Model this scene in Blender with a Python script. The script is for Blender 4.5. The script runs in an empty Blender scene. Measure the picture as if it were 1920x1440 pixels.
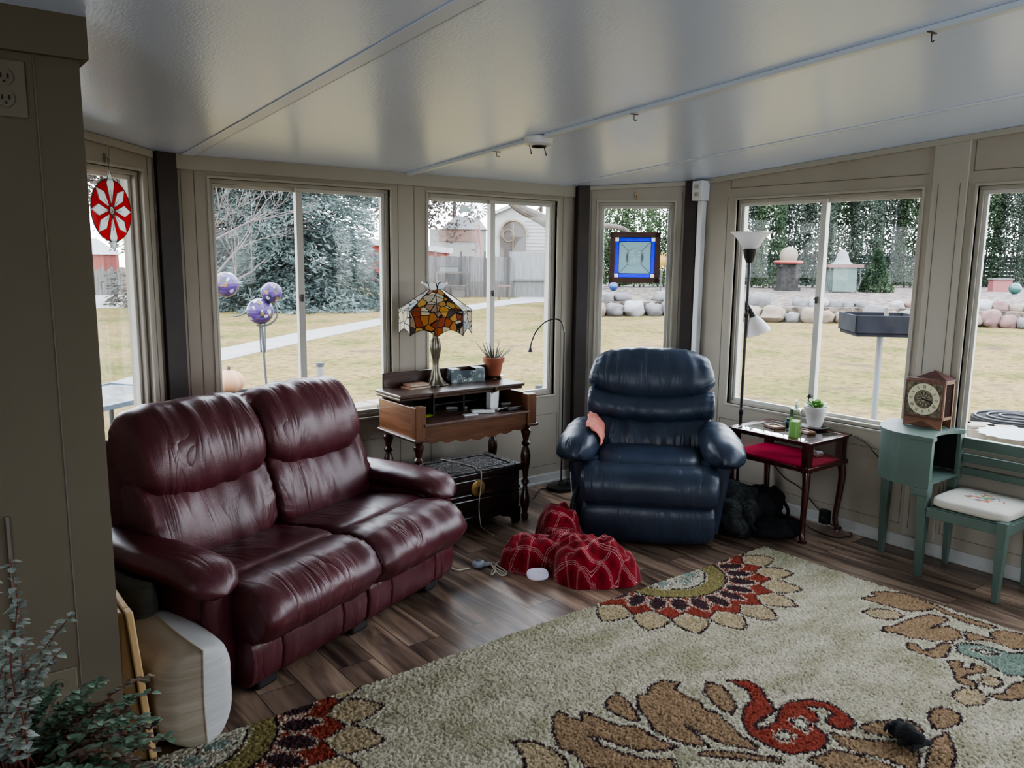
import bpy, bmesh, math, random
import numpy as np
from math import sin, cos, pi, radians, sqrt, atan2, hypot, floor, exp, tan
from mathutils import Vector, Matrix, noise
random.seed(7)
SC = bpy.context.scene
COL = SC.collection

# ---------------------------------------------------------------- camera
F_PX, PITCH, ROLL, YAW, CAMH = 1507.97, radians(8.9855), radians(0.6104), radians(37.7527), 1.6
Fv = Vector((sin(YAW)*cos(PITCH), cos(YAW)*cos(PITCH), -sin(PITCH)))
R0 = Vector((cos(YAW), -sin(YAW), 0)); U0 = R0.cross(Fv)
Rv = R0*cos(ROLL)+U0*sin(ROLL); Uv = -R0*sin(ROLL)+U0*cos(ROLL)
EYE = Vector((0, 0, CAMH))
cam = bpy.data.cameras.new('camera'); cam.sensor_width = 36; cam.lens = F_PX/1920*36
cam.clip_start = .05; cam.clip_end = 500
camo = bpy.data.objects.new('camera', cam); COL.objects.link(camo)
m = Matrix((Rv, Uv, -Fv)).transposed().to_4x4(); m.translation = EYE
camo.matrix_world = m; SC.camera = camo

# surveying helpers: real-world points measured from the photograph
def ray(x, y): return Fv+Rv*((x-960)/F_PX)+Uv*((720-y)/F_PX)
def on_z(x, y, z=0.0): d = ray(x, y); return EYE+d*((z-CAMH)/d.z)
def on_y(x, y, Y): d = ray(x, y); return EYE+d*(Y/d.y)
def on_x(x, y, X): d = ray(x, y); return EYE+d*(X/d.x)
def on_p(x, y, P, N): d = ray(x, y); return EYE+d*((Vector(P)-EYE).dot(N)/d.dot(N))

# ---------------------------------------------------------------- materials
def _nt(name):
    mt = bpy.data.materials.new(name); mt.use_nodes = True
    nt = mt.node_tree; return mt, nt, nt.nodes['Principled BSDF']
def N(nt, t, **kw):
    n = nt.nodes.new(t)
    for k, v in kw.items():
        if k in n.inputs: n.inputs[k].default_value = v
        else: setattr(n, k, v)
    return n
def L(nt, a, b): nt.links.new(a, b)
def c4(c): return (c[0], c[1], c[2], 1)
def mapping(nt, scale=(1, 1, 1), rot=(0, 0, 0), coord='Object'):
    tc = N(nt, 'ShaderNodeTexCoord'); mp = N(nt, 'ShaderNodeMapping')
    mp.inputs['Scale'].default_value = scale; mp.inputs['Rotation'].default_value = rot
    L(nt, tc.outputs[coord], mp.inputs['Vector']); return mp.outputs['Vector']
def ramp(nt, fac, stops, interp='LINEAR'):
    r = N(nt, 'ShaderNodeValToRGB'); r.color_ramp.interpolation = interp
    e = r.color_ramp.elements
    while len(e) > 1: e.remove(e[-1])
    e[0].position = stops[0][0]; e[0].color = c4(stops[0][1])
    for p, c in stops[1:]:
        k = e.new(p); k.color = c4(c)
    L(nt, fac, r.inputs['Fac']); return r.outputs['Color']
def mat(name, col, rough=.6, col2=None, nscale=5, stretch=(1, 1, 1), metal=0, spec=.5, bump=0, bscale=60, coat=0,
        detail=4, lo=.35, hi=.65, emit=0, bstretch=None, sheen=0, trans=0, croot=.2):
    mt, nt, b = _nt(name)
    b.inputs['Base Color'].default_value = c4(col); b.inputs['Roughness'].default_value = rough
    b.inputs['Metallic'].default_value = metal; b.inputs['Specular IOR Level'].default_value = spec
    b.inputs['Coat Weight'].default_value = coat; b.inputs['Coat Roughness'].default_value = croot
    b.inputs['Sheen Weight'].default_value = sheen; b.inputs['Transmission Weight'].default_value = trans
    if col2 is not None:
        n = N(nt, 'ShaderNodeTexNoise', Scale=nscale, Detail=detail); L(nt, mapping(nt, stretch), n.inputs['Vector'])
        L(nt, ramp(nt, n.outputs['Fac'], [(lo, col), (hi, col2)]), b.inputs['Base Color'])
    if bump:
        n = N(nt, 'ShaderNodeTexNoise', Scale=bscale, Detail=3); L(nt, mapping(nt, bstretch or (1, 1, 1)), n.inputs['Vector'])
        bp = N(nt, 'ShaderNodeBump', Strength=bump, Distance=.01); L(nt, n.outputs['Fac'], bp.inputs['Height']); L(nt, bp.outputs['Normal'], b.inputs['Normal'])
    if emit:
        b.inputs['Emission Color'].default_value = c4(col); b.inputs['Emission Strength'].default_value = emit
    return mt
def leather(name, col, col2):
    mt, nt, b = _nt(name)
    v = mapping(nt)
    n = N(nt, 'ShaderNodeTexNoise', Scale=3.5, Detail=5); L(nt, v, n.inputs['Vector'])
    L(nt, ramp(nt, n.outputs['Fac'], [(.3, col), (.7, col2)]), b.inputs['Base Color'])
    b.inputs['Roughness'].default_value = .36; b.inputs['Specular IOR Level'].default_value = .5
    n1 = N(nt, 'ShaderNodeTexNoise', Scale=3.6, Detail=2.5, Distortion=1.0); L(nt, mapping(nt, (2.6, .55, .55), (0, .15, 0)), n1.inputs['Vector'])
    r1 = N(nt, 'ShaderNodeMath', operation='SUBTRACT'); r1.inputs[1].default_value = .5; L(nt, n1.outputs['Fac'], r1.inputs[0])
    r2 = N(nt, 'ShaderNodeMath', operation='ABSOLUTE'); L(nt, r1.outputs[0], r2.inputs[0])
    r3 = N(nt, 'ShaderNodeMath', operation='POWER'); r3.inputs[1].default_value = .6; L(nt, r2.outputs[0], r3.inputs[0])
    vo = N(nt, 'ShaderNodeTexVoronoi', Scale=190); L(nt, v, vo.inputs['Vector'])
    mk = N(nt, 'ShaderNodeTexNoise', Scale=3.2, Detail=2); L(nt, v, mk.inputs['Vector'])
    mr = N(nt, 'ShaderNodeMapRange'); mr.inputs['From Min'].default_value = .42; mr.inputs['From Max'].default_value = .62; L(nt, mk.outputs['Fac'], mr.inputs['Value'])
    mu = N(nt, 'ShaderNodeMath', operation='MULTIPLY'); L(nt, r3.outputs[0], mu.inputs[0]); L(nt, mr.outputs[0], mu.inputs[1])
    b1 = N(nt, 'ShaderNodeBump', Strength=.6, Distance=.02); L(nt, mu.outputs[0], b1.inputs['Height'])
    b2 = N(nt, 'ShaderNodeBump', Strength=.12, Distance=.003); L(nt, vo.outputs['Distance'], b2.inputs['Height'])
    L(nt, b1.outputs['Normal'], b2.inputs['Normal']); L(nt, b2.outputs['Normal'], b.inputs['Normal'])
    return mt
def wood(name, c1, c2, rough=.35, axis=0, scale=6, coat=.2):
    mt, nt, b = _nt(name)
    s = [9, 9, 9]; s[axis] = .8
    n = N(nt, 'ShaderNodeTexNoise', Scale=scale, Detail=6, Distortion=.5); L(nt, mapping(nt, s), n.inputs['Vector'])
    L(nt, ramp(nt, n.outputs['Fac'], [(.35, c1), (.65, c2)]), b.inputs['Base Color'])
    b.inputs['Roughness'].default_value = rough; b.inputs['Coat Weight'].default_value = coat
    return mt
def glass_pane(name, tint=(1, 1, 1), refl=.5):
    mt = bpy.data.materials.new(name); mt.use_nodes = True; nt = mt.node_tree; nt.nodes.clear()
    o = N(nt, 'ShaderNodeOutputMaterial'); mx = N(nt, 'ShaderNodeMixShader'); t = N(nt, 'ShaderNodeBsdfTransparent'); g = N(nt, 'ShaderNodeBsdfGlossy')
    t.inputs['Color'].default_value = c4(tint); g.inputs['Roughness'].default_value = .01
    f = N(nt, 'ShaderNodeFresnel', IOR=1.45); k = N(nt, 'ShaderNodeMath', operation='MULTIPLY'); k.inputs[1].default_value = refl
    L(nt, f.outputs[0], k.inputs[0]); L(nt, k.outputs[0], mx.inputs[0]); L(nt, t.outputs[0], mx.inputs[1]); L(nt, g.outputs[0], mx.inputs[2]); L(nt, mx.outputs[0], o.inputs[0])
    return mt
def translucent(name, col, fac=.5, rough=.3, cells=None, lead=.03, vscale=9):
    """lit-through glass or thin leaf: diffuse and translucent mixed, with an optional stained-glass cell pattern"""
    mt, nt, b = _nt(name); o = nt.nodes['Material Output']
    b.inputs['Roughness'].default_value = rough
    t = N(nt, 'ShaderNodeBsdfTranslucent'); mx = N(nt, 'ShaderNodeMixShader'); mx.inputs[0].default_value = fac
    if cells:
        v = mapping(nt)
        vo = N(nt, 'ShaderNodeTexVoronoi', Scale=vscale); L(nt, v, vo.inputs['Vector'])
        ve = N(nt, 'ShaderNodeTexVoronoi', Scale=vscale); ve.feature = 'DISTANCE_TO_EDGE'; L(nt, v, ve.inputs['Vector'])
        sp = N(nt, 'ShaderNodeSeparateColor'); L(nt, vo.outputs['Color'], sp.inputs[0])
        cc = ramp(nt, sp.outputs[0], [(i/len(cells), c) for i, c in enumerate(cells)], 'CONSTANT')
        lt = N(nt, 'ShaderNodeMath', operation='LESS_THAN'); lt.inputs[1].default_value = lead; L(nt, ve.outputs['Distance'], lt.inputs[0])
        mc = N(nt, 'ShaderNodeMix', data_type='RGBA'); L(nt, lt.outputs[0], mc.inputs[0]); L(nt, cc, mc.inputs[6]); mc.inputs[7].default_value = (.012, .01, .008, 1)
        L(nt, mc.outputs[2], b.inputs['Base Color']); L(nt, mc.outputs[2], t.inputs['Color'])
    else:
        b.inputs['Base Color'].default_value = c4(col); t.inputs['Color'].default_value = c4(col)
    L(nt, b.outputs[0], mx.inputs[1]); L(nt, t.outputs[0], mx.inputs[2]); L(nt, mx.outputs[0], o.inputs[0])
    return mt
def vcol_mat(name, rough=.95, attr='Col', bump=0):
    mt, nt, b = _nt(name); a = N(nt, 'ShaderNodeVertexColor'); a.layer_name = attr
    L(nt, a.outputs['Color'], b.inputs['Base Color']); b.inputs['Roughness'].default_value = rough; b.inputs['Specular IOR Level'].default_value = .15
    return mt

# ---------------------------------------------------------------- mesh builder
def smooth_closed(pts, per=5):
    n = len(pts); out = []
    for i in range(n):
        p0, p1, p2, p3 = [Vector(pts[(i+k) % n]) for k in (-1, 0, 1, 2)]
        for j in range(per):
            t = j/per
            out.append(.5*((2*p1)+(-p0+p2)*t+(2*p0-5*p1+4*p2-p3)*t*t+(-p0+3*p1-3*p2+p3)*t*t*t))
    return out
def smooth_open(pts, per=6):
    P = [Vector(p) for p in pts]; P = [2*P[0]-P[1]]+P+[2*P[-1]-P[-2]]; out = []
    for i in range(1, len(P)-2):
        p0, p1, p2, p3 = P[i-1:i+3]
        for j in range(per):
            t = j/per
            out.append(.5*((2*p1)+(-p0+p2)*t+(2*p0-5*p1+4*p2-p3)*t*t+(-p0+3*p1-3*p2+p3)*t*t*t))
    out.append(P[-2]); return out
class MB:
    def __init__(s): s.bm = bmesh.new(); s.M = Matrix()
    def v(s, *p): return s.bm.verts.new(s.M @ Vector(p if len(p) > 1 else p[0]))
    def f(s, vs):
        try: return s.bm.faces.new(vs)
        except ValueError: return None
    def box(s, x0, x1, y0, y1, z0, z1):
        c = [s.v(x, y, z) for z in (z0, z1) for y in (y0, y1) for x in (x0, x1)]
        for q in ((0, 2, 3, 1), (4, 5, 7, 6), (0, 1, 5, 4), (2, 6, 7, 3), (0, 4, 6, 2), (1, 3, 7, 5)): s.f([c[i] for i in q])
        return s
    def hexa(s, b4, t4):
        b = [s.v(p) for p in b4]; t = [s.v(p) for p in t4]
        s.f(b[::-1]); s.f(t)
        for i in range(4): s.f([b[i], b[(i+1) % 4], t[(i+1) % 4], t[i]])
        return s
    def grid(s, fn, nu, nv, cu=False, cv=False):
        g = [[s.v(fn(i/(nu if cu else nu-1), j/(nv if cv else nv-1))) for j in range(nv)] for i in range(nu)]
        for i in range(nu if cu else nu-1):
            for j in range(nv if cv else nv-1):
                s.f([g[i][j], g[(i+1) % nu][j], g[(i+1) % nu][(j+1) % nv], g[i][(j+1) % nv]])
        return g
    def rings(s, rs, cap=True):
        R = [[s.v(p) for p in r] for r in rs]; n = len(R[0])
        for a, b in zip(R, R[1:]):
            for i in range(n): s.f([a[i], a[(i+1) % n], b[(i+1) % n], b[i]])
        if cap: s.f(R[0][::-1]); s.f(R[-1])
        return s
    def lathe(s, prof, n=28, c=(0, 0, 0), cap=True):
        return s.rings([[(c[0]+r*cos(2*pi*k/n), c[1]+r*sin(2*pi*k/n), c[2]+z) for k in range(n)] for r, z in prof], cap)
    def tube(s, pts, r, n=8, rr=None, sm=0, cap=True, flat=1):
        if sm: pts = smooth_open(pts, sm)
        P = [Vector(p) for p in pts]; up = None; rs = []
        for i, q in enumerate(P):
            t = (P[min(i+1, len(P)-1)]-P[max(i-1, 0)]).normalized()
            if up is None: up = Vector((0, 0, 1)) if abs(t.z) < .9 else Vector((1, 0, 0))
            a = (up-t*up.dot(t)).normalized(); b = t.cross(a); up = a
            k = rr(i/(len(P)-1)) if rr else r
            rs.append([q+(a*cos(2*pi*j/n)*flat+b*sin(2*pi*j/n))*k for j in range(n)])
        return s.rings(rs, cap)
    def cyl(s, a, b, r, r2=None, n=16): 
        r2 = r if r2 is None else r2
        return s.tube([a, b], r, n, rr=lambda t: r+(r2-r)*t)
    def prism(s, poly, z0, z1):
        a = [s.v(x, y, z0) for x, y in poly]; b = [s.v(x, y, z1) for x, y in poly]; n = len(a)
        s.f(a[::-1]); s.f(b)
        for i in range(n): s.f([a[i], a[(i+1) % n], b[(i+1) % n], b[i]])
        return s
    def ball(s, c, r, nu=20, nv=12, e=1.0, wob=0, seed=0):
        r = (r, r, r) if not hasattr(r, '__len__') else r
        def sg(x): return math.copysign(abs(x)**e, x)
        def fn(u, v):
            a = 2*pi*u; b = -pi/2+pi*v
            x, y, z = sg(cos(b))*sg(cos(a)), sg(cos(b))*sg(sin(a)), sg(sin(b))
            k = 1
            if wob: k += wob*noise.noise(Vector((x*1.7+seed*3.1, y*1.7-seed*1.3, z*1.7)))
            return (c[0]+r[0]*x*k, c[1]+r[1]*y*k, c[2]+r[2]*z*k)
        s.grid(fn, nu, nv, cu=True); return s
    def sweep(s, sec, x0, x1, nx=28, p=6, per=5, warp=None, wr=.006, gather=.006, gk=26, seed=0, pe=None):
        """closed (y,z) outline swept along x with pillow-round ends, creases and gathered seams"""
        S = smooth_closed([(a, b, 0) for a, b in sec], per); cy = sum(q.x for q in S)/len(S); cz = sum(q.y for q in S)/len(S)
        n = len(S); rs = []
        for i in range(nx+1):
            t = i/nx; u = -cos(pi*t)*.55+(2*t-1)*.45; k = max(0, 1-abs(u)**p)**(1/(pe or p)); k = max(k, .03)
            row = []
            for j, q in enumerate(S):
                dy, dz = (q.x-cy), (q.y-cz); l = max(1e-6, hypot(dy, dz))
                x = x0+(x1-x0)*(u+1)/2
                d = wr*(noise.noise(Vector((x*14+seed, q.x*3, q.y*3)))+.5*noise.noise(Vector((x*30+seed, q.x*5, q.y*5+9))))
                d += gather*(abs(u)**7)*sin(gk*j/n*2*pi+sin(j*2.3)*1.2)
                P = (x, cy+dy*k+dy/l*d*min(1, k*2), cz+dz*k+dz/l*d*min(1, k*2))
                row.append(warp(*P) if warp else P)
            rs.append(row)
        return s.rings(rs)
    def done(s, name, mt, parent=None, sm=True, bev=0, seg=2, ang=35, sub=0):
        bm = s.bm; bmesh.ops.recalc_face_normals(bm, faces=bm.faces)
        me = bpy.data.meshes.new(name); bm.to_mesh(me); bm.free(); s.bm = None
        me.polygons.foreach_set('use_smooth', [sm]*len(me.polygons))
        if sm: me.set_sharp_from_angle(angle=radians(ang))
        for q in (mt if isinstance(mt, (list, tuple)) else [mt]): me.materials.append(q)
        o = bpy.data.objects.new(name, me); COL.objects.link(o)
        if parent: o.parent = parent
        if bev:
            bo = o.modifiers.new('bevel', 'BEVEL'); bo.width = bev; bo.segments = seg; bo.limit_method = 'ANGLE'; bo.angle_limit = radians(40)
        if sub:
            so = o.modifiers.new('sub', 'SUBSURF'); so.levels = sub; so.render_levels = sub
        return o
def tag(o, label, cat, group=None, kind=None):
    o['label'] = label; o['category'] = cat
    if group: o['group'] = group
    if kind: o['kind'] = kind
    return o
def thing(name, loc, rz, label, cat, group=None):
    o = bpy.data.objects.new(name, None); COL.objects.link(o); o.empty_display_size = .1
    o.location = loc; o.rotation_euler = (0, 0, rz); return tag(o, label, cat, group)
def struct(o): o['kind'] = 'structure'; return o
def root(name):
    o = bpy.data.objects.new(name, None); COL.objects.link(o); o['kind'] = 'structure'; return o
def mbx(*b):
    q = MB(); q.box(*b); return q
SKY, EXPO, VIEW, LOOK = 1.7, 2.8, 'AgX', 'AgX - Medium High Contrast'
# ---------------------------------------------------------------- palette
SID = mat('painted_panel', (.35, .315, .26), .55, (.38, .345, .285), 3)
SIDL = mat('painted_frame', (.40, .375, .315), .5)
SHAD = mat('groove', (.16, .145, .12), .8)
POST = mat('brown_post', (.035, .027, .025), .6, (.045, .035, .032), 8)
SASH = mat('sash_vinyl', (.52, .51, .47), .45)
WHITE = mat('white_plastic', (.72, .74, .76), .4)
BLACK = mat('black_metal', (.012, .012, .013), .35)
BLKP = mat('black_plastic', (.015, .015, .016), .5)
GLASS = glass_pane('window_glass', (.97, .985, .98), .22)
PANEG = glass_pane('table_glass', (.93, .95, .95), 1.6)
CEIL, cnt, cb = _nt('ceiling_paint')
cn = N(cnt, 'ShaderNodeTexNoise', Scale=130, Detail=3); L(cnt, mapping(cnt, (1, .35, 1)), cn.inputs['Vector'])
cbp = N(cnt, 'ShaderNodeBump', Strength=.2, Distance=.004); L(cnt, cn.outputs['Fac'], cbp.inputs['Height']); L(cnt, cbp.outputs['Normal'], cb.inputs['Normal'])
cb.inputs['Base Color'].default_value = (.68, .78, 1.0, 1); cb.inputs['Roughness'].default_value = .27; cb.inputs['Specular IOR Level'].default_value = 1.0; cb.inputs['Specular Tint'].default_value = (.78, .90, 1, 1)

# wood plank floor
FLOOR, fn, fb = _nt('plank_floor')
vv = mapping(fn, (1, 1, 1), (0, 0, pi/2))
br = N(fn, 'ShaderNodeTexBrick', Scale=1.0); br.offset = .37; br.offset_frequency = 2
br.inputs['Brick Width'].default_value = 1.15; br.inputs['Row Height'].default_value = .158; br.inputs['Mortar Size'].default_value = .0016
br.inputs['Color1'].default_value = (0, 0, 0, 1); br.inputs['Color2'].default_value = (1, 1, 1, 1); br.inputs['Mortar'].default_value = (.5, .5, .5, 1)
L(fn, vv, br.inputs['Vector'])
ad = N(fn, 'ShaderNodeVectorMath', operation='ADD'); L(fn, mapping(fn, (7, .8, 1)), ad.inputs[0]); 
sc_ = N(fn, 'ShaderNodeVectorMath', operation='SCALE'); sc_.inputs['Scale'].default_value = 13; L(fn, br.outputs['Color'], sc_.inputs[0]); L(fn, sc_.outputs[0], ad.inputs[1])
gn = N(fn, 'ShaderNodeTexNoise', Scale=1.6, Detail=7, Distortion=1.3); L(fn, ad.outputs[0], gn.inputs['Vector'])
gc = ramp(fn, gn.outputs['Fac'], [(.28, (.048, .029, .020)), (.43, (.13, .08, .054)), (.56, (.26, .165, .105)), (.75, (.42, .29, .19))])
pl = N(fn, 'ShaderNodeMapRange'); pl.inputs['To Min'].default_value = .62; pl.inputs['To Max'].default_value = 1.3; L(fn, br.outputs['Color'], pl.inputs['Value'])
hs = N(fn, 'ShaderNodeHueSaturation'); hs.inputs['Saturation'].default_value = .85; L(fn, gc, hs.inputs['Color']); L(fn, pl.outputs[0], hs.inputs['Value'])
mo = N(fn, 'ShaderNodeMix', data_type='RGBA'); L(fn, br.outputs['Fac'], mo.inputs[0]); L(fn, hs.outputs[0], mo.inputs[6]); mo.inputs[7].default_value = (.02, .014, .01, 1)
L(fn, mo.outputs[2], fb.inputs['Base Color']); fb.inputs['Roughness'].default_value = .3; fb.inputs['Specular IOR Level'].default_value = .5
fbn = N(fn, 'ShaderNodeBump', Strength=.1, Distance=.004); L(fn, gn.outputs['Fac'], fbn.inputs['Height']); L(fn, fbn.outputs['Normal'], fb.inputs['Normal'])

# ---------------------------------------------------------------- room shell
D, E = 4.274, 4.428                 # long window wall (y) and right window wall (x)
CL, CS = 2.084, 0.0659             # ceiling height at the long wall and its rise toward the house
def ch(y): return CL+(D-y)*CS
YB, XL = -2.4, -2.4
ZT, ZB = 1.98, .64
q = MB(); q.box(XL-.1, E+.12, YB-.1, D+.12, -.06, 0); struct(q.done('floor', FLOOR, sm=False))
q = MB(); q.hexa([(XL-.1, YB-.1, ch(YB-.1)), (E+.12, YB-.1, ch(YB-.1)), (E+.12, D+.12, ch(D+.12)), (XL-.1, D+.12, ch(D+.12))],
                 [(XL-.1, YB-.1, ch(YB)+.12), (E+.12, YB-.1, ch(YB)+.12), (E+.12, D+.12, CL+.12), (XL-.1, D+.12, CL+.12)])
struct(q.done('ceiling', CEIL, sm=False))
q = MB()
q.hexa([(-.6, 4.4, CL-.03), (4.9, 4.4, CL-.03), (4.9, 4.75, CL-.05), (-.6, 4.75, CL-.05)], [(-.6, 4.4, CL+.12), (4.9, 4.4, CL+.12), (4.9, 4.75, CL+.1), (-.6, 4.75, CL+.1)])
struct(q.done('trim_1', SIDL, sm=False))

class Wall:
    """wall along a floor line a->b, room on the left-hand (inner) side given by normal n (pointing outward)"""
    def __init__(s, a, b):
        s.a = Vector((a[0], a[1], 0)); d = Vector((b[0]-a[0], b[1]-a[1], 0)); s.len = d.length; s.d = d.normalized()
        s.n = Vector((-s.d.y, s.d.x, 0)); 
        s.M = Matrix((s.d, s.n, Vector((0, 0, 1)))).transposed().to_4x4(); s.M.translation = s.a
    def top(s, x): p = s.a+s.d*x; return ch(p.y)
    def px(s, x, y): p = on_p(x, y, s.a, s.n); q = p-s.a; return q.dot(s.d), p.z
    def slab(s, q, x0, x1, t0, t1, z0, z1=None):
        q.M = s.M
        if z1 is not None: q.box(x0, x1, t0, t1, z0, z1)
        else:
            a, b = s.top(x0)+.02, s.top(x1)+.02
            q.hexa([(x0, t0, z0), (x1, t0, z0), (x1, t1, z0), (x0, t1, z0)], [(x0, t0, a), (x1, t0, b), (x1, t1, b), (x0, t1, a)])
    def build(s, name, opens, th=.11):
        q = MB(); x = 0
        for o0, o1 in opens:
            if o0 > x+.001: s.slab(q, x, o0, 0, th, 0)
            s.slab(q, o0, o1, 0, th, 0, ZB); s.slab(q, o0, o1, 0, th, ZT); x = o1
        s.slab(q, x, s.len, 0, th, 0)
        return struct(q.done(name, SID, sm=False))
wi = [0]; tn = [1]
def trim(q, mt, bev=.004):
    tn[0] += 1; return struct(q.done('trim_%d' % tn[0], mt, sm=False, bev=bev))
def window(w, x0, x1, split=None, latch=True, swap=False):
    wi[0] += 1; r = root('window_%d' % wi[0])
    fw = .02
    q = MB(); q.M = w.M
    for a, b, c, d in ((x0, x1, ZT-fw, ZT), (x0, x1, ZB, ZB+fw), (x0, x0+fw, ZB+fw, ZT-fw), (x1-fw, x1, ZB+fw, ZT-fw)): q.box(a, b, .02, .1, c, d)
    for a, b, c, d in ((x0-.014, x1+.014, ZT, ZT+.014), (x0-.014, x1+.014, ZB-.014, ZB), (x0-.014, x0, ZB, ZT), (x1, x1+.014, ZB, ZT)): q.box(a, b, -.008, .02, c, d)
    q.done('window_frame', SIDL, r, sm=False, bev=.002)
    def sash(a, b, t, nm):
        z0, z1, k = ZB+fw, ZT-fw, .02
        kl, kr = (.038 if nm == 'b' else k), (.038 if nm == 'a' and split else k)
        q = MB(); q.M = w.M
        for c in ((a, b, z1-k, z1), (a, b, z0, z0+k), (a, a+kl, z0+k, z1-k), (b-kr, b, z0+k, z1-k)): q.box(c[0], c[1], t, t+.022, c[2], c[3])
        so = q.done('sash', SASH, r, sm=False, bev=.002)
        q = MB(); q.M = w.M; q.box(a+k-.004, b-k+.004, t+.008, t+.012, z0+k-.004, z1-k+.004); q.done('pane', GLASS, so, sm=False)
    if split:
        sash(x0+fw, split+.022, .058 if not swap else .03, 'a'); sash(split-.022, x1-fw, .03 if not swap else .058, 'b')
        if latch:
            q = MB(); q.M = w.M
            for z in (ZB+.12, 1.36):
                q.box(split-.009, split+.003, .016, .03, z-.02, z+.02); q.box(split-.014, split-.008, .010, .03, z+.003, z+.012)
            q.done('latch', BLACK, r, sm=False, bev=.003)
    else: sash(x0+fw, x1-fw, .045, 'a')
    return r

# long wall: from left dark post to right dark post
WL = Wall((1.09, D), (3.88, D))
def lx(x): return x-1.09
WL.build('wall_back', [(lx(1.345), lx(2.385)), (lx(2.645), lx(3.685))])
window(WL, lx(1.345), lx(2.385), lx(1.84)); window(WL, lx(2.645), lx(3.685), lx(3.165))
# right wall
WR = Wall((E, 3.70), (E, YB))
def ry(y): return 3.70-y
ro = [(ry(3.345), ry(2.15)), (ry(1.87), ry(.62)), (ry(.32), ry(-.9))]
WR.build('wall_right', ro)
window(WR, *ro[0], ry(2.745), swap=True); window(WR, *ro[1], ry(1.24), swap=True); window(WR, *ro[2], ry(-.3), swap=True)
# corner walls
WC = Wall((3.875, 4.245), (4.40, 3.715))
c0, c1 = WC.px(1123, 374)[0], WC.px(1266, 372)[0]
WC.build('wall_right_corner', [(c0, c1)]); window(WC, c0, c1)
WA = Wall((.44, 3.66), (1.075, 4.245))
a1 = WA.px(264, 320)[0]; a0 = a1-.52
WA.build('wall_left_corner', [(a0, a1)]); window(WA, a0, a1)
# left wall, pillar wall, walls behind the camera
q = MB(); q.hexa([(.33, 2.56, 0), (.44, 2.56, 0), (.44, 3.67, 0), (.33, 3.67, 0)], [(.33, 2.56, ch(2.56)+.02), (.44, 2.56, ch(2.56)+.02), (.44, 3.67, ch(3.67)+.02), (.33, 3.67, ch(3.67)+.02)])
struct(q.done('wall_left', SID, sm=False))
PY = 2.46
DARK = mat('shaded_panel', (.125, .105, .072), .75, (.135, .114, .08), 3)  # panel paint darkened: the shade on this wall is put into its colour
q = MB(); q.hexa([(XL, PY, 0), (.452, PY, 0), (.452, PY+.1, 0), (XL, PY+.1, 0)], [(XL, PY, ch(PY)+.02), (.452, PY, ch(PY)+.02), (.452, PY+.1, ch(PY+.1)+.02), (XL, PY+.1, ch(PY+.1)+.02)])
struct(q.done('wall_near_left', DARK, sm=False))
WF = Wall((XL, YB), (XL, PY)); fo = [(.3, 2.3)]  # unseen window opening added on this wall to brighten the room
WH = Wall((E, YB), (XL, YB)); ho = [(.3, 1.7)]  # another added opening out of view, sized for fill light
WF.build('wall_far_left', fo); WH.build('wall_house', ho)
for o_ in fo: window(WF, o_[0], o_[1], (o_[0]+o_[1])/2)
for o_ in ho: window(WH, o_[0], o_[1], (o_[0]+o_[1])/2)

# dark corner posts
for i, (a, b) in enumerate((((1.075, 4.245), (1.10, 4.285)), ((3.85, 4.262), (3.905, 4.21)), ((4.37, 3.735), (4.42, 3.675)))):
    pass
def post(c, ang, w):
    tn[0] += 1
    q = MB(); q.M = Matrix.Translation((c[0], c[1], 0)) @ Matrix.Rotation(ang, 4, 'Z'); q.box(-w/2, w/2, -.035, .12, 0, ch(c[1])+.01)
    struct(q.done('trim_%d' % tn[0], POST, sm=False, bev=.004))
post((1.125, 4.27), radians(18), .11); post((3.873, 4.225), radians(-20), .085); post((4.405, 3.70), radians(-65), .085)

# header boards, grooves, casing, baseboards
def board(w, x0, x1, t, z0, z1, mt=SIDL, both=None):
    q = MB(); q.M = w.M; q.box(x0, x1, -t, .01, z0, z1); trim(q, mt)
q = MB(); q.M = WL.M; q.box(.09, WL.len-.045, -.022, .01, 2.012, CL+.01); trim(q, SIDL)
def rake(w, x0, x1, h, t=.02):
    q = MB(); q.M = w.M; a, b = w.top(x0), w.top(x1)
    q.hexa([(x0, -t, a-h), (x1, -t, b-h), (x1, .01, b-h), (x0, .01, a-h)], [(x0, -t, a), (x1, -t, b), (x1, .01, b), (x0, .01, a)]); trim(q, SIDL)
rake(WR, .03, WR.len, .032); rake(WC, .03, WC.len-.03, .03); rake(WA, 0, WA.len-.03, .035)
# flat pilasters between windows (slightly proud, with thin shadow grooves)
def groove(w, x, z0, z1):
    return (x-.0018, x+.0018, z0, z1)
q = MB(); q.M = WL.M
for x in (lx(1.205), lx(1.27), lx(2.44), lx(2.55), lx(3.74)): q.box(x-.0016, x+.0016, -.0015, .004, .1, 2.01)
for a, b in ((lx(1.36), lx(2.37)), (lx(2.66), lx(3.72))):
    for c in ((a, b, .50, .503), (a, b, .13, .133), (a, a+.003, .13, .5), (b-.003, b, .13, .5)): q.box(c[0], c[1], -.0015, .004, c[2], c[3])
trim(q, SHAD, 0)
q = MB(); q.M = WR.M
for x in (ry(3.42), ry(2.10), ry(1.92), ry(2.065), ry(1.955)): q.box(x-.0016, x+.0016, -.0015 if x not in (ry(2.065), ry(1.955)) else -.0135, .004, .12, 2.0)
for a, b in ((ry(3.4), ry(2.12)), (ry(1.9), ry(.6)), (ry(.34), ry(-.9))):
    for c in ((a, b, .53, .533), (a, b, .13, .133), (a, a+.003, .13, .53), (b-.003, b, .13, .53), (a, b, 2.055, 2.059)): q.box(c[0], c[1], -.0015, .004, c[2], c[3])
    q.box(a, a+.004, -.0015, .004, 2.055, WR.top(a)-.035)
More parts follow.
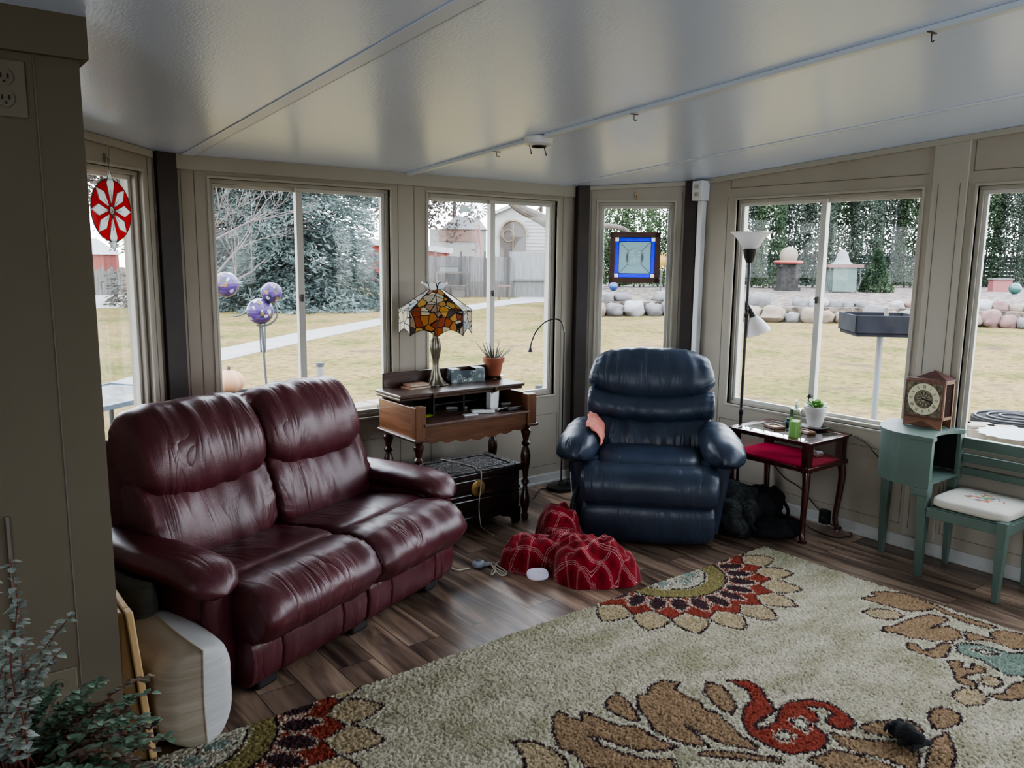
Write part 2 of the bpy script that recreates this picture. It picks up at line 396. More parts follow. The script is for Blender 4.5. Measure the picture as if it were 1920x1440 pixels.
trim(q, SHAD, 0)
q = MB(); q.M = WR.M
for x0, x1 in ((ry(2.10), ry(1.92)), (ry(.57), ry(.37))): WR.slab(q, x0, x1, -.012, .01, .08)
trim(q, SIDL)
q = MB(); q.M = WC.M
for x in (c0-.05, c1+.05): q.box(x-.0016, x+.0016, -.0015, .004, .1, 2.05)
q.M = WA.M
for x in (a1+.05, a1+.09): q.box(x-.0016, x+.0016, -.0015, .004, .1, 2.05)
trim(q, SHAD, 0)
BASEB = mat('baseboard_paint', (.50, .50, .48), .45)
for nm, w, x0, x1 in (('back', WL, .03, WL.len-.03), ('right', WR, .02, WR.len), ('right_corner', WC, .02, WC.len-.02), ('left_corner', WA, 0, WA.len-.04)):
    q = MB(); q.M = w.M; q.box(x0, x1, -.016, .01, 0, .07); q.box(x0, x1, -.024, .01, 0, .02)
    struct(q.done('baseboard_'+nm, BASEB, sm=False, bev=.004))
# near-left pillar: crown cap, groove, casing
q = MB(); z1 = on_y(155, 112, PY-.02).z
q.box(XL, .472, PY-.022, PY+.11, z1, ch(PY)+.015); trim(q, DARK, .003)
q = MB()
p1, p2 = on_y(68, 118, PY), on_y(160, 1430, PY); q.box((p1.x+p2.x)/2-.0018, (p1.x+p2.x)/2+.0018, PY-.002, PY+.01, 0, z1)
p1 = on_y(8, 900, PY); q.box(p1.x-.006, p1.x+.002, PY-.008, PY+.01, 0, .9)
trim(q, SHAD, 0)
# ceiling seams (flat joint strips)
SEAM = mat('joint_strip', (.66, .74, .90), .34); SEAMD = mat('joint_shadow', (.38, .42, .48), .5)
for x, w_ in ((1.238, .03), (3.70, .022)):
    q = MB(); q.hexa([(x-w_, YB, ch(YB)-.003), (x+w_, YB, ch(YB)-.003), (x+w_, D-.02, ch(D)-.003), (x-w_, D-.02, ch(D)-.003)],
                     [(x-w_, YB, ch(YB)), (x+w_, YB, ch(YB)), (x+w_, D-.02, ch(D)), (x-w_, D-.02, ch(D))]); trim(q, SEAM, 0)
    q = MB(); q.hexa([(x+w_, YB, ch(YB)-.0035), (x+w_+.003, YB, ch(YB)-.0035), (x+w_+.003, D-.02, ch(D)-.0035), (x+w_, D-.02, ch(D)-.0035)],
                     [(x+w_, YB, ch(YB)), (x+w_+.003, YB, ch(YB)), (x+w_+.003, D-.02, ch(D)), (x+w_, D-.02, ch(D))]); trim(q, SEAMD, 0)
# raceway along the middle seam
def rq(q, x0, x1, y0, y1, h): 
    q.hexa([(x0, y0, ch(y0)-h), (x1, y0, ch(y0)-h), (x1, y1, ch(y1)-h), (x0, y1, ch(y1)-h)], [(x0, y0, ch(y0)), (x1, y0, ch(y0)), (x1, y1, ch(y1)), (x0, y1, ch(y1))])
RACE = mat('raceway_metal', (.62, .68, .74), .35)
for y0, y1, lab in ((3.14, 4.262, 'short white surface raceway on the ceiling from the round fixture to the window wall'), (YB+.01, 2.99, 'long white surface raceway on the ceiling running from the round fixture over the room')):
    q = MB(); rq(q, 2.487, 2.523, y0, y1, .018); tag(q.done('ceiling_raceway', RACE, sm=False, bev=.003), lab, 'raceway')
for (px, py), lab in (((935, 278), 'small dark hook on the ceiling raceway between round fixture and window wall'), ((1195, 207), 'small dark hook on the ceiling raceway just right of the round fixture'), ((1745, 50), 'small dark hook on the ceiling raceway near the top right of the room')):
    y = {935: 3.38, 1195: 2.43, 1745: 1.23}[px]; q = MB(); z = ch(y)-.0182
    q.box(2.484, 2.526, y-.005, y+.005, z-.002, z+.0005); q.tube([(2.505, y, z), (2.505, y, z-.02), (2.512, y, z-.026), (2.521, y, z-.02)], .0017, 6, sm=3)
    tag(q.done('ceiling_hook', BLACK, ang=60), lab, 'hook')
t = thing('ceiling_fixture', (2.52, 3.065, ch(3.065)), 0, 'round white ceiling fixture base with two dark prongs beside the raceway', 'fixture')
q = MB(); q.lathe([(.001, -.034), (.03, -.034), (.034, -.04), (.058, -.038), (.068, -.03), (.07, 0), (.001, 0)], 36); q.done('housing', WHITE, t)
q = MB(); q.lathe([(.034, -.047), (.036, -.044), (.036, -.036), (.028, -.036), (.026, -.044), (.028, -.047)], 24, cap=False); q.tube([(.026, 0, -.04), (-.026, 0, -.04)], .004, 6); q.done('socket_ring', BLACK, t)
for s in (-1, 1):
    q = MB(); q.tube([(s*.045, .02, -.03), (s*.046, .0, -.075)], .0022, 6); q.ball((s*.046, 0, -.078), .0045, 8, 6); q.done('prong', BLACK, t)
# outlet box with conduit on the right post
OUT = mat('outlet_ivory', (.60, .60, .55), .45)
wp = on_x(1326, 360, E-.06)
t = thing('outlet_box', (E-.06, 3.61, 0), 0, 'white surface outlet box with long white conduit running down beside the dark post', 'outlet')
q = MB(); q.box(-.03, .058, -.04, .04, 1.985, 2.115); q.done('box_body', WHITE, t, sm=False, bev=.005)
q = MB(); q.box(.01, .055, -.022, .022, .08, 1.985); q.done('conduit', WHITE, t, sm=False, bev=.006)
q = MB(); q.box(-.033, -.03, -.02, .02, 2.06, 2.09); q.box(-.033, -.03, -.02, .02, 2.01, 2.04); q.done('socket', SASH, t, sm=False, bev=.002)
for s in (2.075, 2.025):
    q = MB(); q.box(-.0345, -.0325, -.008, -.005, s-.006, s+.006); q.box(-.0345, -.0325, .005, .008, s-.006, s+.006); q.done('slot', BLKP, t, sm=False)
# outlets on the near-left pillar
def outlet(px, py, lab, grp=None):
    p = on_y(px, py, PY)
    t = thing('wall_outlet', (p.x, PY, p.z), 0, lab, 'outlet')
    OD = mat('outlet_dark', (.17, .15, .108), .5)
    q = MB(); q.box(-.047, .047, -.007, 0, -.07, .07); q.done('cover_plate', OD, t, sm=False, bev=.003)
    for z in (.026, -.026):
        q = MB(); q.lathe([(.001, -.004), (.019, -.003), (.02, 0)], 20); 
        o = q.done('socket', OD, t); o.rotation_euler = (radians(90), 0, 0); o.location = (0, -.0115, z)
        q = MB(); q.box(-.009, -.006, -.003, .008, .0035, .0055); q.box(.006, .009, -.003, .008, .0035, .0055); q.ball((0, -.011, .004), .003, 8, 6); q.done('slot', BLKP, o, sm=False).location = (0, 0, -.003)
    return p
outlet(8, 165, 'beige duplex outlet high on the near left pillar by the ceiling')
po = outlet(112, 1300, 'beige duplex outlet low on the near left pillar behind the leafy plant')
pp = on_y(145, 1331, PY-.03)
t = thing('night_light_plug', (pp.x-.01, PY-.012, pp.z), 0, 'small round white plug in the low outlet behind the leafy plant', 'plug')
q = MB(); q.tube([(0, .003, 0), (0, -.02, 0), (0, -.04, 0)], .02, 20, rr=lambda u: .020-.004*u); q.done('plug_body', WHITE, t)
q = MB(); q.tube([(0, -.039, 0), (0, -.043, 0)], .012, 16); q.done('plug_cap', OUT, t)
pa, pb = on_y(170, 1331, PY-.012), on_y(243, 1337, PY-.012)
q = MB(); q.tube([(pa.x, PY-.012, pa.z), (pb.x-.015, PY-.012, pb.z), (.463, PY-.006, pb.z), (.468, PY+.05, pb.z-.01), (.470, PY+.09, .25)], .0065, 8, sm=4)
tag(q.done('extension_cord', BLKP), 'black power cord wrapping around the low edge of the near left pillar', 'cord')
# ---------------------------------------------------------------- burgundy loveseat
BURG = leather('burgundy_leather', (.060, .012, .018), (.105, .023, .032))
NAVY = leather('navy_leather', (.021, .031, .054), (.036, .050, .080))
LV = thing('reclining_loveseat', (1.50, 2.925, 0), radians(22), 'burgundy leather reclining loveseat with two seats, standing diagonally in the left corner', 'loveseat')
def saddle(x0, x1, k, zc=None):
    def w(x, y, z):
        u = (2*x-x0-x1)/(x1-x0); return (x, y, z-k*(1-u*u))
    return w
for i, (x0, x1) in enumerate(((-.645, .005), (-.005, .645))):
    r = random.random()*10+i*5
    q = MB(); [q.sweep([(.02, .05), (-.01, .12), (-.005, .21), (.05, .245), (.14, .22), (.16, .08), (.1, .04)], xa, xb, 24, 14, wr=.004, gather=.003, seed=r+xa) for xa, xb in ((x0+.01, x0+.16), (x0+.155, x1-.155), (x1-.16, x1-.01))]; q.done('footrest', BURG, LV, ang=80)
    q = MB(); q.sweep([(-.05, .225), (-.105, .30), (-.085, .375), (.0, .43), (.10, .437), (.17, .415), (.19, .33), (.12, .24), (.03, .21)], x0, x1, 40, 8, wr=.006, gather=.007, gk=22, seed=r+1); q.done('front_roll', BURG, LV, ang=80)
    q = MB(); q.sweep([(.13, .33), (.14, .42), (.22, .437), (.42, .418), (.62, .39), (.72, .33), (.6, .26), (.3, .26)], x0+.008, x1-.008, 34, 9, wr=.005, gather=.003, seed=r+2); q.done('seat_cushion', BURG, LV, ang=80)
    q = MB(); q.sweep([(.50, .39), (.475, .47), (.50, .58), (.555, .69), (.62, .74), (.72, .72), (.74, .60), (.70, .45), (.62, .36)], x0+.005, x1-.005, 40, 7, warp=saddle(x0, x1, .035), wr=.012, gather=.009, gk=18, seed=r+3); q.done('lumbar_cushion', BURG, LV, ang=80)
    q = MB(); q.sweep([(.57, .655), (.525, .72), (.54, .83), (.60, .93), (.68, .99), (.77, .985), (.83, .91), (.82, .78), (.75, .68), (.65, .635)], x0+.002 if i else x0+.02, x1-.002 if not i else x1-.02, 44, 5, warp=lambda x, y, z, a=x0, b=x1: (x, y, z-.04*(1-((2*x-a-b)/(b-a))**2)*max(0, min(1, (.86-z)/.2))), wr=.010, gather=.007, gk=16, seed=r+4); q.done('headrest_cushion', BURG, LV, ang=80)
q = MB(); q.box(-.60, .60, .12, .78, .05, .34); q.hexa([(-.60, .68, .1), (.60, .68, .1), (.60, .80, .1), (-.60, .80, .1)], [(-.60, .74, .86), (.60, .74, .86), (.60, .86, .86), (-.60, .86, .86)]); q.done('base_frame', BURG, LV, bev=.02)
def rrect(w, h, r, n=5):
    o = []
    for cx, cy, a in ((w-r, h-r, 0), (-w+r, h-r, 90), (-w+r, -h+r, 180), (w-r, -h+r, 270)):
        for k in range(n+1): t = radians(a+90*k/n); o.append((cx+r*cos(t), cy+r*sin(t)))
    return o
for s in (-1, 1):
    # arm body: upright padded slab with rounded front
    q = MB()
    def body(u, v, s=s):
        return None
    rs = []
    for t in [i/14 for i in range(15)]:
        y = .12+.67*t; k = 1-max(0, 1-t/.12)**3*.35; top = .465-.02*t
        rs.append([(s*(.665 if s < 0 else .69)+px*k, y, .05+(top-.05)/2+pz) for px, pz in rrect(.085, (top-.05)/2, .05)])
    q.rings(rs); q.done('arm', BURG, LV, ang=60)
    q = MB(); rs = []
    for i in range(31):
        t = i/30; y = .045+.795*t
        k = min(1, sqrt(max(0, 1-(1-min(1, t/.16))**2))+.05)*(1 if t < .9 else sqrt(max(.02, 1-((t-.9)/.1)**2)))
        zc = .468+.012*sin(pi*t)-(.045*(1-min(1, t/.22))**2); row = []
        for j in range(28):
            a = 2*pi*j/28; ca, sa = cos(a), sin(a)
            gx = .112*math.copysign(abs(ca)**.8, ca)*k; gz = (.055 if sa > 0 else .048)*math.copysign(abs(sa)**.75, sa)*k
            d = .004*noise.noise(Vector((y*22, a*2, s*3)))+(.006*max(0, 1-t/.2))*sin(j*2.4)*k
            row.append((s*(.685 if s < 0 else .705)+gx*(1+d*8), y, zc+gz*(1+d*12)))
        rs.append(row)
    q.rings(rs); q.done('arm_pillow', BURG, LV, ang=80)
    q = MB(); q.ball((s*(.665 if s < 0 else .69), .11, .265), (.075, .035, .215), 20, 14, .7); q.done('arm_front_panel', BURG, LV, ang=80)
for x in (-.52, .0, .52):
    q = MB(); q.box(x-.05, x+.05, .04, .12, .0, .055); q.done('foot', BLKP, LV, sm=False, bev=.012)

# ---------------------------------------------------------------- navy recliner
RC = thing('recliner', (3.235, 2.935, 0), radians(-47), 'navy blue leather rocker recliner with channelled back standing in front of the corner window', 'recliner')
def W(k, a=.38): return lambda x, y, z: (x, y, z-k*(1-(x/a)**2))
q = MB(); q.sweep([(.03, .035), (-.01, .10), (-.015, .20), (.02, .25), (.12, .25), (.16, .1), (.12, .03)], -.375, .375, 40, 7, warp=lambda x, y, z: (x, y, z-(.018*(1-(x/.37)**2) if z < .1 else 0)), wr=.003, gather=.003, seed=2); q.done('footrest', NAVY, RC, ang=80)
q = MB(); q.sweep([(.0, .24), (-.06, .28), (-.075, .36), (-.04, .43), (.03, .46), (.13, .465), (.2, .44), (.2, .3), (.1, .24)], -.385, .385, 44, 8, wr=.005, gather=.004, seed=4); q.done('front_roll', NAVY, RC, ang=80)
q = MB(); q.sweep([(.04, .34), (.05, .455), (.14, .50), (.33, .505), (.5, .48), (.62, .42), (.6, .3), (.3, .28)], -.30, .30, 34, 7, wr=.005, gather=.003, seed=5); q.done('seat_cushion', NAVY, RC, ang=80)
q = MB(); q.sweep([(.44, .42), (.42, .50), (.44, .60), (.50, .675), (.58, .69), (.66, .62), (.62, .46), (.54, .39)], -.37, .37, 44, 6, warp=W(.035), wr=.014, gather=.009, seed=6); q.done('lumbar_cushion', NAVY, RC, ang=80)
q = MB(); q.sweep([(.49, .655), (.45, .70), (.46, .765), (.52, .815), (.60, .815), (.66, .75), (.64, .67), (.56, .63)], -.385, .385, 44, 7, warp=W(.035), wr=.010, gather=.009, seed=7); q.done('middle_cushion', NAVY, RC, ang=80)
q = MB(); q.sweep([(.53, .785), (.475, .84), (.48, .92), (.53, 1.0), (.60, 1.05), (.68, 1.045), (.74, .96), (.73, .84), (.65, .77)], -.392, .392, 48, 3.4, warp=lambda x, y, z: (x*(1-.14*max(0, z-.85)/.19), y, z-.035*(1-(x/.385)**2)*max(0, min(1, (.95-z)/.15))), wr=.011, gather=.008, seed=8); q.done('headrest_cushion', NAVY, RC, ang=80)
q = MB(); q.hexa([(-.33, .56, .06), (.33, .56, .06), (.33, .66, .06), (-.33, .66, .06)], [(-.32, .62, .9), (.32, .62, .9), (.32, .72, .9), (-.32, .72, .9)]); q.box(-.33, .33, .08, .6, .08, .36); q.done('back_shell', NAVY, RC, bev=.03)
for s in (-1, 1):
    q = MB(); rs = []
    for i in range(29):
        t = i/28; y = .02+.55*t; k = sqrt(max(.006, 1-abs(2*t-1)**3.2)); fl = max(0, 1-t/.75)**1.3
        zc = .515+.05*t; row = []
        for j in range(30):
            a = 2*pi*j/30; ca, sa = cos(a), sin(a); out = ca > 0
            gx = (.135+.045*fl if out else .085)*math.copysign(abs(ca)**.85, ca)*k; gz = (.10 if sa > 0 else .09)*math.copysign(abs(sa)**.85, sa)*k
            gz -= max(0, ca)**2*.014*(fl+.4); d = .05*noise.noise(Vector((y*16, a*2.5, s*3)))+.05*max(0, ca)*sin(y*70+j*.4)*.5
            row.append((s*(.365+gx*(1+d)+.02*fl), y-.01*ca, zc+gz*(1+d)))
        rs.append(row)
    q.rings(rs); q.done('arm_pillow', NAVY, RC, ang=80)
    q = MB(); rs = []
    for i in range(9):
        t = i/8; z = .06+.42*t; w = .03+.035*t
        rs.append([(s*(.35+.02*t)+px, .34+py*(1-.0*t), z) for px, py in rrect(w+.02, .25-.03*(1-t), .03)])
    q.rings(rs); q.done('arm', NAVY, RC, ang=60)
q = MB(); q.tube([(-.40, .10, .30), (-.42, .04, .24), (-.425, .0, .19)], .012, 8, sm=4, flat=.5); q.done('recline_lever', BLKP, RC)
q = MB(); q.box(-.3, .3, .1, .55, 0, .07); q.done('rocker_base', BLKP, RC, sm=False, bev=.02)

# salmon cloth over the recliner's left arm
SALM = mat('salmon_cloth', (.62, .20, .155), .9, (.70, .27, .21), 20, bump=.4, bscale=90)
q = MB()
def cloth(u, v):
    y = .16+.30*v; k = sqrt(max(.006, 1-abs(2*((y-.06)/.52)-1)**3.2)); a = radians(25+62*u+18*sin(v*5))
    # u=0 on the inner side of the arm, u=1 on top
    th = pi-radians(-5+95*u)
    x = .365+.087*cos(th)*k*1.06; z = .532+.022*v+.104*max(-.2, sin(th))*k*1.03
    w = .012*noise.noise(Vector((u*5, v*4, 1)))+.006*sin(u*9+v*14)
    return Vector((-x-0.0+w*.4, y+.02*sin(u*7), z+.009+abs(w)))
q.grid(cloth, 22, 26)
o = q.done('cloth', SALM, None, ang=80); o.location = RC.location; o.rotation_euler = RC.rotation_euler
so = o.modifiers.new('thick', 'SOLIDIFY'); so.thickness = .006; so.offset = 1
tag(o, 'crumpled salmon pink cloth lying on the recliner arm nearest the desk', 'cloth')

# ---------------------------------------------------------------- writing desk
WDK = wood('walnut_dark', (.028, .012, .008), (.07, .03, .018), .3, 0, 5, .3)
WMD = wood('walnut_warm', (.11, .04, .016), (.20, .085, .035), .3, 1, 4, .3)
WMX = wood('walnut_apron', (.075, .028, .013), (.13, .055, .025), .3, 0, 5, .3)
WTOP = wood('desk_writing_top', (.085, .045, .038), (.16, .09, .072), .32, 0, 4, .25)
DX0, DX1, DY0, DY1 = 2.20, 3.035, 3.685, 4.10
DK = thing('writing_desk', ((DX0+DX1)/2, (DY0+DY1)/2, 0), 0, 'walnut writing desk with turned legs, scalloped apron and raised back shelf between the windows', 'desk')
dl = Vector(DK.location)
def dmb():
    q = MB(); q.M = Matrix.Translation(-dl); return q
def turned(h):
    return [(.012, 0), (.02, .004), (.024, .03), (.016, .045), (.018, .055), (.027, .09), (.031, .12), (.026, .15), (.016, .19), (.013, .22), (.024, .235), (.024, .245), (.014, .26), (.018, .30), (.028, .36), (.031, .40),
            (.026, .435), (.015, .465), (.024, .475), (.026, .485), (.016, .50), (.022, .53), (.03, .55), (.03, .562), (.02, .575), (.026, .59), (.026, h)]
for x in (DX0+.04, DX1-.04):
    for y in (DY0+.04, DY1-.035):
        q = dmb(); q.lathe(turned(.60), 20, (x, y, 0)); q.done('leg', WDK, DK)
for x, s in ((DX0, 1), (DX1, -1)):
    a, b = sorted((x, x+s*.028))
    q = dmb(); q.box(a, b, DY0+.02, DY1, .61, .785); q.done('side_panel', WMD, DK, sm=False, bev=.003)
    a, b = sorted((x-s*.004, x+s*.062))
    q = dmb(); q.box(a, b, DY0-.004, DY0+.05, .605, .79); q.done('corner_block', wood('walnut_upright', (.10, .038, .017), (.17, .07, .03), .3, 2, 4, .3), DK, sm=False, bev=.004)
    a, b = sorted((x-s*.015, x+s*.07))
    q = dmb(); q.box(a, b, DY0-.015, DY1+.005, .595, .612); q.done('side_moulding', WDK, DK, sm=False, bev=.005)
q = dmb(); q.box(DX0+.05, DX1-.05, DY0-.012, DY1-.04, .678, .692); q.done('writing_surface', WTOP, DK, sm=False, bev=.003)
# scalloped apron
q = dmb(); n = 60; top = .678; pts = []
def scal(u):
    c = abs(2*u-1); return .600-.030*(1-c)**.6 - .014*abs(sin(u*pi*7))
xs = [DX0+.055+(DX1-DX0-.11)*i/n for i in range(n+1)]
for i in range(n):
    q.hexa([(xs[i], DY0+.008, scal(i/n)), (xs[i+1], DY0+.008, scal((i+1)/n)), (xs[i+1], DY0+.026, scal((i+1)/n)), (xs[i], DY0+.026, scal(i/n))],
           [(xs[i], DY0+.008, top), (xs[i+1], DY0+.008, top), (xs[i+1], DY0+.026, top), (xs[i], DY0+.026, top)])
bmesh.ops.remove_doubles(q.bm, verts=q.bm.verts, dist=.0001); q.done('apron', WMX, DK, sm=False)
q = dmb(); q.box(DX0-.02, DX1+.02, 3.815, 4.11, .818, .836); q.box(DX0-.012, DX1+.012, 3.83, 4.11, .80, .816); q.done('upper_shelf', WDK, DK, sm=False, bev=.004)
for x in (DX0+.2, DX1-.2):
    q = dmb(); q.box(x-.012, x+.012, 3.808, 3.828, .803, .832); q.done('hinge', mat('aged_brass', (.07, .045, .025), .45, metal=.8), DK, sm=False, bev=.002)
q = dmb(); q.box(DX0+.03, DX1-.03, 4.10, 4.118, .83, .925); q.done('back_board', WDK, DK, sm=False, bev=.004)
q = dmb(); q.box(DX0+.02, DX1-.02, 4.07, 4.10, .61, .80); 
for x in (2.45, 2.66, 2.86): q.box(x-.005, x+.005, 3.90, 4.08, .69, .80)
q.box(2.45, 2.86, 3.9, 4.08, .745, .75); q.done('pigeonholes', mat('dark_interior', (.012, .008, .006), .6), DK, sm=False)

# things on the desk
SH = .836; WS = .692
lp = on_z(817, 722, SH)
BRZ = mat('bronze_patina', (.13, .115, .085), .38, (.20, .185, .15), 30, metal=.85, bump=.5, bscale=35, bstretch=(1, 1, .25))
LM = thing('table_lamp', (lp.x, lp.y, SH), 0, 'stained glass table lamp with eight-sided amber shade and bronze base on the desk', 'lamp')
q = MB()
def lampbase(u, v):
    prof = [(.0, .002), (.070, 0), (.072, .006), (.060, .014), (.042, .03), (.030, .055), (.022, .09), (.017, .12), (.018, .15), (.026, .19), (.032, .225), (.031, .25), (.022, .275), (.016, .29), (.017, .30), (.012, .32), (.012, .40), (.0, .40)]
    t = v*(len(prof)-1); i = min(int(t), len(prof)-2); f = t-i; r = prof[i][0]*(1-f)+prof[i+1][0]*f; z = prof[i][1]*(1-f)+prof[i+1][1]*f
    r *= 1+.09*sin(u*2*pi*8)*(1 if z < .3 else .2)
    return (r*cos(2*pi*u), r*sin(2*pi*u), z)
q.grid(lampbase, 48, 52, cu=True); q.done('base', BRZ, LM, ang=80)
TIF = [(.75, .66, .50), (.42, .10, .02), (.66, .40, .12), (.60, .55, .45), (.33, .07, .03), (.76, .70, .58), (.10, .07, .06), (.55, .22, .06), (.45, .30, .20), (.72, .38, .08)]
TIP = [(.86, .86, .84), (.75, .72, .66), (.60, .68, .80), (.80, .70, .50), (.90, .90, .88), (.70, .75, .80), (.85, .78, .62), (.80, .82, .84)]
TG1 = translucent('amber_stained_glass', (.5, .2, .05), .55, .15, TIF, .045, 20); TG2 = translucent('pale_stained_glass', (.8, .8, .8), .55, .15, TIP, .04, 18)
SR, ST, CT = .215, .452, .548
base_ang = atan2(-lp.y, -lp.x)  # direction of the viewer's side of the room
vx = Vector((cos(-YAW), sin(-YAW)))
def av(k): return -YAW+radians(-172+45*k)
LEAD = mat('lead_came', (.02, .016, .013), .45)
PANELS = []
for k in range(8):
    a, b = av(k), av(k+1)
    ma = (k in (1, 2)); mt_ = TG1 if ma else TG2
    q = MB(); P = [(SR*cos(a), SR*sin(a), ST), (SR*cos(b), SR*sin(b), ST), (.045*cos(b), .045*sin(b), CT+.02), (.045*cos(a), .045*sin(a), CT+.02)]
    q.f([q.v(p) for p in P])
    # skirt with scalloped lower edge
    up = []; lo = []; n = 10
    for i in range(n+1):
        t = i/n; x = SR*((1-t)*cos(a)+t*cos(b)); y = SR*((1-t)*sin(a)+t*sin(b)); up.append((x, y, ST)); lo.append((x, y, ST-.125+.028*abs(sin(t*pi*1.5 if k % 2 else pi*t))**.8 if False else ST-.142+.036*sin(pi*t)))
    U_ = [q.v(p) for p in up]; W_ = [q.v(p) for p in lo]
    for i in range(n): q.f([U_[i], U_[i+1], W_[i+1], W_[i]])
    PANELS.append(q.done('glass_panel', mt_, None, sm=False))
q = MB()
for k in range(8):
    a, b = av(k), av(k+1)
    q.tube([(.045*cos(a), .045*sin(a), CT+.02), (SR*cos(a), SR*sin(a), ST), (SR*cos(a), SR*sin(a), ST-.142)], .0028, 6)
    q.tube([(SR*cos(a), SR*sin(a), ST), (SR*cos(b), SR*sin(b), ST)], .0028, 6)
    q.tube([(SR*((1-t)*cos(a)+t*cos(b)), SR*((1-t)*sin(a)+t*sin(b)), ST-.142+.036*sin(pi*t)) for t in [i/8 for i in range(9)]], .002, 5)
shd = q.done('lamp_shade', LEAD, LM)
for o in PANELS: o.parent = shd
q = MB()
def crown(u, v):
    a = 2*pi*u-YAW; r = .042+.036*v**1.3+.006*v*sin(8*a+1); z = CT+.02+.04*v+.006*v*cos(8*a)
    return (r*cos(a), r*sin(a), z)
q.grid(crown, 48, 6, cu=True); q.done('shade_crown', TG2, shd, ang=80)
# tissue box
TB1, tbn, tbb = _nt('flowered_card')
vo = N(tbn, 'ShaderNodeTexVoronoi', Scale=24); L(tbn, mapping(tbn), vo.inputs['Vector'])
L(tbn, ramp(tbn, vo.outputs['Distance'], [(0, (.12, .16, .17)), (.14, (.55, .60, .58)), (.3, (.12, .15, .165)), (.42, (.30, .36, .34)), (.5, (.10, .13, .15))], 'CONSTANT'), tbb.inputs['Base Color'])
tb = on_z(873, 716, SH)
T = thing('tissue_box', (tb.x+.01, tb.y+.03, SH), radians(-8), 'grey blue flower-patterned tissue box with scooped opening, beside the lamp on the desk', 'tissue box')
q = MB(); w, d, h = .115, .055, .085
out = [(-w, 0), (w, 0), (w, h), (.055, h)]+[(.055*cos(a), h-.01-.045*sin(a)) for a in [pi*i/10 for i in range(11)]]+[(-.055, h), (-w, h)]
q.M = Matrix.Rotation(pi/2, 4, 'X'); q.prism(out, d, d-.003); q.prism(out, -d, -d+.003); q.M = Matrix()
q.box(-w, -w+.003, -d, d, 0, h); q.box(w-.003, w, -d, d, 0, h); q.box(-w, w, -d, d, 0, .003); q.box(-w, -.055, -d, d, h-.002, h); q.box(.055, w, -d, d, h-.002, h)
bmesh.ops.triangulate(q.bm, faces=[f for f in q.bm.faces if len(f.verts) > 4]); q.done('carton', TB1, T, sm=False)
q = MB(); q.ball((0, 0, .025), (.10, .045, .022), 20, 10, .5, .15); q.done('tissues', mat('tissue_white', (.62, .64, .66), .9), T)
# stacked small books left of the lamp
BKC = mat('tan_cover', (.22, .12, .075), .6, (.28, .16, .10), 12); PAGE = mat('page_edges', (.55, .48, .38), .8)
bp = on_z(783, 727, SH)
for i, (w, d, h, dx, lab) in enumerate(((.075, .05, .012, 0, 'thin brown book lying on the desk under another, left of the lamp'), (.065, .045, .014, .005, 'thin tan book lying on top of the other book left of the lamp'))):
    T = thing('book', (bp.x+dx-.01, bp.y+.0+dx, SH+(.0125 if i else 0)), radians(6-8*i), lab, 'book')
    q = MB(); q.box(-w, w, -d, d, 0, .002); q.box(-w, w, -d, d, h-.002, h); q.box(-w, -w+.003, -d, d, 0, h); q.done('cover', BKC, T, sm=False, bev=.001)
    q = MB(); q.box(-w+.003, w-.003, -d+.003, d-.003, .002, h-.002); q.done('pages', PAGE, T, sm=False)
# potted succulent
TER = mat('terracotta', (.26, .075, .04), .75, (.34, .11, .06), 14)
def pot(T, s, mt_, nm='pot'):
    q = MB(); q.lathe([(.0, .004), (.036*s, .002), (.040*s, .012), (.052*s, .082*s), (.060*s, .083*s), (.062*s, .112*s), (.053*s, .112*s), (.050*s, .098*s), (0, .096*s)], 32); q.done(nm, mt_, T)
    q = MB(); q.lathe([(0, .0965*s), (.03*s, .099*s), (.0495*s, .0975*s)], 20, cap=False); q.done('soil', mat('potting_soil', (.03, .02, .014), .95, bump=.5, bscale=200), T)
pt = on_z(925, 708, SH)
T = thing('potted_succulent', (pt.x, pt.y, SH+.004), 0, 'terracotta pot with spiky grey-green succulent at the right end of the desk shelf', 'plant')
pot(T, 1.15, TER)
SUC = mat('succulent_leaf', (.10, .15, .09), .55, (.18, .13, .10), 18)
for k in range(15):
    a = k*2.4+.4; ln = .07+.06*((k*37) % 10)/10; tilt = .35+.65*((k*53) % 10)/10; rt = .015
    if k in (3, 8): ln = .15; tilt = 1.0; a = -.5+.3*(k == 8)
    if k == 5: ln = .15; tilt = .75; a = 2.5
    q = MB(); b0 = Vector((rt*cos(a), rt*sin(a), .108)); dr = Vector((cos(a)*sin(tilt), sin(a)*sin(tilt), cos(tilt)))
    q.tube([b0, b0+dr*ln*.5, b0+dr*ln+Vector((0, 0, .012))], .006, 6, rr=lambda u: .0095*(1-u*.75), sm=4, flat=.5); q.done('leaf', SUC, T)
q = MB(); q.lathe([(0, 0), (.05, 0), (.066, .016), (.063, .017), (.048, .0035), (0, .0035)], 32)
o = q.done('plant_saucer', glass_pane('clear_plastic', (.8, .82, .82), 2.5)); o.location = (pt.x, pt.y, SH+.0005); tag(o, 'clear plastic saucer under the terracotta pot on the desk', 'saucer')
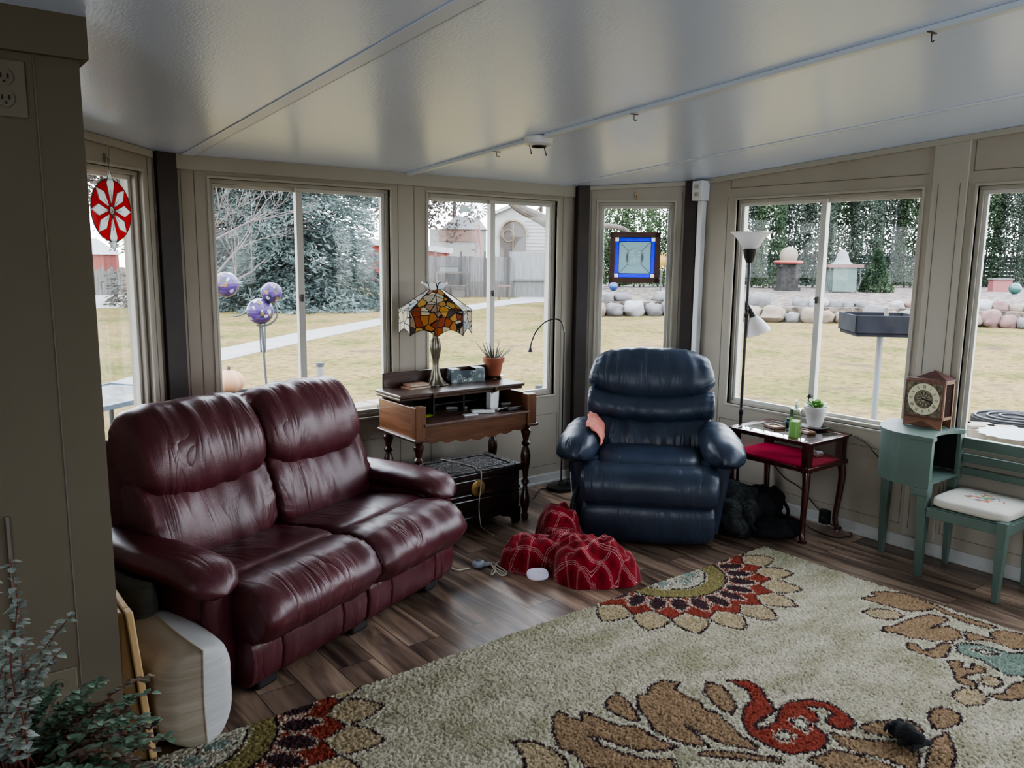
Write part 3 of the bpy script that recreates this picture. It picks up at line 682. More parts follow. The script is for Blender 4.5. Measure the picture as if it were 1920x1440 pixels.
# small items on the writing surface
def item(name, px, py, rz, lab, cat, z=WS): 
    p = on_z(px, py, z); return thing(name, (p.x, p.y, z), radians(rz), lab, cat)
YEL = mat('neon_yellow', (.55, .78, .04), .7); DGR = mat('dark_grey_plastic', (.05, .05, .05), .4); LGR = mat('light_grey_plastic', (.58, .58, .56), .4)
q = MB(); q.grid(lambda u, v: ((u-.5)*.05, (v-.5)*.05, .0008+.010*(1-v)**2*0+.008*u*u), 5, 5); o = q.done('sticky_note', YEL, sm=True); p = on_z(802, 781, WS); o.location = (p.x, p.y, WS+.0005); o.rotation_euler = (0, 0, .1); tag(o, 'neon yellow sticky note at the left edge of the desk writing surface', 'note')
T = item('remote_control', 856, 766, -28, 'slim grey remote control with dark keys near the back of the desk surface', 'remote')
q = MB(); q.box(-.065, .065, -.018, .018, 0, .014); q.done('body', LGR, T, sm=False, bev=.006)
q = MB(); [q.box(-.05+i*.017, -.04+i*.017, -.01+j*.011, -.003+j*.011, .013, .0155) for i in range(6) for j in range(2)]; q.done('keys', DGR, T, sm=False)
T = item('white_card_holder', 882, 779, -10, 'small flat white plastic case at the front edge of the desk', 'case')
q = MB(); q.box(-.045, .045, -.018, .018, 0, .009); q.done('body', WHITE, T, sm=False, bev=.004); q = MB(); q.box(.02, .04, -.012, .012, .009, .0105); q.done('button', LGR, T, sm=False)
T = item('handset', 905, 774, -24, 'large white handset lying in the middle of the desk surface', 'handset')
q = MB(); q.box(-.07, .07, -.028, .028, 0, .02); q.done('body', WHITE, T, sm=False, bev=.009, seg=3); q = MB(); q.box(.01, .055, -.016, .016, .0195, .021); q.done('display', DGR, T, sm=False, bev=.001)
T = item('remote_control', 966, 768, 6, 'black remote control lying at the right end of the desk surface', 'remote')
q = MB(); q.box(-.075, .075, -.02, .02, 0, .017); q.done('body', BLKP, T, sm=False, bev=.007)
q = MB(); [q.box(-.06+i*.016, -.05+i*.016, -.011+j*.010, -.005+j*.010, .0165, .0185) for i in range(7) for j in range(2)]; q.done('keys', LGR, T, sm=False)
T = item('remote_control', 952, 758, -18, 'small white remote control behind the black one on the desk', 'remote')
q = MB(); q.box(-.05, .05, -.02, .02, 0, .013); q.done('body', WHITE, T, sm=False, bev=.006); q = MB(); q.box(-.03, .03, -.01, .01, .0125, .0142); q.done('keys', LGR, T, sm=False)
T = item('letter_rack', 924, 768, 12, 'upright white paper holder with notes standing on the desk surface', 'letter rack')
q = MB(); q.box(-.04, .04, -.018, .018, 0, .004); q.box(-.04, -.035, -.018, .018, 0, .11); q.box(-.04, .04, .012, .016, 0, .105); q.done('rack_frame', WHITE, T, sm=False, bev=.002)
q = MB(); q.hexa([(-.033, -.012, .004), (.035, -.012, .004), (.035, .01, .004), (-.033, .01, .004)], [(-.03, -.016, .10), (.04, -.014, .115), (.04, -.002, .115), (-.03, -.002, .10)]); q.done('papers', mat('paper', (.66, .66, .66), .9), T, sm=False)
T = item('crumpled_receipt', 942, 769, 0, 'crumpled white paper slip lying in front of the upright holder', 'paper')
q = MB(); q.grid(lambda u, v: ((u-.5)*.10, (v-.5)*.045, .007+.018*abs(noise.noise(Vector((u*3, v*3, 4))))), 12, 8); q.done('slip', mat('paper_slip', (.62, .62, .62), .9), T)
p = on_z(902, 759, WS); q = MB(); q.tube([(-.06, 0, .004), (.05, .02, .004), (.058, .0215, .004)], .004, 8, rr=lambda u: .0038 if u < .9 else .0015); o = q.done('pen', BLKP); o.location = (p.x, p.y, WS+.0003); tag(o, 'thin dark pen lying near the back of the desk surface', 'pen')

# ---------------------------------------------------------------- carved chest under the desk
CHST = wood('carved_dark_wood', (.008, .005, .004), (.022, .012, .009), .3, 0, 8, .4)
CARV, cvn, cvb = _nt('carved_relief')
cv = N(cvn, 'ShaderNodeTexVoronoi', Scale=34); cv2 = N(cvn, 'ShaderNodeTexNoise', Scale=22, Detail=3); L(cvn, mapping(cvn), cv2.inputs['Vector'])
mxv = N(cvn, 'ShaderNodeVectorMath', operation='ADD'); s2 = N(cvn, 'ShaderNodeVectorMath', operation='SCALE'); s2.inputs['Scale'].default_value = .12; L(cvn, cv2.outputs['Color'], s2.inputs[0]); L(cvn, mapping(cvn), mxv.inputs[0]); L(cvn, s2.outputs[0], mxv.inputs[1]); L(cvn, mxv.outputs[0], cv.inputs['Vector'])
L(cvn, ramp(cvn, cv.outputs['Distance'], [(.2, (.05, .035, .03)), (.6, (.012, .008, .007))]), cvb.inputs['Base Color']); cvb.inputs['Roughness'].default_value = .28
cbm = N(cvn, 'ShaderNodeBump', Strength=1, Distance=.012); L(cvn, cv.outputs['Distance'], cbm.inputs['Height']); L(cvn, cbm.outputs['Normal'], cvb.inputs['Normal'])
TX0, TX1, TY0, TY1, TZ = 2.255, 2.945, 3.70, 4.06, .365
T = thing('carved_chest', ((TX0+TX1)/2, (TY0+TY1)/2, 0), 0, 'dark carved wooden chest with round brass lock plate standing under the desk', 'chest')
def tq(): q = MB(); q.M = Matrix.Translation((-(TX0+TX1)/2, -(TY0+TY1)/2, 0)); return q
q = tq(); q.box(TX0+.01, TX1-.01, TY0+.01, TY1, .075, TZ-.03); q.box(TX0, TX1, TY0, TY1, .07, .10); q.box(TX0+.005, TX1-.005, TY0+.003, TY1, .215, .235); q.done('chest_body', CHST, T, sm=False, bev=.004)
q = tq(); q.box(TX0-.008, TX1+.008, TY0-.008, TY1+.005, TZ-.035, TZ-.004); q.done('chest_lid', CHST, T, sm=False, bev=.004)
q = tq(); q.box(TX0+.06, TX1-.06, TY0+.06, TY1-.06, TZ-.006, TZ+.002)
for c in ((TX0, TX1, TY0, TY0+.045), (TX0, TX1, TY1-.045, TY1), (TX0, TX0+.045, TY0+.045, TY1-.045), (TX1-.045, TX1, TY0+.045, TY1-.045)): q.box(c[0], c[1], c[2], c[3], TZ-.006, TZ+.004)
q.done('carved_panel', CARV, T, sm=False, bev=.002)
q = tq(); q.box(TX0+.05, TX1-.05, TY0-.001, TY0+.012, .245, .322); q.box(TX0+.05, TX1-.05, TY0-.001, TY0+.012, .115, .205); q.done('front_relief', CHST, T, sm=False, bev=.006)
for x, s in ((TX0, 1), (TX1, -1)):
    for y, e in ((TY0, 1), (TY1, -1)):
        q = tq(); P = [(0, 0), (0, .0)]
        a = [(x, .085), (x, .01), (x+s*.02, 0), (x+s*.05, .0), (x+s*.06, .03), (x+s*.09, .05), (x+s*.14, .06), (x+s*.16, .085)]
        q.M = q.M @ Matrix(((1, 0, 0, 0), (0, 0, 1, 0), (0, 1, 0, 0), (0, 0, 0, 1))); q.prism(a, y, y+e*.03); q.done('bracket_foot', CHST, T, sm=False, bev=.004)
BRS = mat('old_brass', (.42, .28, .11), .38, (.30, .19, .07), 25, metal=.8)
lk = on_y(898, 897, TY0-.01)
q = tq(); q.M = q.M @ Matrix.Translation((lk.x, TY0-.002, .268)) @ Matrix.Rotation(pi/2, 4, 'X'); q.lathe([(0, .004), (.04, .005), (.048, .003), (.05, 0)], 32, cap=False); q.lathe([(0, .009), (.018, .008), (.02, .004)], 20, cap=False); lkp = q.done('lock_plate', BRS, T)
q = tq(); q.M = q.M @ Matrix.Translation((lk.x, TY0-.012, .268)); q.box(-.006, .006, -.006, .004, -.018, .012); q.done('hasp', mat('dark_brass', (.12, .07, .03), .4, metal=.8), lkp, sm=False, bev=.003)
CRD = mat('beige_cord', (.48, .43, .38), .6)
q = MB(); pts = [on_z(826, 861, TZ+.008), on_z(860, 868, TZ+.006), on_z(890, 876, TZ+.006)]; P0 = Vector((lk.x+.01, TY0-.018, TZ+.002))
pts = [Vector(p) for p in pts]+[Vector((lk.x, TY0+.01, TZ+.008)), P0, Vector((lk.x+.002, TY0-.022, .27)), Vector((lk.x-.008, TY0-.022, .16)), Vector((lk.x+.0, TY0-.03, .05)), on_z(905, 990, .004), on_z(925, 1003, .004)]
q.tube(pts, .0033, 6, sm=6); tag(q.done('lamp_cord', CRD, ang=80), 'thin beige cord draped over the carved chest and down its lock plate', 'cord')

# ---------------------------------------------------------------- slim gooseneck floor lamp
T = thing('gooseneck_floor_lamp', (3.61, 4.09, 0), 0, 'slim black gooseneck reading floor lamp standing beside the desk', 'lamp')
q = MB(); q.lathe([(0, 0), (.10, 0), (.103, .008), (.10, .024), (.085, .028), (.02, .034), (.012, .06), (0, .06)], 36); q.done('base', BLACK, T)
q = MB(); q.cyl((0, 0, .03), (0, 0, 1.10), .0055, n=10); q.done('pole', BLACK, T)
gp = [(0, 0, 1.10)]; tgt = [on_p(x, y, (3.61, 4.09, 0), Vector((sin(YAW), cos(YAW), 0)))-Vector((3.61, 4.09, 0)) for x, y in ((1053, 604), (1040, 598), (1022, 604), (1006, 620), (997, 640), (994, 655))]
q = MB(); q.tube(gp+tgt, .005, 8, sm=6); q.done('gooseneck', BLACK, T)
e = tgt[-1]; q = MB(); q.lathe([(0, .022), (.006, .02), (.010, .005), (.017, -.012), (.017, -.018), (0, -.018)], 20, (e.x, e.y, e.z)); q.done('lamp_head', BLACK, T)
q = MB(); a = on_z(1000, 935, .004); q.tube([a, on_z(1015, 917, .004), on_z(1040, 918, .004)], .003, 6, sm=6); tag(q.done('floor_cord', BLKP), 'thin black cord on the floor between desk leg and slim floor lamp base', 'cord')

# ---------------------------------------------------------------- torchiere
tx, ty = 4.235, 3.085
T = thing('torchiere_floor_lamp', (tx, ty, 0), 0, 'black torchiere floor lamp with white bowl shade and side reading shade by the right window', 'lamp')
FRO = translucent('frosted_white_glass', (.78, .76, .76), .45, .35)
q = MB(); q.lathe([(0, 0), (.125, 0), (.128, .01), (.12, .022), (.02, .03), (.014, .05), (0, .05)], 36); q.done('base', BLACK, T)
q = MB(); q.cyl((0, 0, .03), (0, 0, 1.60), .0095, n=12); q.lathe([(.0095, .62), (.014, .63), (.014, .66), (.0095, .67)], 12, cap=False); q.lathe([(.0095, 1.24), (.014, 1.25), (.014, 1.28), (.0095, 1.29)], 12, cap=False); q.done('pole', BLACK, T)
q = MB(); q.lathe([(0, 1.575), (.02, 1.58), (.036, 1.62), (.042, 1.655), (.044, 1.663), (0, 1.663)], 28); q.done('shade_holder', BLACK, T)
q = MB(); q.lathe([(.035, 1.661), (.055, 1.68), (.075, 1.715), (.098, 1.745), (.125, 1.764), (.122, 1.767), (.094, 1.748), (.07, 1.717), (.05, 1.683), (.02, 1.666)], 40, cap=False); q.done('bowl_shade', FRO, T)
vd = Vector((sin(YAW), cos(YAW), 0)); O_ = Vector((tx, ty, 0))
j0, j1, j2 = [on_p(x, y, O_, vd)-O_ for x, y in ((1399, 565), (1406, 578), (1414, 600))]
q = MB(); q.tube([j0-Vector((0, 0, .06)), j0, j1], .006, 8, sm=3); q.done('side_arm', BLACK, T)
ax = (j2-j1).normalized(); rot = ax.to_track_quat('Z', 'Y').to_matrix().to_4x4()
q = MB(); q.M = Matrix.Translation(j1) @ rot; q.lathe([(0, -.005), (.010, 0), (.016, .03), (.024, .06), (0, .06)], 20); q.done('side_holder', BLACK, T)
q = MB(); q.M = Matrix.Translation(j1) @ rot; q.lathe([(.022, .055), (.035, .07), (.052, .10), (.066, .135), (.078, .165), (.075, .166), (.063, .136), (.048, .10), (.03, .07), (.015, .06)], 32, cap=False); q.done('side_shade', FRO, T)
# ---------------------------------------------------------------- display table
MAH = wood('mahogany', (.035, .008, .007), (.085, .018, .014), .25, 2, 5, .4)
VEL = mat('red_velvet', (.46, .012, .055), .9, (.56, .02, .07), 6, spec=.15)
AX0, AX1, AY0, AY1, AZ = 4.0, 4.405, 2.445, 2.99, .585
cx, cy = (AX0+AX1)/2, (AY0+AY1)/2; hx, hy = (AX1-AX0)/2, (AY1-AY0)/2
T = thing('display_table', (cx, cy, 0), 0, 'mahogany display side table with glass top, glass sides and red velvet tray', 'side table')
for sx in (-1, 1):
    for sy in (-1, 1):
        q = MB(); pts = [(0, .44), (.010, .40), (.018, .34), (.012, .25), (0, .14), (-.004, .07), (.008, .02), (.022, .0)]
        X, Y = sx*(hx-.028), sy*(hy-.028); dd = Vector((sx, sy, 0)).normalized()
        rr = lambda u: .026-.010*min(1, u*1.6)+(.010 if u > .93 else 0)
        q.tube([Vector((X, Y, z))+dd*o for o, z in pts], .02, 10, rr=rr, sm=5); q.box(X-.022, X+.022, Y-.022, Y+.022, .405, AZ-.02); q.done('leg', MAH, T, ang=50)
q = MB()
for z0, z1, o in ((.415, .44, .005), (AZ-.022, AZ-.004, .0)):
    for c in ((-hx-o, hx+o, -hy-o, -hy+.022), (-hx-o, hx+o, hy-.022, hy+o), (-hx-o, -hx+.022, -hy+.02, hy-.02), (hx-.022, hx+o, -hy+.02, hy-.02)): q.box(c[0], c[1], c[2], c[3], z0, z1)
q.done('table_frame', MAH, T, sm=False, bev=.003)
q = MB()
for c in ((-hx-.014, hx+.014, -hy-.014, -hy+.03), (-hx-.014, hx+.014, hy-.03, hy+.014), (-hx-.014, -hx+.03, -hy+.03, hy-.03), (hx-.03, hx+.014, -hy+.03, hy-.03)): q.box(c[0], c[1], c[2], c[3], AZ-.004, AZ+.006)
q.done('top_rim', MAH, T, sm=False, bev=.003)
TGL = mat('glass_table_top', (.30, .33, .34), .06, spec=.8, trans=.75); 
q = MB(); q.box(-hx+.028, hx-.028, -hy+.028, hy-.028, AZ-.003, AZ+.003); q.done('glass_top', glass_pane('glossy_table_glass', (.8, .83, .85), 2.6), T, sm=False)
q = MB()
for c in ((-hx+.004, -hx+.007, -hy+.02, hy-.02), (hx-.007, hx-.004, -hy+.02, hy-.02), (-hx+.02, hx-.02, -hy+.004, -hy+.007), (-hx+.02, hx-.02, hy-.007, hy-.004)): q.box(c[0], c[1], c[2], c[3], .44, AZ-.022)
q.done('side_glass', glass_pane('thin_side_glass', (.97, .97, .97), .25), T, sm=False)
q = MB(); q.box(-hx+.015, hx-.015, -hy+.015, hy-.015, .425, .448); q.done('velvet_tray', VEL, T, sm=False, bev=.004)
# shell ornament inside
q = MB(); q.ball((0, 0, .018), (.035, .02, .017), 16, 10, 1, .5, 3); q.ball((.02, .03, .015), (.018, .022, .014), 12, 8, 1, .6, 5); q.tube([(-.02, .01, .03), (-.01, .04, .045), (.02, .05, .03)], .006, 6, sm=4)
o = q.done('shell_ornament', mat('shell_white', (.62, .58, .54), .5)); o.location = (cx+.08, AY0+.11, .4485); tag(o, 'small white shell-like ornament lying inside the glass display table', 'ornament')
TOPZ = AZ+.0065
def on_table(px, py, z=TOPZ-.003): p = on_z(px, py, z); return p
GZ = AZ+.0035
# wooden framed coaster holders
FRW = wood('light_brown_wood', (.16, .07, .035), (.26, .13, .07), .35, 0, 8, .2)
for (px, py, lab, w, d) in ((1452, 802, 'small brown wooden coaster tray at the far left of the glass table top', .055, .04), (1512, 812, 'small oblong wooden box lying in front of the white plant pot', .05, .028)):
    p = on_table(px, py); T = thing('coaster_tray', (p.x, p.y, GZ), radians(70), lab, 'tray')
    q = MB(); q.box(-w, w, -d, d, 0, .006)
    for c in ((-w, w, -d, -d+.008), (-w, w, d-.008, d), (-w, -w+.008, -d, d), (w-.008, w, -d, d)): q.box(c[0], c[1], c[2], c[3], .0, .017)
    q.done('tray', FRW, T, sm=False, bev=.002); q = MB(); q.lathe([(0, .006), (d*.7, .006), (d*.7, .011), (0, .011)], 20); q.done('coaster', mat('tan_coaster', (.40, .30, .22), .8), T)
# white pot with green plant
p = on_table(1527, 803); WPOT = mat('white_ceramic', (.52, .50, .49), .4)
T = thing('potted_plant', (p.x, p.y, GZ+.010), 0, 'white ceramic pot with small bright green leafy plant on the glass table', 'plant')
pot(T, 1.12, WPOT)
GRN = mat('bright_leaf', (.10, .22, .05), .45, (.20, .36, .12), 10)
def leaf(q, b, dr, ln, w, droop=.3, fold=.15, n=6):
    dr = Vector(dr).normalized(); sd = dr.cross(Vector((0, 0, 1))); sd = sd.normalized() if sd.length > .05 else Vector((1, 0, 0)); up = sd.cross(dr)
    rows = []
    for i in range(n+1):
        t = i/n; c = Vector(b)+dr*ln*t-Vector((0, 0, 1))*droop*ln*t*t; ww = w*sin(pi*min(.97, max(.04, t**.8)))
        rows.append([q.v(c-sd*ww+up*fold*ww), q.v(c), q.v(c+sd*ww+up*fold*ww)])
    for a, b2 in zip(rows, rows[1:]):
        q.f([a[0], a[1], b2[1], b2[0]]); q.f([a[1], a[2], b2[2], b2[1]])
for k in range(16):
    a = k*2.4; q = MB(); el = .6+.75*((k*7) % 10)/10; ln = .075+.04*((k*3) % 5)/5
    b = Vector((.012*cos(a), .012*sin(a), .105)); dr = Vector((cos(a)*cos(el), sin(a)*cos(el), sin(el)))
    q.tube([b, b+dr*.02], .0015, 5); leaf(q, b+dr*.018, dr, ln, .017, .45); q.done('leaf', GRN, T)
q = MB(); q.lathe([(0, 0), (.05, 0), (.085, .012), (.088, .017), (.084, .016), (.05, .008), (0, .008)], 36)
o = q.done('plant_saucer', WPOT); o.location = (p.x, p.y, GZ+.0005); tag(o, 'white ceramic saucer under the white plant pot on the glass table', 'saucer')
# green hand soap bottle
p = on_table(1490, 818); T = thing('soap_bottle', (p.x, p.y, GZ), radians(20), 'clear pump bottle half full of pale green liquid soap on the glass table', 'bottle')
PET = mat('clear_bottle', (.75, .85, .72), .08, trans=.85, spec=.5); SOAP = translucent('green_soap', (.66, .86, .48), .5, .3)
q = MB(); q.rings([[(1.4*x*(1-.12*t+(-.75 if t > .93 else 0)*min(1, (t-.93)/.07)), 1.4*y*(1-.12*t+(-.6 if t > .93 else 0)*min(1, (t-.93)/.07)), .175*t) for x, y in rrect(.034, .022, .014)] for t in (0, .03, .3, .6, .85, .93, .97, 1)]); q.done('bottle_body', glass_pane('clear_bottle_plastic', (.86, .93, .82), 2), T, ang=60)
q = MB(); q.rings([[(x*1.32*(1-.10*t), y*1.32*(1-.10*t), .004+.088*t) for x, y in rrect(.034, .022, .014)] for t in (0, .5, 1)]); q.done('soap', SOAP, T, ang=60)
q = MB(); q.cyl((0, 0, .17), (0, 0, .19), .011); q.cyl((0, 0, .19), (0, 0, .212), .004); q.tube([(.006, 0, .213), (-.012, 0, .215), (-.034, 0, .207)], .0045, 8, sm=3); q.done('pump', mat('pump_white', (.62, .70, .55), .4), T)
p = on_table(1476, 797); T = thing('green_figurine', (p.x, p.y, GZ), 0, 'tiny dark green round figurine on the glass table behind the soap bottle', 'figurine')
q = MB(); q.ball((0, 0, .015), (.018, .016, .016)); q.ball((.004, 0, .035), (.011, .011, .011)); q.done('body', mat('dark_teal', (.03, .09, .08), .4), T)
q = MB(); q.cyl((.012, 0, .036), (.02, 0, .036), .003, .001); q.done('beak', mat('dull_yellow', (.4, .3, .1), .5), T)

# ---------------------------------------------------------------- green telephone bench
GRE = mat('sage_green_paint', (.085, .125, .105), .5, (.10, .145, .12), 5); GRD = mat('cubby_interior', (.012, .014, .014), .7)
GX = 4.05; CF, CBK = GX-.02, 4.40; CY0, CY1 = 1.80, 2.17; GH = .735
T = thing('telephone_bench', (4.22, 1.85, 0), 0, 'sage green painted telephone bench with cubby cabinet, back rail and attached seat under the window', 'bench')
tl = Vector(T.location)
def gq(): q = MB(); q.M = Matrix.Translation(-tl); return q
def outline(o=0):
    P = [(CF-o, CY0-o)]
    for i in range(13):
        a = (pi/2)*i/12; P.append((CBK-(CBK-CF+o)*cos(a)**.75, CY0+.12+(CY1-CY0-.12+o)*sin(a)**.9))
    P.append((CBK, CY0-o)); return P
P = outline(.008)
# top with a concave bite on the opening side
top = [(CF-.008, CY0-.008)]+P[1:-1]+[(CBK, CY0-.008), (CBK-.03, CY0-.008)]+[(CBK-.03-(CBK-.03-CF-.03)*t, CY0-.008+.055*sin(pi*t)**.7) for t in [i/12 for i in range(1, 12)]]+[(CF+.03, CY0-.008)]
q = gq(); q.prism(top, GH-.018, GH); bmesh.ops.triangulate(q.bm, faces=[f for f in q.bm.faces if len(f.verts) > 4]); q.done('cabinet_top', GRE, T, sm=False)
sh = outline(0)
q = gq(); zl = .47
for a, b in zip(sh[:-2], sh[1:-1]):
    n = Vector((b[1]-a[1], -(b[0]-a[0]), 0)).normalized()*.016
    za = zl-.03*0; q.hexa([(a[0], a[1], zl), (b[0], b[1], zl), (b[0]+n.x, b[1]+n.y, zl), (a[0]+n.x, a[1]+n.y, zl)], [(a[0], a[1], GH-.018), (b[0], b[1], GH-.018), (b[0]+n.x, b[1]+n.y, GH-.018), (a[0]+n.x, a[1]+n.y, GH-.018)])
bmesh.ops.remove_doubles(q.bm, verts=q.bm.verts, dist=.0004); q.done('cabinet_front', GRE, T, sm=False)
for xa, xb in ((CBK-.05, CBK-.001), (CF+.003, CF+.035)): q = gq(); q.box(xa, xb, CY0+.003, CY0+.02, zl+.001, GH-.019); q.done('opening_stile', GRE, T, sm=False)
q = gq(); q.prism([(4.2+(x-4.2)*.94, CY0+.004+(y-CY0)*.94) for x, y in sh], zl+.02, zl+.034); q.done('cubby_shelf', GRE, T, sm=False)
q = gq(); q.box(CBK-.008, CBK-.003, CY0+.03, CY1-.06, zl+.04, GH-.03); q.done('cubby_lining', GRD, T, sm=False)
def leg(x, y, ztop, lean=(0, 0), w=.045, nm='leg'):
    q = gq(); a = w/2; b = w*.28
    q.hexa([(x+lean[0]+i*b, y+lean[1]+j*b, 0) for i, j in ((-1, -1), (1, -1), (1, 1), (-1, 1))], [(x+i*a, y+j*a, ztop) for i, j in ((-1, -1), (1, -1), (1, 1), (-1, 1))]); q.done(nm, GRE, T, sm=False, bev=.003)
leg(CF+.03, CY0+.03, zl+.02, (.01, 0), .055); leg(4.26, CY1-.045, zl+.02, (0, .0), .05); leg(CBK-.03, CY0+.03, zl+.02)
# bracket under cabinet front
q = gq(); q.box(CF+.002, CF+.018, CY0, CY0+.09, zl-.045, zl); q.done('corner_bracket', GRE, T, sm=False, bev=.01)
SY0, SY1, SZ = 1.425, 1.80, .375
leg(GX+.0, SY0+.025, SZ+.02, (-.01, 0), .05); leg(4.375, SY0+.025, SZ+.02, (.0, 0), .045)
q = gq()
q.box(GX-.02, GX+.005, SY0, SY1, SZ-.045, SZ+.005); q.box(4.37, 4.395, SY0, SY1, SZ-.045, SZ+.005); q.box(GX, 4.38, SY0, SY0+.022, SZ-.045, SZ+.005); q.box(GX, 4.38, SY1-.022, SY1, SZ-.045, SZ+.005); q.box(GX, 4.38, SY0+.01, SY1-.01, SZ-.005, SZ+.01); q.done('seat_frame', GRE, T, sm=False, bev=.003)
q = gq(); q.box(4.375, 4.40, .95, CY0, .64, .695); q.box(4.382, 4.396, .95, CY0, .565, .61); q.box(4.382, 4.396, .95, CY0, .50, .535); q.done('back_rail', GRE, T, sm=False, bev=.004)
q = gq(); q.box(4.365, 4.40, .94, .975, 0, .70); q.done('rear_post', GRE, T, sm=False, bev=.004)
CUS, un, ub = _nt('embroidered_seat')
d0 = N(un, 'ShaderNodeVectorMath', operation='LENGTH'); L(un, mapping(un, (9, 7, 0)), d0.inputs[0]); 
v1 = N(un, 'ShaderNodeTexVoronoi', Scale=46); L(un, mapping(un), v1.inputs['Vector']); sp = N(un, 'ShaderNodeSeparateColor'); L(un, v1.outputs['Color'], sp.inputs[0])
flo = ramp(un, sp.outputs[0], [(0, (.50, .48, .42)), (.38, (.45, .12, .10)), (.52, (.12, .22, .10)), (.68, (.10, .14, .20)), (.76, (.50, .48, .42)), (.9, (.5, .3, .12))], 'CONSTANT')
lt = N(un, 'ShaderNodeMath', operation='LESS_THAN'); lt.inputs[1].default_value = .62
nz = N(un, 'ShaderNodeTexNoise', Scale=16); L(un, mapping(un), nz.inputs['Vector']); am = N(un, 'ShaderNodeMath', operation='ADD'); L(un, d0.outputs['Value'], am.inputs[0]); sm_ = N(un, 'ShaderNodeMath', operation='MULTIPLY_ADD'); sm_.inputs[1].default_value = 1.1; sm_.inputs[2].default_value = -.55; L(un, nz.outputs['Fac'], sm_.inputs[0]); L(un, sm_.outputs[0], am.inputs[1]); L(un, am.outputs[0], lt.inputs[0])
mm = N(un, 'ShaderNodeMix', data_type='RGBA'); L(un, lt.outputs[0], mm.inputs[0]); mm.inputs[6].default_value = (.50, .48, .42, 1); L(un, flo, mm.inputs[7]); L(un, mm.outputs[2], ub.inputs['Base Color']); ub.inputs['Roughness'].default_value = .9
q = MB()
def cush(u, v):
    a = 2*pi*u; b = -pi/2+pi*v; e = .28
    sg = lambda x: math.copysign(abs(x)**e, x)
    x, y, z = sg(cos(b))*sg(cos(a)), sg(cos(b))*sg(sin(a)), math.copysign(abs(sin(b))**.6, sin(b))
    return (x*.178, y*.182, z*.028+.006*(1-x*x)*(z > 0)+.003*noise.noise(Vector((x*5, y*5, z))))
q.grid(cush, 64, 20, cu=True); o = q.done('seat_cushion', CUS, T, ang=80); o.location = Vector(((GX+4.39)/2-.005, (SY0+SY1)/2, SZ+.036))-tl
# clock
CW = wood('clock_wood', (.10, .045, .03), (.17, .08, .05), .35, 2, 6, .3)
c = on_z(1735, 802, GH); fl, fr = on_z(1691, 795, GH), on_z(1765, 808, GH)
dv = Vector((fr.x-fl.x, fr.y-fl.y, 0)); ang = atan2(dv.y, dv.x); cw = .115
T = thing('mantel_clock', ((fl.x+fr.x)/2+.055*-sin(ang)*1.0, (fl.y+fr.y)/2+.055*cos(ang)*1.0, GH), ang, 'wooden mantel clock with gabled top and round roman numeral dial standing on the green cabinet', 'clock')
K = .88
def kq(): q = MB(); q.M = Matrix.Scale(K, 4); return q
q = kq()
q.box(-cw, cw, -.06, .06, .055, .063); q.box(-cw, cw, -.06, .06, .282, .292)
q.box(-cw, -cw+.008, -.055, .06, .055, .285); q.box(-cw, cw, .05, .06, .06, .285); q.done('case', CW, T, sm=False, bev=.002)
q = kq(); q.box(cw-.012, cw-.004, -.05, .05, .063, .282); q.done('side_recess', mat('dark_cavity', (.02, .009, .007), .95, spec=.1), T, sm=False)  # dark sheet whose colour stands in for the shaded hollow of the case
q = kq(); [q.box(cw-.008, cw+.002, y0, y1, z0, z1) for y0, y1, z0, z1 in ((-.06, -.045, .06, .285), (.045, .06, .06, .285), (-.06, .06, .06, .075), (-.06, .06, .27, .285))]; q.ball((cw+.004, 0, .17), .004, 8, 6); q.done('door_frame', CW, T, sm=False)
q = kq(); q.hexa([(-.09, -.01, .292), (cw+.01, -.06, .292), (cw+.01, .06, .292), (-.09, .06, .292)], [(0.02, -.003, .345), (.024, -.004, .345), (.024, .004, .345), (.02, .004, .345)]); q.done('gable_roof', wood('clock_roof', (.05, .015, .012), (.08, .025, .018), .35), T, sm=False, bev=.002)
for y0, y1 in ((-.06, -.052), (.052, .06)):
    q = kq(); q.M = q.M @ Matrix(((1, 0, 0, 0), (0, 0, 1, 0), (0, 1, 0, 0), (0, 0, 0, 1))); q.prism([(-cw, 0), (-cw, .055), (cw, .055), (cw, 0), (.085, .006), (0, .042), (-.085, .006)], y0, y1)
    bmesh.ops.triangulate(q.bm, faces=[f for f in q.bm.faces if len(f.verts) > 4]); q.done('scalloped_base', wood('base_wood', (.16, .07, .04), (.25, .12, .07), .35), T, sm=False)
PLT = mat('engraved_brass', (.05, .045, .03), .45, (.22, .19, .13), 60, metal=.5, detail=6)
q = kq(); q.box(-cw+.01, cw-.01, -.0635, -.056, .068, .278); dpl = q.done('dial_plate', PLT, T, sm=False)
q = kq(); [q.box(a, b, -.066, -.055, c_, d) for a, b, c_, d in ((-cw, cw, .270, .284), (-cw, cw, .062, .072), (-cw, -cw+.011, .072, .27), (cw-.011, cw, .072, .27))]; q.done('bezel', CW, T, sm=False, bev=.002)
MR = Matrix.Translation((0, -.0645, .172)) @ Matrix.Rotation(pi/2, 4, 'X')
CRM = mat('cream_dial', (.60, .57, .38), .5)
q = kq(); q.M = q.M @ MR; q.lathe([(.056, 0), (.056, .0018), (.094, .0018), (.094, 0)], 56, cap=False); q.done('chapter_ring', CRM, dpl, ang=30)
q = kq(); q.M = q.M @ MR
nums = ['XII', 'I', 'II', 'III', 'IIII', 'V', 'VI', 'VII', 'VIII', 'IX', 'X', 'XI']
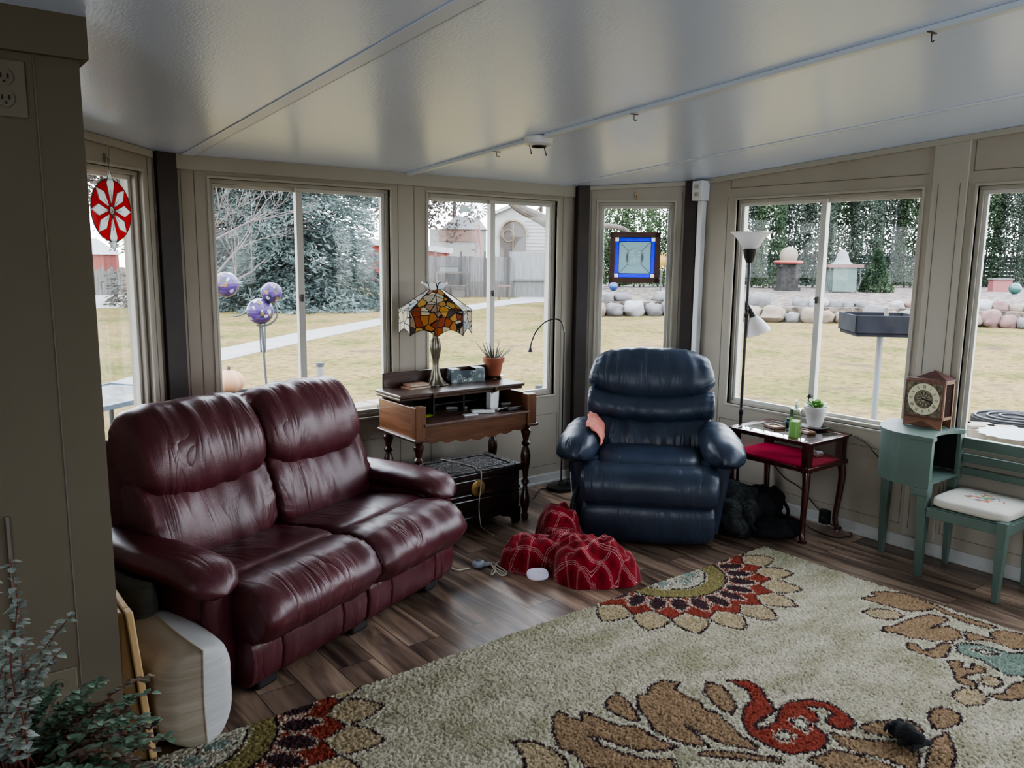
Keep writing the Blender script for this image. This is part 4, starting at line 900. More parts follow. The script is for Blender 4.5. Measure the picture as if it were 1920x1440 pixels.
def stroke(q, M, x0, y0, x1, y1, w):
    d = Vector((x1-x0, y1-y0)); nn = Vector((-d.y, d.x)).normalized()*w/2
    a, b, c_, e = (x0+nn.x, y0+nn.y), (x1+nn.x, y1+nn.y), (x1-nn.x, y1-nn.y), (x0-nn.x, y0-nn.y)
    q.M = M; q.f([q.v(P[0], P[1], .0024) for P in (a, b, c_, e)])
base_M = Matrix.Scale(K, 4) @ MR
for h, s in enumerate(nums):
    a = -2*pi*h/12; wd = {'I': .0042, 'V': .0085, 'X': .0085}; tot = sum(wd[c_] for c_ in s); x = -tot/2; M_ = base_M @ Matrix.Rotation(a, 4, 'Z') @ Matrix.Translation((0, .075, 0)); H_ = .010
    for c_ in s:
        w = wd[c_]
        if c_ == 'I': stroke(q, M_, x+w/2, -H_, x+w/2, H_, .0019)
        if c_ == 'V': stroke(q, M_, x+.001, H_, x+w/2, -H_, .0022); stroke(q, M_, x+w-.001, H_, x+w/2, -H_, .0012)
        if c_ == 'X': stroke(q, M_, x+.001, H_, x+w-.001, -H_, .0022); stroke(q, M_, x+w-.001, H_, x+.001, -H_, .0012)
        x += w
q.done('numerals', BLKP, dpl, sm=False)
q = kq(); q.M = q.M @ MR
for k in range(12): a = 2*pi*k/12; q.tube([(.012*cos(a), .012*sin(a), .001), (.040*cos(a), .040*sin(a), .001)], .0022, 5, rr=lambda u: .0012+.0022*u)
q.lathe([(0, .002), (.012, .002), (.012, 0)], 20); q.done('dial_rosette', mat('pale_brass', (.42, .38, .26), .4, metal=.4), T)
q = kq(); q.M = q.M @ MR
for hour, ln, w in ((3.62, .062, .008), (3.42, .042, .011)):
    a = pi/2-2*pi*hour/12; q.hexa([(-.01*cos(a)-w/2*sin(a), -.01*sin(a)+w/2*cos(a), .004), (-.01*cos(a)+w/2*sin(a), -.01*sin(a)-w/2*cos(a), .004), (ln*cos(a)+w/4*sin(a), ln*sin(a)-w/4*cos(a), .004), (ln*cos(a)-w/4*sin(a), ln*sin(a)+w/4*cos(a), .004)],
        [(-.01*cos(a)-w/2*sin(a), -.01*sin(a)+w/2*cos(a), .0052), (-.01*cos(a)+w/2*sin(a), -.01*sin(a)-w/2*cos(a), .0052), (ln*cos(a)+w/4*sin(a), ln*sin(a)-w/4*cos(a), .0052), (ln*cos(a)-w/4*sin(a), ln*sin(a)+w/4*cos(a), .0052)])
q.done('hands', BLKP, dpl, sm=False)

# ---------------------------------------------------------------- bags, adapter, cords by the right wall
CAM_, cn1, cb1 = _nt('camouflage_cloth')
n1 = N(cn1, 'ShaderNodeTexNoise', Scale=13, Detail=3, Distortion=1.5); L(cn1, mapping(cn1), n1.inputs['Vector'])
L(cn1, ramp(cn1, n1.outputs['Fac'], [(0, (.004, .005, .007)), (.47, (.007, .010, .010)), (.52, (.025, .032, .03)), (.6, (.006, .007, .010)), (.68, (.04, .045, .04))], 'CONSTANT'), cb1.inputs['Base Color']); cb1.inputs['Roughness'].default_value = .75
BLC = mat('black_cloth', (.003, .003, .005), .9, (.006, .007, .010), 9, bump=.3, bscale=30)
def lump(q, c, r, seed, e=.8, wob=.35):
    q.ball(c, r, 36, 22, e, wob, seed)
def blob_fix(q): 
    for v in q.bm.verts:
        if v.co.z < .003: v.co.z = .003
T = thing('camouflage_bag', (3.84, 2.83, 0), radians(20), 'dark camouflage duffel bag slumped on the floor between recliner and glass table', 'bag')
q = MB(); lump(q, (0, 0, .13), (.15, .17, .15), 2); blob_fix(q); q.done('bag_body', CAM_, T, ang=80)
q = MB(); lump(q, (.02, .08, .24), (.11, .12, .05), 4); q.done('bag_flap', BLC, T, ang=80)
q = MB(); q.tube([(-.08, -.08, .22), (-.12, -.14, .15), (-.1, -.17, .08), (-.02, -.17, .05)], .012, 8, sm=5, flat=.35); q.done('strap', BLC, T)
T = thing('black_shoulder_bag', (4.02, 2.76, 0), radians(-20), 'black soft fabric bag lying under the glass table beside the camouflage bag', 'bag')
q = MB(); lump(q, (0, 0, .12), (.12, .10, .13), 11); lump(q, (.02, -.10, .05), (.17, .12, .055), 14); lump(q, (.08, .02, .16), (.08, .07, .09), 17); blob_fix(q); q.done('bag_body', BLC, T, ang=80)
q = MB(); q.tube([(.1, -.1, .05), (.16, -.06, .12), (.12, .0, .2), (.05, .05, .22)], .011, 8, sm=5, flat=.35); q.done('strap', BLC, T)
p = on_x(1547, 972, E-.05)
T = thing('power_adapter', (E-.045, on_x(1547, 960, E-.045).y, .02), 0, 'black square power adapter against the wall behind the glass table', 'adapter')
q = MB(); q.box(-.02, .02, -.03, .03, 0, .085); q.done('adapter_body', BLKP, T, sm=False, bev=.005); q = MB(); q.box(-.022, -.0195, -.012, .012, .03, .05); q.done('adapter_label', DGR, T, sm=False)
q = MB(); q.tube([on_x(1602, 818, E-.03), on_x(1625, 832, E-.03), on_x(1640, 850, E-.04), on_x(1655, 866, E-.03)], .003, 6, sm=5); tag(q.done('extension_cord', BLKP), 'black cord running down the wall from the glass table toward the green cabinet', 'cord')
pa = [on_x(x, y, E-.02) for x, y in ((1440, 858), (1470, 895), (1500, 915), (1530, 950))]+[on_x(1546, 965, E-.055), on_x(1560, 985, E-.06)]+[on_z(1585, 992, .005), on_z(1597, 1003, .005), on_z(1570, 1008, .005), on_z(1535, 998, .005), on_z(1500, 978, .005)]
q = MB(); q.tube(pa, .0033, 6, sm=6); tag(q.done('adapter_cord', BLKP), 'black cord hanging behind the glass table and curling on the floor by its rear leg', 'cord')

# ---------------------------------------------------------------- plaid blanket
PLD, pn, pb = _nt('red_plaid_fleece')
tc = N(pn, 'ShaderNodeUVMap'); tc.uv_map = 'UVMap'; sx_ = N(pn, 'ShaderNodeSeparateXYZ'); L(pn, tc.outputs[0], sx_.inputs[0])
def line(sock, period, offs, w):
    out = None
    for of in offs:
        a = N(pn, 'ShaderNodeMath', operation='ADD'); a.inputs[1].default_value = of; L(pn, sock, a.inputs[0])
        b = N(pn, 'ShaderNodeMath', operation='MODULO'); b.inputs[1].default_value = period; L(pn, a.outputs[0], b.inputs[0])
        c_ = N(pn, 'ShaderNodeMath', operation='LESS_THAN'); c_.inputs[1].default_value = w; L(pn, b.outputs[0], c_.inputs[0])
        if out is None: out = c_.outputs[0]
        else: mxx = N(pn, 'ShaderNodeMath', operation='MAXIMUM'); L(pn, out, mxx.inputs[0]); L(pn, c_.outputs[0], mxx.inputs[1]); out = mxx.outputs[0]
    return out
lx1 = line(sx_.outputs['X'], .11, (.5, .491, .482), .0024); ly1 = line(sx_.outputs['Y'], .11, (.5, .491), .0024)
dk = line(sx_.outputs['X'], .11, (.45,), .04); dk2 = line(sx_.outputs['Y'], .11, (.45,), .04)
dd_ = N(pn, 'ShaderNodeMath', operation='ADD'); L(pn, dk, dd_.inputs[0]); L(pn, dk2, dd_.inputs[1]); hf = N(pn, 'ShaderNodeMath', operation='MULTIPLY'); hf.inputs[1].default_value = .5; L(pn, dd_.outputs[0], hf.inputs[0])
base = ramp(pn, hf.outputs[0], [(0, (.26, .012, .024)), (.5, (.20, .010, .018)), (1, (.14, .007, .013))])
ls = N(pn, 'ShaderNodeMath', operation='ADD'); L(pn, lx1, ls.inputs[0]); L(pn, ly1, ls.inputs[1]); l2 = N(pn, 'ShaderNodeMath', operation='MULTIPLY'); l2.inputs[1].default_value = .62; l2.use_clamp = True; L(pn, ls.outputs[0], l2.inputs[0])
pm = N(pn, 'ShaderNodeMix', data_type='RGBA'); L(pn, l2.outputs[0], pm.inputs[0]); L(pn, base, pm.inputs[6]); pm.inputs[7].default_value = (.62, .42, .42, 1); L(pn, pm.outputs[2], pb.inputs['Base Color']); pb.inputs['Roughness'].default_value = .95; pb.inputs['Sheen Weight'].default_value = .08; pb.inputs['Specular IOR Level'].default_value = .15
bl = []
def gpx(x, y): p = on_z(x, y); return p.x, p.y
for (x, y, rx, ry_, h, rot) in ((1002, 1060, .185, .135, .16, -.5), (1110, 1082, .205, .165, .205, -.62), (1046, 1024, .20, .125, .235, .95), (1062, 1058, .16, .13, .17, 0), (985, 1048, .13, .11, .13, .3), (1150, 1085, .13, .12, .15, -.6)):
    a, b = gpx(x, y); bl.append((a, b, rx, ry_, h, rot))
bx = sum(b[0] for b in bl)/len(bl); by = sum(b[1] for b in bl)/len(bl)
def bh(x, y):
    wx = x+.02*noise.noise(Vector((x*9, y*9, 0))); wy = y+.02*noise.noise(Vector((x*9, y*9, 5))); h = 0
    for a, b, rx, ry_, hh, ro in bl:
        dx, dy = wx-a, wy-b; u = (dx*cos(ro)+dy*sin(ro))/rx; v = (-dx*sin(ro)+dy*cos(ro))/ry_; d2 = u*u+v*v
        if d2 < 1: h = max(h, hh*(1-d2**1.8)**.5)
    if h <= 0: return 0
    n = noise.noise(Vector((x*8+y*3, y*8-x*2, 2))); r = 1-abs(n)*2.2; r2 = 1-2*abs(noise.noise(Vector((x*17, y*13+x*6, 8))))
    r3 = 1-2.6*abs(noise.noise(Vector((x*11-y*7, y*10+x*5, 12))))
    return h*(.74+.20*r+.10*r3)+.018*r2*min(1, h/.06)
bm = bmesh.new(); uvl = bm.loops.layers.uv.new('UVMap'); st = .0085; nx_, ny_ = 134, 124; G_ = {}
hm = [[bh(bx+(i-nx_/2)*st, by+(j-ny_/2)*st) for j in range(ny_)] for i in range(nx_)]
h0_ = hm; hs_ = [r[:] for r in hm]
for _ in range(5): hs_ = [[(hs_[max(0, i-1)][j]+hs_[min(nx_-1, i+1)][j]+hs_[i][max(0, j-1)]+hs_[i][min(ny_-1, j+1)]+hs_[i][j])/5 for j in range(ny_)] for i in range(nx_)]
# arc-length style uv so that the plaid follows the folds
ux = [[0]*ny_ for _ in range(nx_)]; uy = [[0]*ny_ for _ in range(nx_)]
for j in range(ny_):
    for i in range(1, nx_): ux[i][j] = ux[i-1][j]+sqrt(st*st+min(.02, abs(hs_[i][j]-hs_[i-1][j]))**2)
for i in range(nx_):
    for j in range(1, ny_): uy[i][j] = uy[i][j-1]+sqrt(st*st+min(.02, abs(hs_[i][j]-hs_[i][j-1]))**2)
for j in range(ny_):
    mu = ux[nx_//2][j]
    for i in range(nx_): ux[i][j] -= mu
for i in range(nx_):
    mu = uy[i][ny_//2]
    for j in range(ny_): uy[i][j] -= mu
def gv(i, j):
    if (i, j) not in G_:
        h = hm[i][j]; G_[i, j] = bm.verts.new((bx+(i-nx_/2)*st, by+(j-ny_/2)*st, max(.002, h)))
    return G_[i, j]
for i in range(nx_-1):
    for j in range(ny_-1):
        ks = ((i, j), (i+1, j), (i+1, j+1), (i, j+1))
        if max(hm[a][b] for a, b in ks) > 0:
            f = bm.faces.new([gv(*k) for k in ks])
            for lp_, (a, b) in zip(f.loops, ks):
                x, y = ux[a][b], uy[a][b]; wv = .018*noise.noise(Vector((a*.06, b*.06, 3)))
                lp_[uvl].uv = (5+x*.92+y*.38+wv, 5+y*.92-x*.38+wv)
for _ in range(3): bmesh.ops.smooth_vert(bm, verts=bm.verts, factor=.5, use_axis_x=True, use_axis_y=True, use_axis_z=True)
bm.verts.ensure_lookup_table(); BV = [v for v in bm.verts if v.is_boundary]; NB = {v: [e.other_vert(v) for e in v.link_edges if e.is_boundary] for v in BV}
for _ in range(12):
    new = {v: (v.co*.4+sum((n.co for n in NB[v]), Vector())*(.6/len(NB[v]))) for v in BV if NB[v]}
    for v, c_ in new.items(): v.co.x, v.co.y, v.co.z = c_.x, c_.y, .002
for v in bm.verts: v.co.z = max(.002, v.co.z-.004*(v.co.z < .02))
me = bpy.data.meshes.new('plaid_blanket'); bm.to_mesh(me); bm.free(); me.polygons.foreach_set('use_smooth', [True]*len(me.polygons)); me.materials.append(PLD)
o = bpy.data.objects.new('plaid_blanket', me); COL.objects.link(o); tag(o, 'red plaid fleece blanket with thin white lines crumpled on the floor before the recliner', 'blanket')
BLK_O = o
p = on_z(1008, 1078, .05); q = MB(); q.ball((0, 0, 0), (.055, .036, .007), 24, 10, .75); la = q.done('care_patch', mat('lilac_patch', (.66, .62, .74), .8)); la.parent = o; la.location = (p.x, p.y, p.z+.004); la.rotation_euler = (radians(35), 0, radians(-30)); la['label'] = 'pale lilac oval patch'
# heating controller with its cords
T = thing('blanket_controller', (*gpx(897, 1064), 0), 0, 'small round grey blanket controller with thumb wheel on the wood floor', 'controller')
GRC = mat('grey_blue_plastic', (.28, .31, .36), .4)
q = MB(); q.ball((0, 0, .02), (.035, .028, .02), 20, 12, .8); q.ball((.045, -.012, .012), (.025, .018, .010), 16, 8, .8); q.done('controller_body', GRC, T); q = MB(); q.lathe([(0, .047), (.012, .046), (.016, .036), (.016, .03)], 16, cap=False); q.done('thumb_wheel', mat('dark_wheel', (.1, .11, .13), .4), T)
CRW = mat('cream_cord', (.55, .50, .42), .6)
q = MB(); q.tube([on_z(x, y, .006) for x, y in ((838, 1058), (850, 1067), (862, 1069), (880, 1065))], .004, 6, sm=6)
q.tube([on_z(x, y, .006+.004*(i % 3)) for i, (x, y) in enumerate(((905, 1060), (915, 1056), (935, 1068), (948, 1076), (938, 1078), (922, 1060), (925, 1056), (940, 1065), (950, 1073), (944, 1078), (930, 1066), (928, 1072), (921, 1077), (932, 1056), (945, 1052), (965, 1066)))], .004, 6, sm=6)
co_ = q.done('cord', CRW, T, ang=80); co_.matrix_parent_inverse = Matrix.Translation(-Vector(T.location))
p = on_z(1075, 975, .10)
T = thing('white_charger_plug', (*gpx(1072, 990), .0), 0, 'white charger plug with loose cord leaning against the left front of the recliner', 'charger')
q = MB(); q.M = Matrix.Translation((0, 0, .11)) @ Matrix.Rotation(.25, 4, 'Y'); q.box(-.017, .017, -.014, .014, -.06, .05); q.done('charger_body', WHITE, T, sm=False, bev=.008, seg=3)
q = MB(); q.tube([(0.008, 0, .15), (.02, .0, .21), (.035, .01, .235), (.03, .02, .15), (.015, .02, .2), (.02, .04, .28), (.035, .06, .33)], .0032, 6, sm=6); q.tube([(0, 0, .05), (0, .01, .02), (.02, .02, .004)], .0032, 6, sm=5); q.done('charger_cord', WHITE, T)

# ---------------------------------------------------------------- shag rug
RX0, RX1, RY0, RY1 = .40, 3.765, -.2, 2.545
PT = 'p'
def px4(pts, ox, oy, s): return [gpx(ox+u/s, oy+v/s) for u, v in pts]
BRN, TAN, RED, TEAL, PLUM, GOLD, BG = (.27, .18, .105), (.38, .30, .185), (.235, .045, .028), (.175, .225, .18), (.052, .026, .030), (.24, .20, .085), (.49, .47, .36)
polys = []
def add(pts, col, ox=940, oy=1260, s=4.0, outl=.012, world=False): polys.append((pts if world else px4(pts, ox, oy, s), col, outl))
add([(80, 560), (250, 560), (400, 620), (480, 700), (560, 900), (200, 900), (160, 660)], TAN)
add([(430, 330), (520, 380), (600, 400), (600, 330), (660, 350), (780, 400), (880, 440), (1000, 440), (1100, 490), (1200, 550), (1330, 600), (1180, 630), (1000, 620), (880, 580), (760, 540), (640, 510), (760, 590), (900, 640), (1050, 680), (1300, 700), (1300, 800), (900, 800), (640, 760), (560, 660), (430, 600), (390, 500), (385, 380)], BRN)
add([(870, 185), (920, 230), (1000, 320), (1040, 400), (960, 400), (850, 350), (780, 300), (790, 240)], BRN)
add([(1210, 95), (1340, 105), (1300, 150), (1350, 200), (1480, 260), (1540, 330), (1600, 330), (1700, 420), (1800, 520), (1920, 590), (1900, 625), (1650, 570), (1500, 500), (1380, 430), (1480, 520), (1560, 600), (1380, 580), (1230, 520), (1130, 460), (1100, 390), (1020, 300), (1020, 210), (1090, 200), (1120, 130)], BRN)
add([(1540, 105), (1640, 130), (1720, 210), (1760, 290), (1730, 350), (1650, 320), (1580, 260), (1520, 190)], BRN)
add([(1480, 640), (1700, 630), (1920, 660), (2100, 690), (2100, 720), (1800, 690), (1500, 670)], BRN)
R_ = dict(ox=1340, oy=1260)
add([(90, 95), (240, 95), (320, 140), (390, 220), (450, 320), (420, 350), (300, 420), (310, 460), (400, 440), (460, 400), (480, 310), (560, 250), (700, 235), (860, 270), (980, 340), (1050, 420), (1020, 470), (920, 465), (840, 420), (840, 380), (890, 350), (820, 310), (700, 290), (680, 300), (750, 340), (790, 400), (720, 420), (830, 500), (850, 570), (780, 630), (560, 655), (400, 590), (280, 520), (210, 420), (210, 320), (280, 240), (240, 170), (160, 130)], RED, **R_)
add([(570, 400), (640, 390), (710, 420), (680, 480), (600, 440)], BG, **R_); add([(460, 500), (520, 480), (580, 520), (560, 550), (480, 540)], BG, **R_)
add([(1080, 460), (1150, 420), (1300, 400), (1480, 400), (1560, 470), (1480, 540), (1300, 520), (1150, 500)], BRN, **R_)
add([(1620, 310), (1720, 300), (1840, 350), (1850, 410), (1750, 460), (1640, 460), (1600, 380)], BRN, **R_)
add([(850, 480), (960, 520), (1150, 550), (1330, 560), (1500, 580), (1530, 660), (1530, 800), (1300, 700), (1050, 640), (920, 570)], BRN, **R_)
add([(880, 620), (1000, 640), (1200, 700), (1450, 800), (900, 800), (700, 700)], BRN, **R_)
add([(1620, 540), (1740, 490), (1780, 600), (1800, 680), (1760, 800), (1570, 800)], BRN, **R_)
H_ = dict(ox=1580, oy=1080, s=5.332)
add([(160, 250), (340, 230), (280, 200), (400, 185), (600, 210), (760, 260), (920, 330), (1080, 400), (1240, 460), (1380, 500), (1560, 560), (1440, 565), (1240, 510), (1080, 440), (920, 370), (800, 380), (640, 390), (540, 360), (380, 320)], BRN, **H_)
add([(190, 395), (260, 370), (400, 370), (540, 390), (600, 430), (560, 465), (440, 475), (320, 450)], TAN, **H_)
add([(390, 590), (400, 555), (520, 530), (680, 460), (860, 420), (1030, 450), (1050, 480), (880, 560), (1060, 540), (1160, 590), (1200, 650), (1100, 690), (900, 700), (840, 670), (660, 660), (520, 610)], BRN, **H_)
add([(640, 710), (740, 720), (800, 790), (900, 770), (980, 710), (1100, 710), (1060, 790), (1020, 850), (900, 860), (760, 820), (640, 760)], BRN, **H_)
add([(1120, 740), (1200, 710), (1400, 740), (1600, 790), (1700, 810), (1850, 800), (2100, 900), (2000, 1080), (1850, 1050), (1640, 1040), (1500, 960), (1400, 890), (1250, 850), (1150, 800)], TEAL, **H_); add([(1300, 780), (1450, 790), (1550, 820), (1400, 825)], BG, **H_)
add([(1470, 610), (1600, 580), (1750, 610), (1950, 680), (1950, 760), (1700, 770), (1560, 720), (1400, 680), (1240, 690), (1220, 600), (1340, 620), (1520, 680)], BRN, **H_)
add([(1040, 890), (1130, 880), (1190, 900), (1180, 960), (1280, 970), (1300, 920), (1400, 960), (1440, 1010), (1240, 1030), (1200, 1060), (1350, 1120), (1340, 1160), (1200, 1140), (1120, 1080), (1100, 990)], BRN, **H_)
add([(1350, 1090), (1420, 1040), (1560, 1060), (1590, 1120), (1520, 1160), (1400, 1130)], TAN, **H_)
add([(1110, 1200), (1200, 1165), (1350, 1180), (1450, 1260), (1400, 1330), (1260, 1350), (1150, 1310), (1090, 1250)], TAN, **H_)
add([(1460, 1230), (1600, 1210), (1720, 1110), (1950, 1080), (2000, 1260), (1640, 1285), (1500, 1260)], BRN, **H_)
NP = [(np.array(a), c_, o_, (min(q_[0] for q_ in a)-.03, max(q_[0] for q_ in a)+.03, min(q_[1] for q_ in a)-.03, max(q_[1] for q_ in a)+.03)) for a, c_, o_ in polys]
st = .0048
gx = np.arange(RX0, RX1+st, st); gy = np.concatenate([np.arange(RY0, .85, .03), np.arange(.85, RY1+st, st)])
gx[-1] = RX1; gy[-1] = RY1
Xg, Yg = np.meshgrid(gx, gy, indexing='ij'); rs_ = np.random.RandomState(5)
Xj = Xg+rs_.uniform(-.5, .5, Xg.shape)*st*.8; Yj = Yg+rs_.uniform(-.5, .5, Xg.shape)*st*.8
bgn = np.zeros(Xg.shape)
cg = np.array([[noise.noise(Vector((x*4, y*9, 0)))+.6*noise.noise(Vector((x*11, y*25, 4))) for y in gy[::3]] for x in gx[::3]])
bgn = np.repeat(np.repeat(cg, 3, 0), 3, 1)[:Xg.shape[0], :Xg.shape[1]]
k_ = np.clip(.5+bgn*.7+rs_.uniform(-.22, .22, Xg.shape), 0, 1)[..., None]
col = np.array([.53, .48, .375])*(1-k_)+np.array([.29, .27, .175])*k_
# wobbly sampling position so that shapes have tufted edges
wx = Xg+rs_.normal(0, .0028, Xg.shape); wy = Yg+rs_.normal(0, .0028, Xg.shape)
def inside(P, x, y):
    r = np.zeros(x.shape, bool); j = len(P)-1
    for i in range(len(P)):
        xi, yi, xj, yj = P[i, 0], P[i, 1], P[j, 0], P[j, 1]
        if yi != yj:
            c_ = ((yi > y) != (yj > y)) & (x < (xj-xi)*(y-yi)/(yj-yi)+xi); r ^= c_
        j = i
    return r
def edge(P, x, y):
    d = np.full(x.shape, 9.0)
    for i in range(len(P)):
        a, b = P[i-1], P[i]; ab = b-a; t = np.clip(((x-a[0])*ab[0]+(y-a[1])*ab[1])/(ab@ab+1e-9), 0, 1)
        d = np.minimum(d, np.hypot(x-a[0]-t*ab[0], y-a[1]-t*ab[1]))
    return d
def shade(c_, n): return np.array(c_)*(1+rs_.normal(0, .16, n))[:, None]
def paint(P, c_, ol):
    P = np.array(P); b = (P[:, 0].min()-.03, P[:, 0].max()+.03, P[:, 1].min()-.03, P[:, 1].max()+.03)
    m_ = (wx > b[0]) & (wx < b[1]) & (wy > b[2]) & (wy < b[3]); x, y = wx[m_], wy[m_]
    if not len(x): return
    ins = inside(P, x, y); e = edge(P, x, y); c0 = col[m_]
    cr = (~ins) & (e < .015) & (rs_.uniform(size=len(x)) < .5); c0[cr] = shade((.52, .48, .38), cr.sum())
    c0[ins] = shade(c_, ins.sum())
    if ol:
        dk_ = (e < ol*.55) & (rs_.uniform(size=len(x)) < .9); c0[dk_] = shade(PLUM, dk_.sum())*.7
    col[m_] = c0
def rosette(cx, cy):
    n = 20
    def petal(a, r0, r1, w, tip=0):
        P = []
        for t in [i/10 for i in range(11)]: P.append((r0+(r1-r0)*t, w*(sin(pi*t**(.75 if tip else .9))**.7)))
        P = P+[(x, -y) for x, y in P[::-1]]
        return [(cx+x*cos(a)-y*sin(a), cy+x*sin(a)+y*cos(a)) for x, y in P]
    for k in range(n): paint(petal(pi+pi*(k+.0)/(n/2), .455, .665, .080, 1), TAN, .012)
    star = []
    for k in range(2*n): a = pi+pi*k/n; r = .535 if k % 2 == 0 else .465; star.append((cx+r*cos(a+.155), cy+r*sin(a+.155)))
    paint(star, RED, .008)
    for k in range(n+4): paint(petal(pi+2*pi*(k+.5)/(n+4), .31, .45, .036), PLUM, 0)
    for r, c_, ol in ((.305, GOLD, .012), (.205, (.46, .44, .34), .01)):
        paint([(cx+r*cos(2*pi*i/48), cy+r*sin(2*pi*i/48)) for i in range(48)], c_, ol)
    for dx, dy, rx, ry_ in ((-.115, -.095, .04, .036), (.0, -.135, .042, .034), (.085, -.095, .05, .034)):
        for g, c_ in ((1.35, PLUM), (1.0, (.5, .48, .38)), (.8, (.24, .29, .25))): paint([(cx+dx+g*rx*cos(2*pi*i/20), cy+dy+g*ry_*sin(2*pi*i/20)) for i in range(20)], c_, 0)
rosette(3.005, 2.60); rosette(.635, 2.575)
for a, c_, ol in polys: paint(a, c_, ol)
Zg = .012+rs_.uniform(0, .011, Xg.shape)+.004*bgn
ed = np.minimum(np.minimum(Xg-RX0, RX1-Xg), np.minimum(Yg-RY0, RY1-Yg)); Zg = np.where(ed < .02, .003+Zg*np.clip(ed/.02, .05, 1), Zg)
nxg, nyg = Xg.shape; V = np.stack([Xj, Yj, Zg], -1).reshape(-1, 3)
I = np.arange(nxg*nyg).reshape(nxg, nyg); Fq = np.stack([I[:-1, :-1], I[1:, :-1], I[1:, 1:], I[:-1, 1:]], -1).reshape(-1, 4)
me = bpy.data.meshes.new('area_rug'); me.from_pydata(V.tolist(), [], Fq.tolist()); at = me.color_attributes.new('Col', 'FLOAT_COLOR', 'POINT')
zz = (Zg.reshape(-1)-.012)/.02; cc = col.reshape(-1, 3)*np.clip(.82+.34*zz, .6, 1.2)[:, None]  # low pile darkened: shade between tufts put into the colour
at.data.foreach_set('color', np.concatenate([cc, np.ones((len(cc), 1))], 1).astype(np.float32).reshape(-1))
me.polygons.foreach_set('use_smooth', [True]*len(me.polygons)); me.materials.append(vcol_mat('shag_pile')); o = bpy.data.objects.new('area_rug', me); COL.objects.link(o)
tag(o, 'cream shag area rug with red, brown, tan and teal floral pattern on the wood floor', 'rug')
# black plush dog toy on the rug
p = on_z(1703, 1392, .03)
T = thing('plush_toy', (p.x, p.y, .026), 0, 'small black plush dog toy lying on the rug at the lower right', 'toy')
TOY = mat('black_plush', (.006, .007, .009), .95, (.012, .013, .016), 40, bump=.8, bscale=120)
f1, f2 = on_z(1672, 1372, .03)-p, on_z(1728, 1405, .03)-p; dr = (f2-f1).normalized()
q = MB()
q.tube([f1*1.05+Vector((0, 0, .03)), f1*.6+Vector((0, 0, .025)), Vector((0, 0, .03)), f2*.7+Vector((0, 0, .03)), f2+Vector((0, 0, .02))], .02, 14, rr=lambda u: .012+.022*sin(pi*min(1, u*1.05+.05))**.7+.004*sin(u*17), sm=5); q.done('toy_body', TOY, T, ang=80)
for s in (-1, 1):
    q = MB(); nn = Vector((-dr.y, dr.x, 0))*s; q.tube([f1*.8+nn*.012+Vector((0, 0, .035)), f1*.9+nn*.03+Vector((0, 0, .045)), f1+nn*.04+Vector((0, 0, .02))], .009, 8, sm=4, flat=.4); q.done('ear', TOY, T)
    for e in (.9, -.0):
        q = MB(); b = f2*e+Vector((0, 0, .018)); q.tube([b, b+nn*.03, b+nn*.045-Vector((0, 0, .008))], .010, 8, sm=4); q.done('paw', TOY, T)

# ---------------------------------------------------------------- crate, cushions by the pillar
PINE = wood('pale_pine', (.36, .22, .10), (.48, .31, .16), .5, 2, 3, .1)
tp = on_y(258, 1138, 2.58); bt = on_z(288, 1428)
T = thing('wooden_crate', (.455, 2.585, 0), radians(0), 'pale pine board box standing on edge between pillar and grey cushions', 'crate')
H = tp.z; q = MB(); q.hexa([(.0, 0, 0), (.075, -.03, 0), (.075, .5, 0), (0, .5, 0)], [(-.0, 0, H), (.03, -.03, H), (.03, .5, H), (0, .5, H)]); q.done('side_board', PINE, T, sm=False, bev=.006)
q = MB(); q.hexa([(.077, -.045, 0), (.10, -.045, 0), (.10, -.0, 0), (.077, .0, 0)], [(.032, -.045, H+.005), (.055, -.045, H+.005), (.055, -.0, H+.005), (.032, .0, H+.005)]); q.hexa([(.033, -.0, H-.02), (.054, -.0, H-.02), (.054, .52, H-.02), (.033, .52, H-.02)], [(.033, -.0, H+.004), (.054, -.0, H+.004), (.054, .52, H+.004), (.033, .52, H+.004)]); q.done('edge_strip', wood('honey_pine', (.50, .33, .15), (.60, .42, .22), .45, 2, 3, .2), T, sm=False, bev=.005)
def pillow(name, loc, rz, w, h, th, mt, lab, tilt=0, seam=True, mt2=None):
    """square cushion standing on its edge: local x = width, z = height, y = thickness"""
    T = thing(name, loc, rz, lab, 'pillow'); M_ = Matrix.Rotation(tilt, 4, 'X')
    for s, nm in ((-1, 'cushion_front'), (1, 'cushion_back')):
        q = MB(); q.M = M_
        def fn(u, v, s=s):
            a, b = 2*u-1, 2*v-1; k = max(0, (1-a**4)*(1-b**4))**.42; pin = 1-.06*(1-abs(a)**1.5)*abs(b)**3; pin2 = 1-.06*(1-abs(b)**1.5)*abs(a)**3
            return (a*w/2*pin2, s*(th/2*k+.004*noise.noise(Vector((a*4, b*4, s)))*k), h/2+b*h/2*pin)
        q.grid(fn, 30, 30); o = q.done(nm, mt if s < 0 or not mt2 else mt2, T, ang=80)
    if seam:
        q = MB(); q.M = M_; P = []
        for a, b in [(-1+2*i/12, -1) for i in range(12)]+[(1, -1+2*i/12) for i in range(12)]+[(1-2*i/12, 1) for i in range(12)]+[(-1, 1-2*i/12) for i in range(13)]:
            pin = 1-.06*(1-abs(a)**1.5)*abs(b)**3; pin2 = 1-.06*(1-abs(b)**1.5)*abs(a)**3; P.append((a*w/2*pin2, 0, h/2+b*h/2*pin))
        q.tube(P, .0035, 6); q.done('piping', mt, T)
    return T
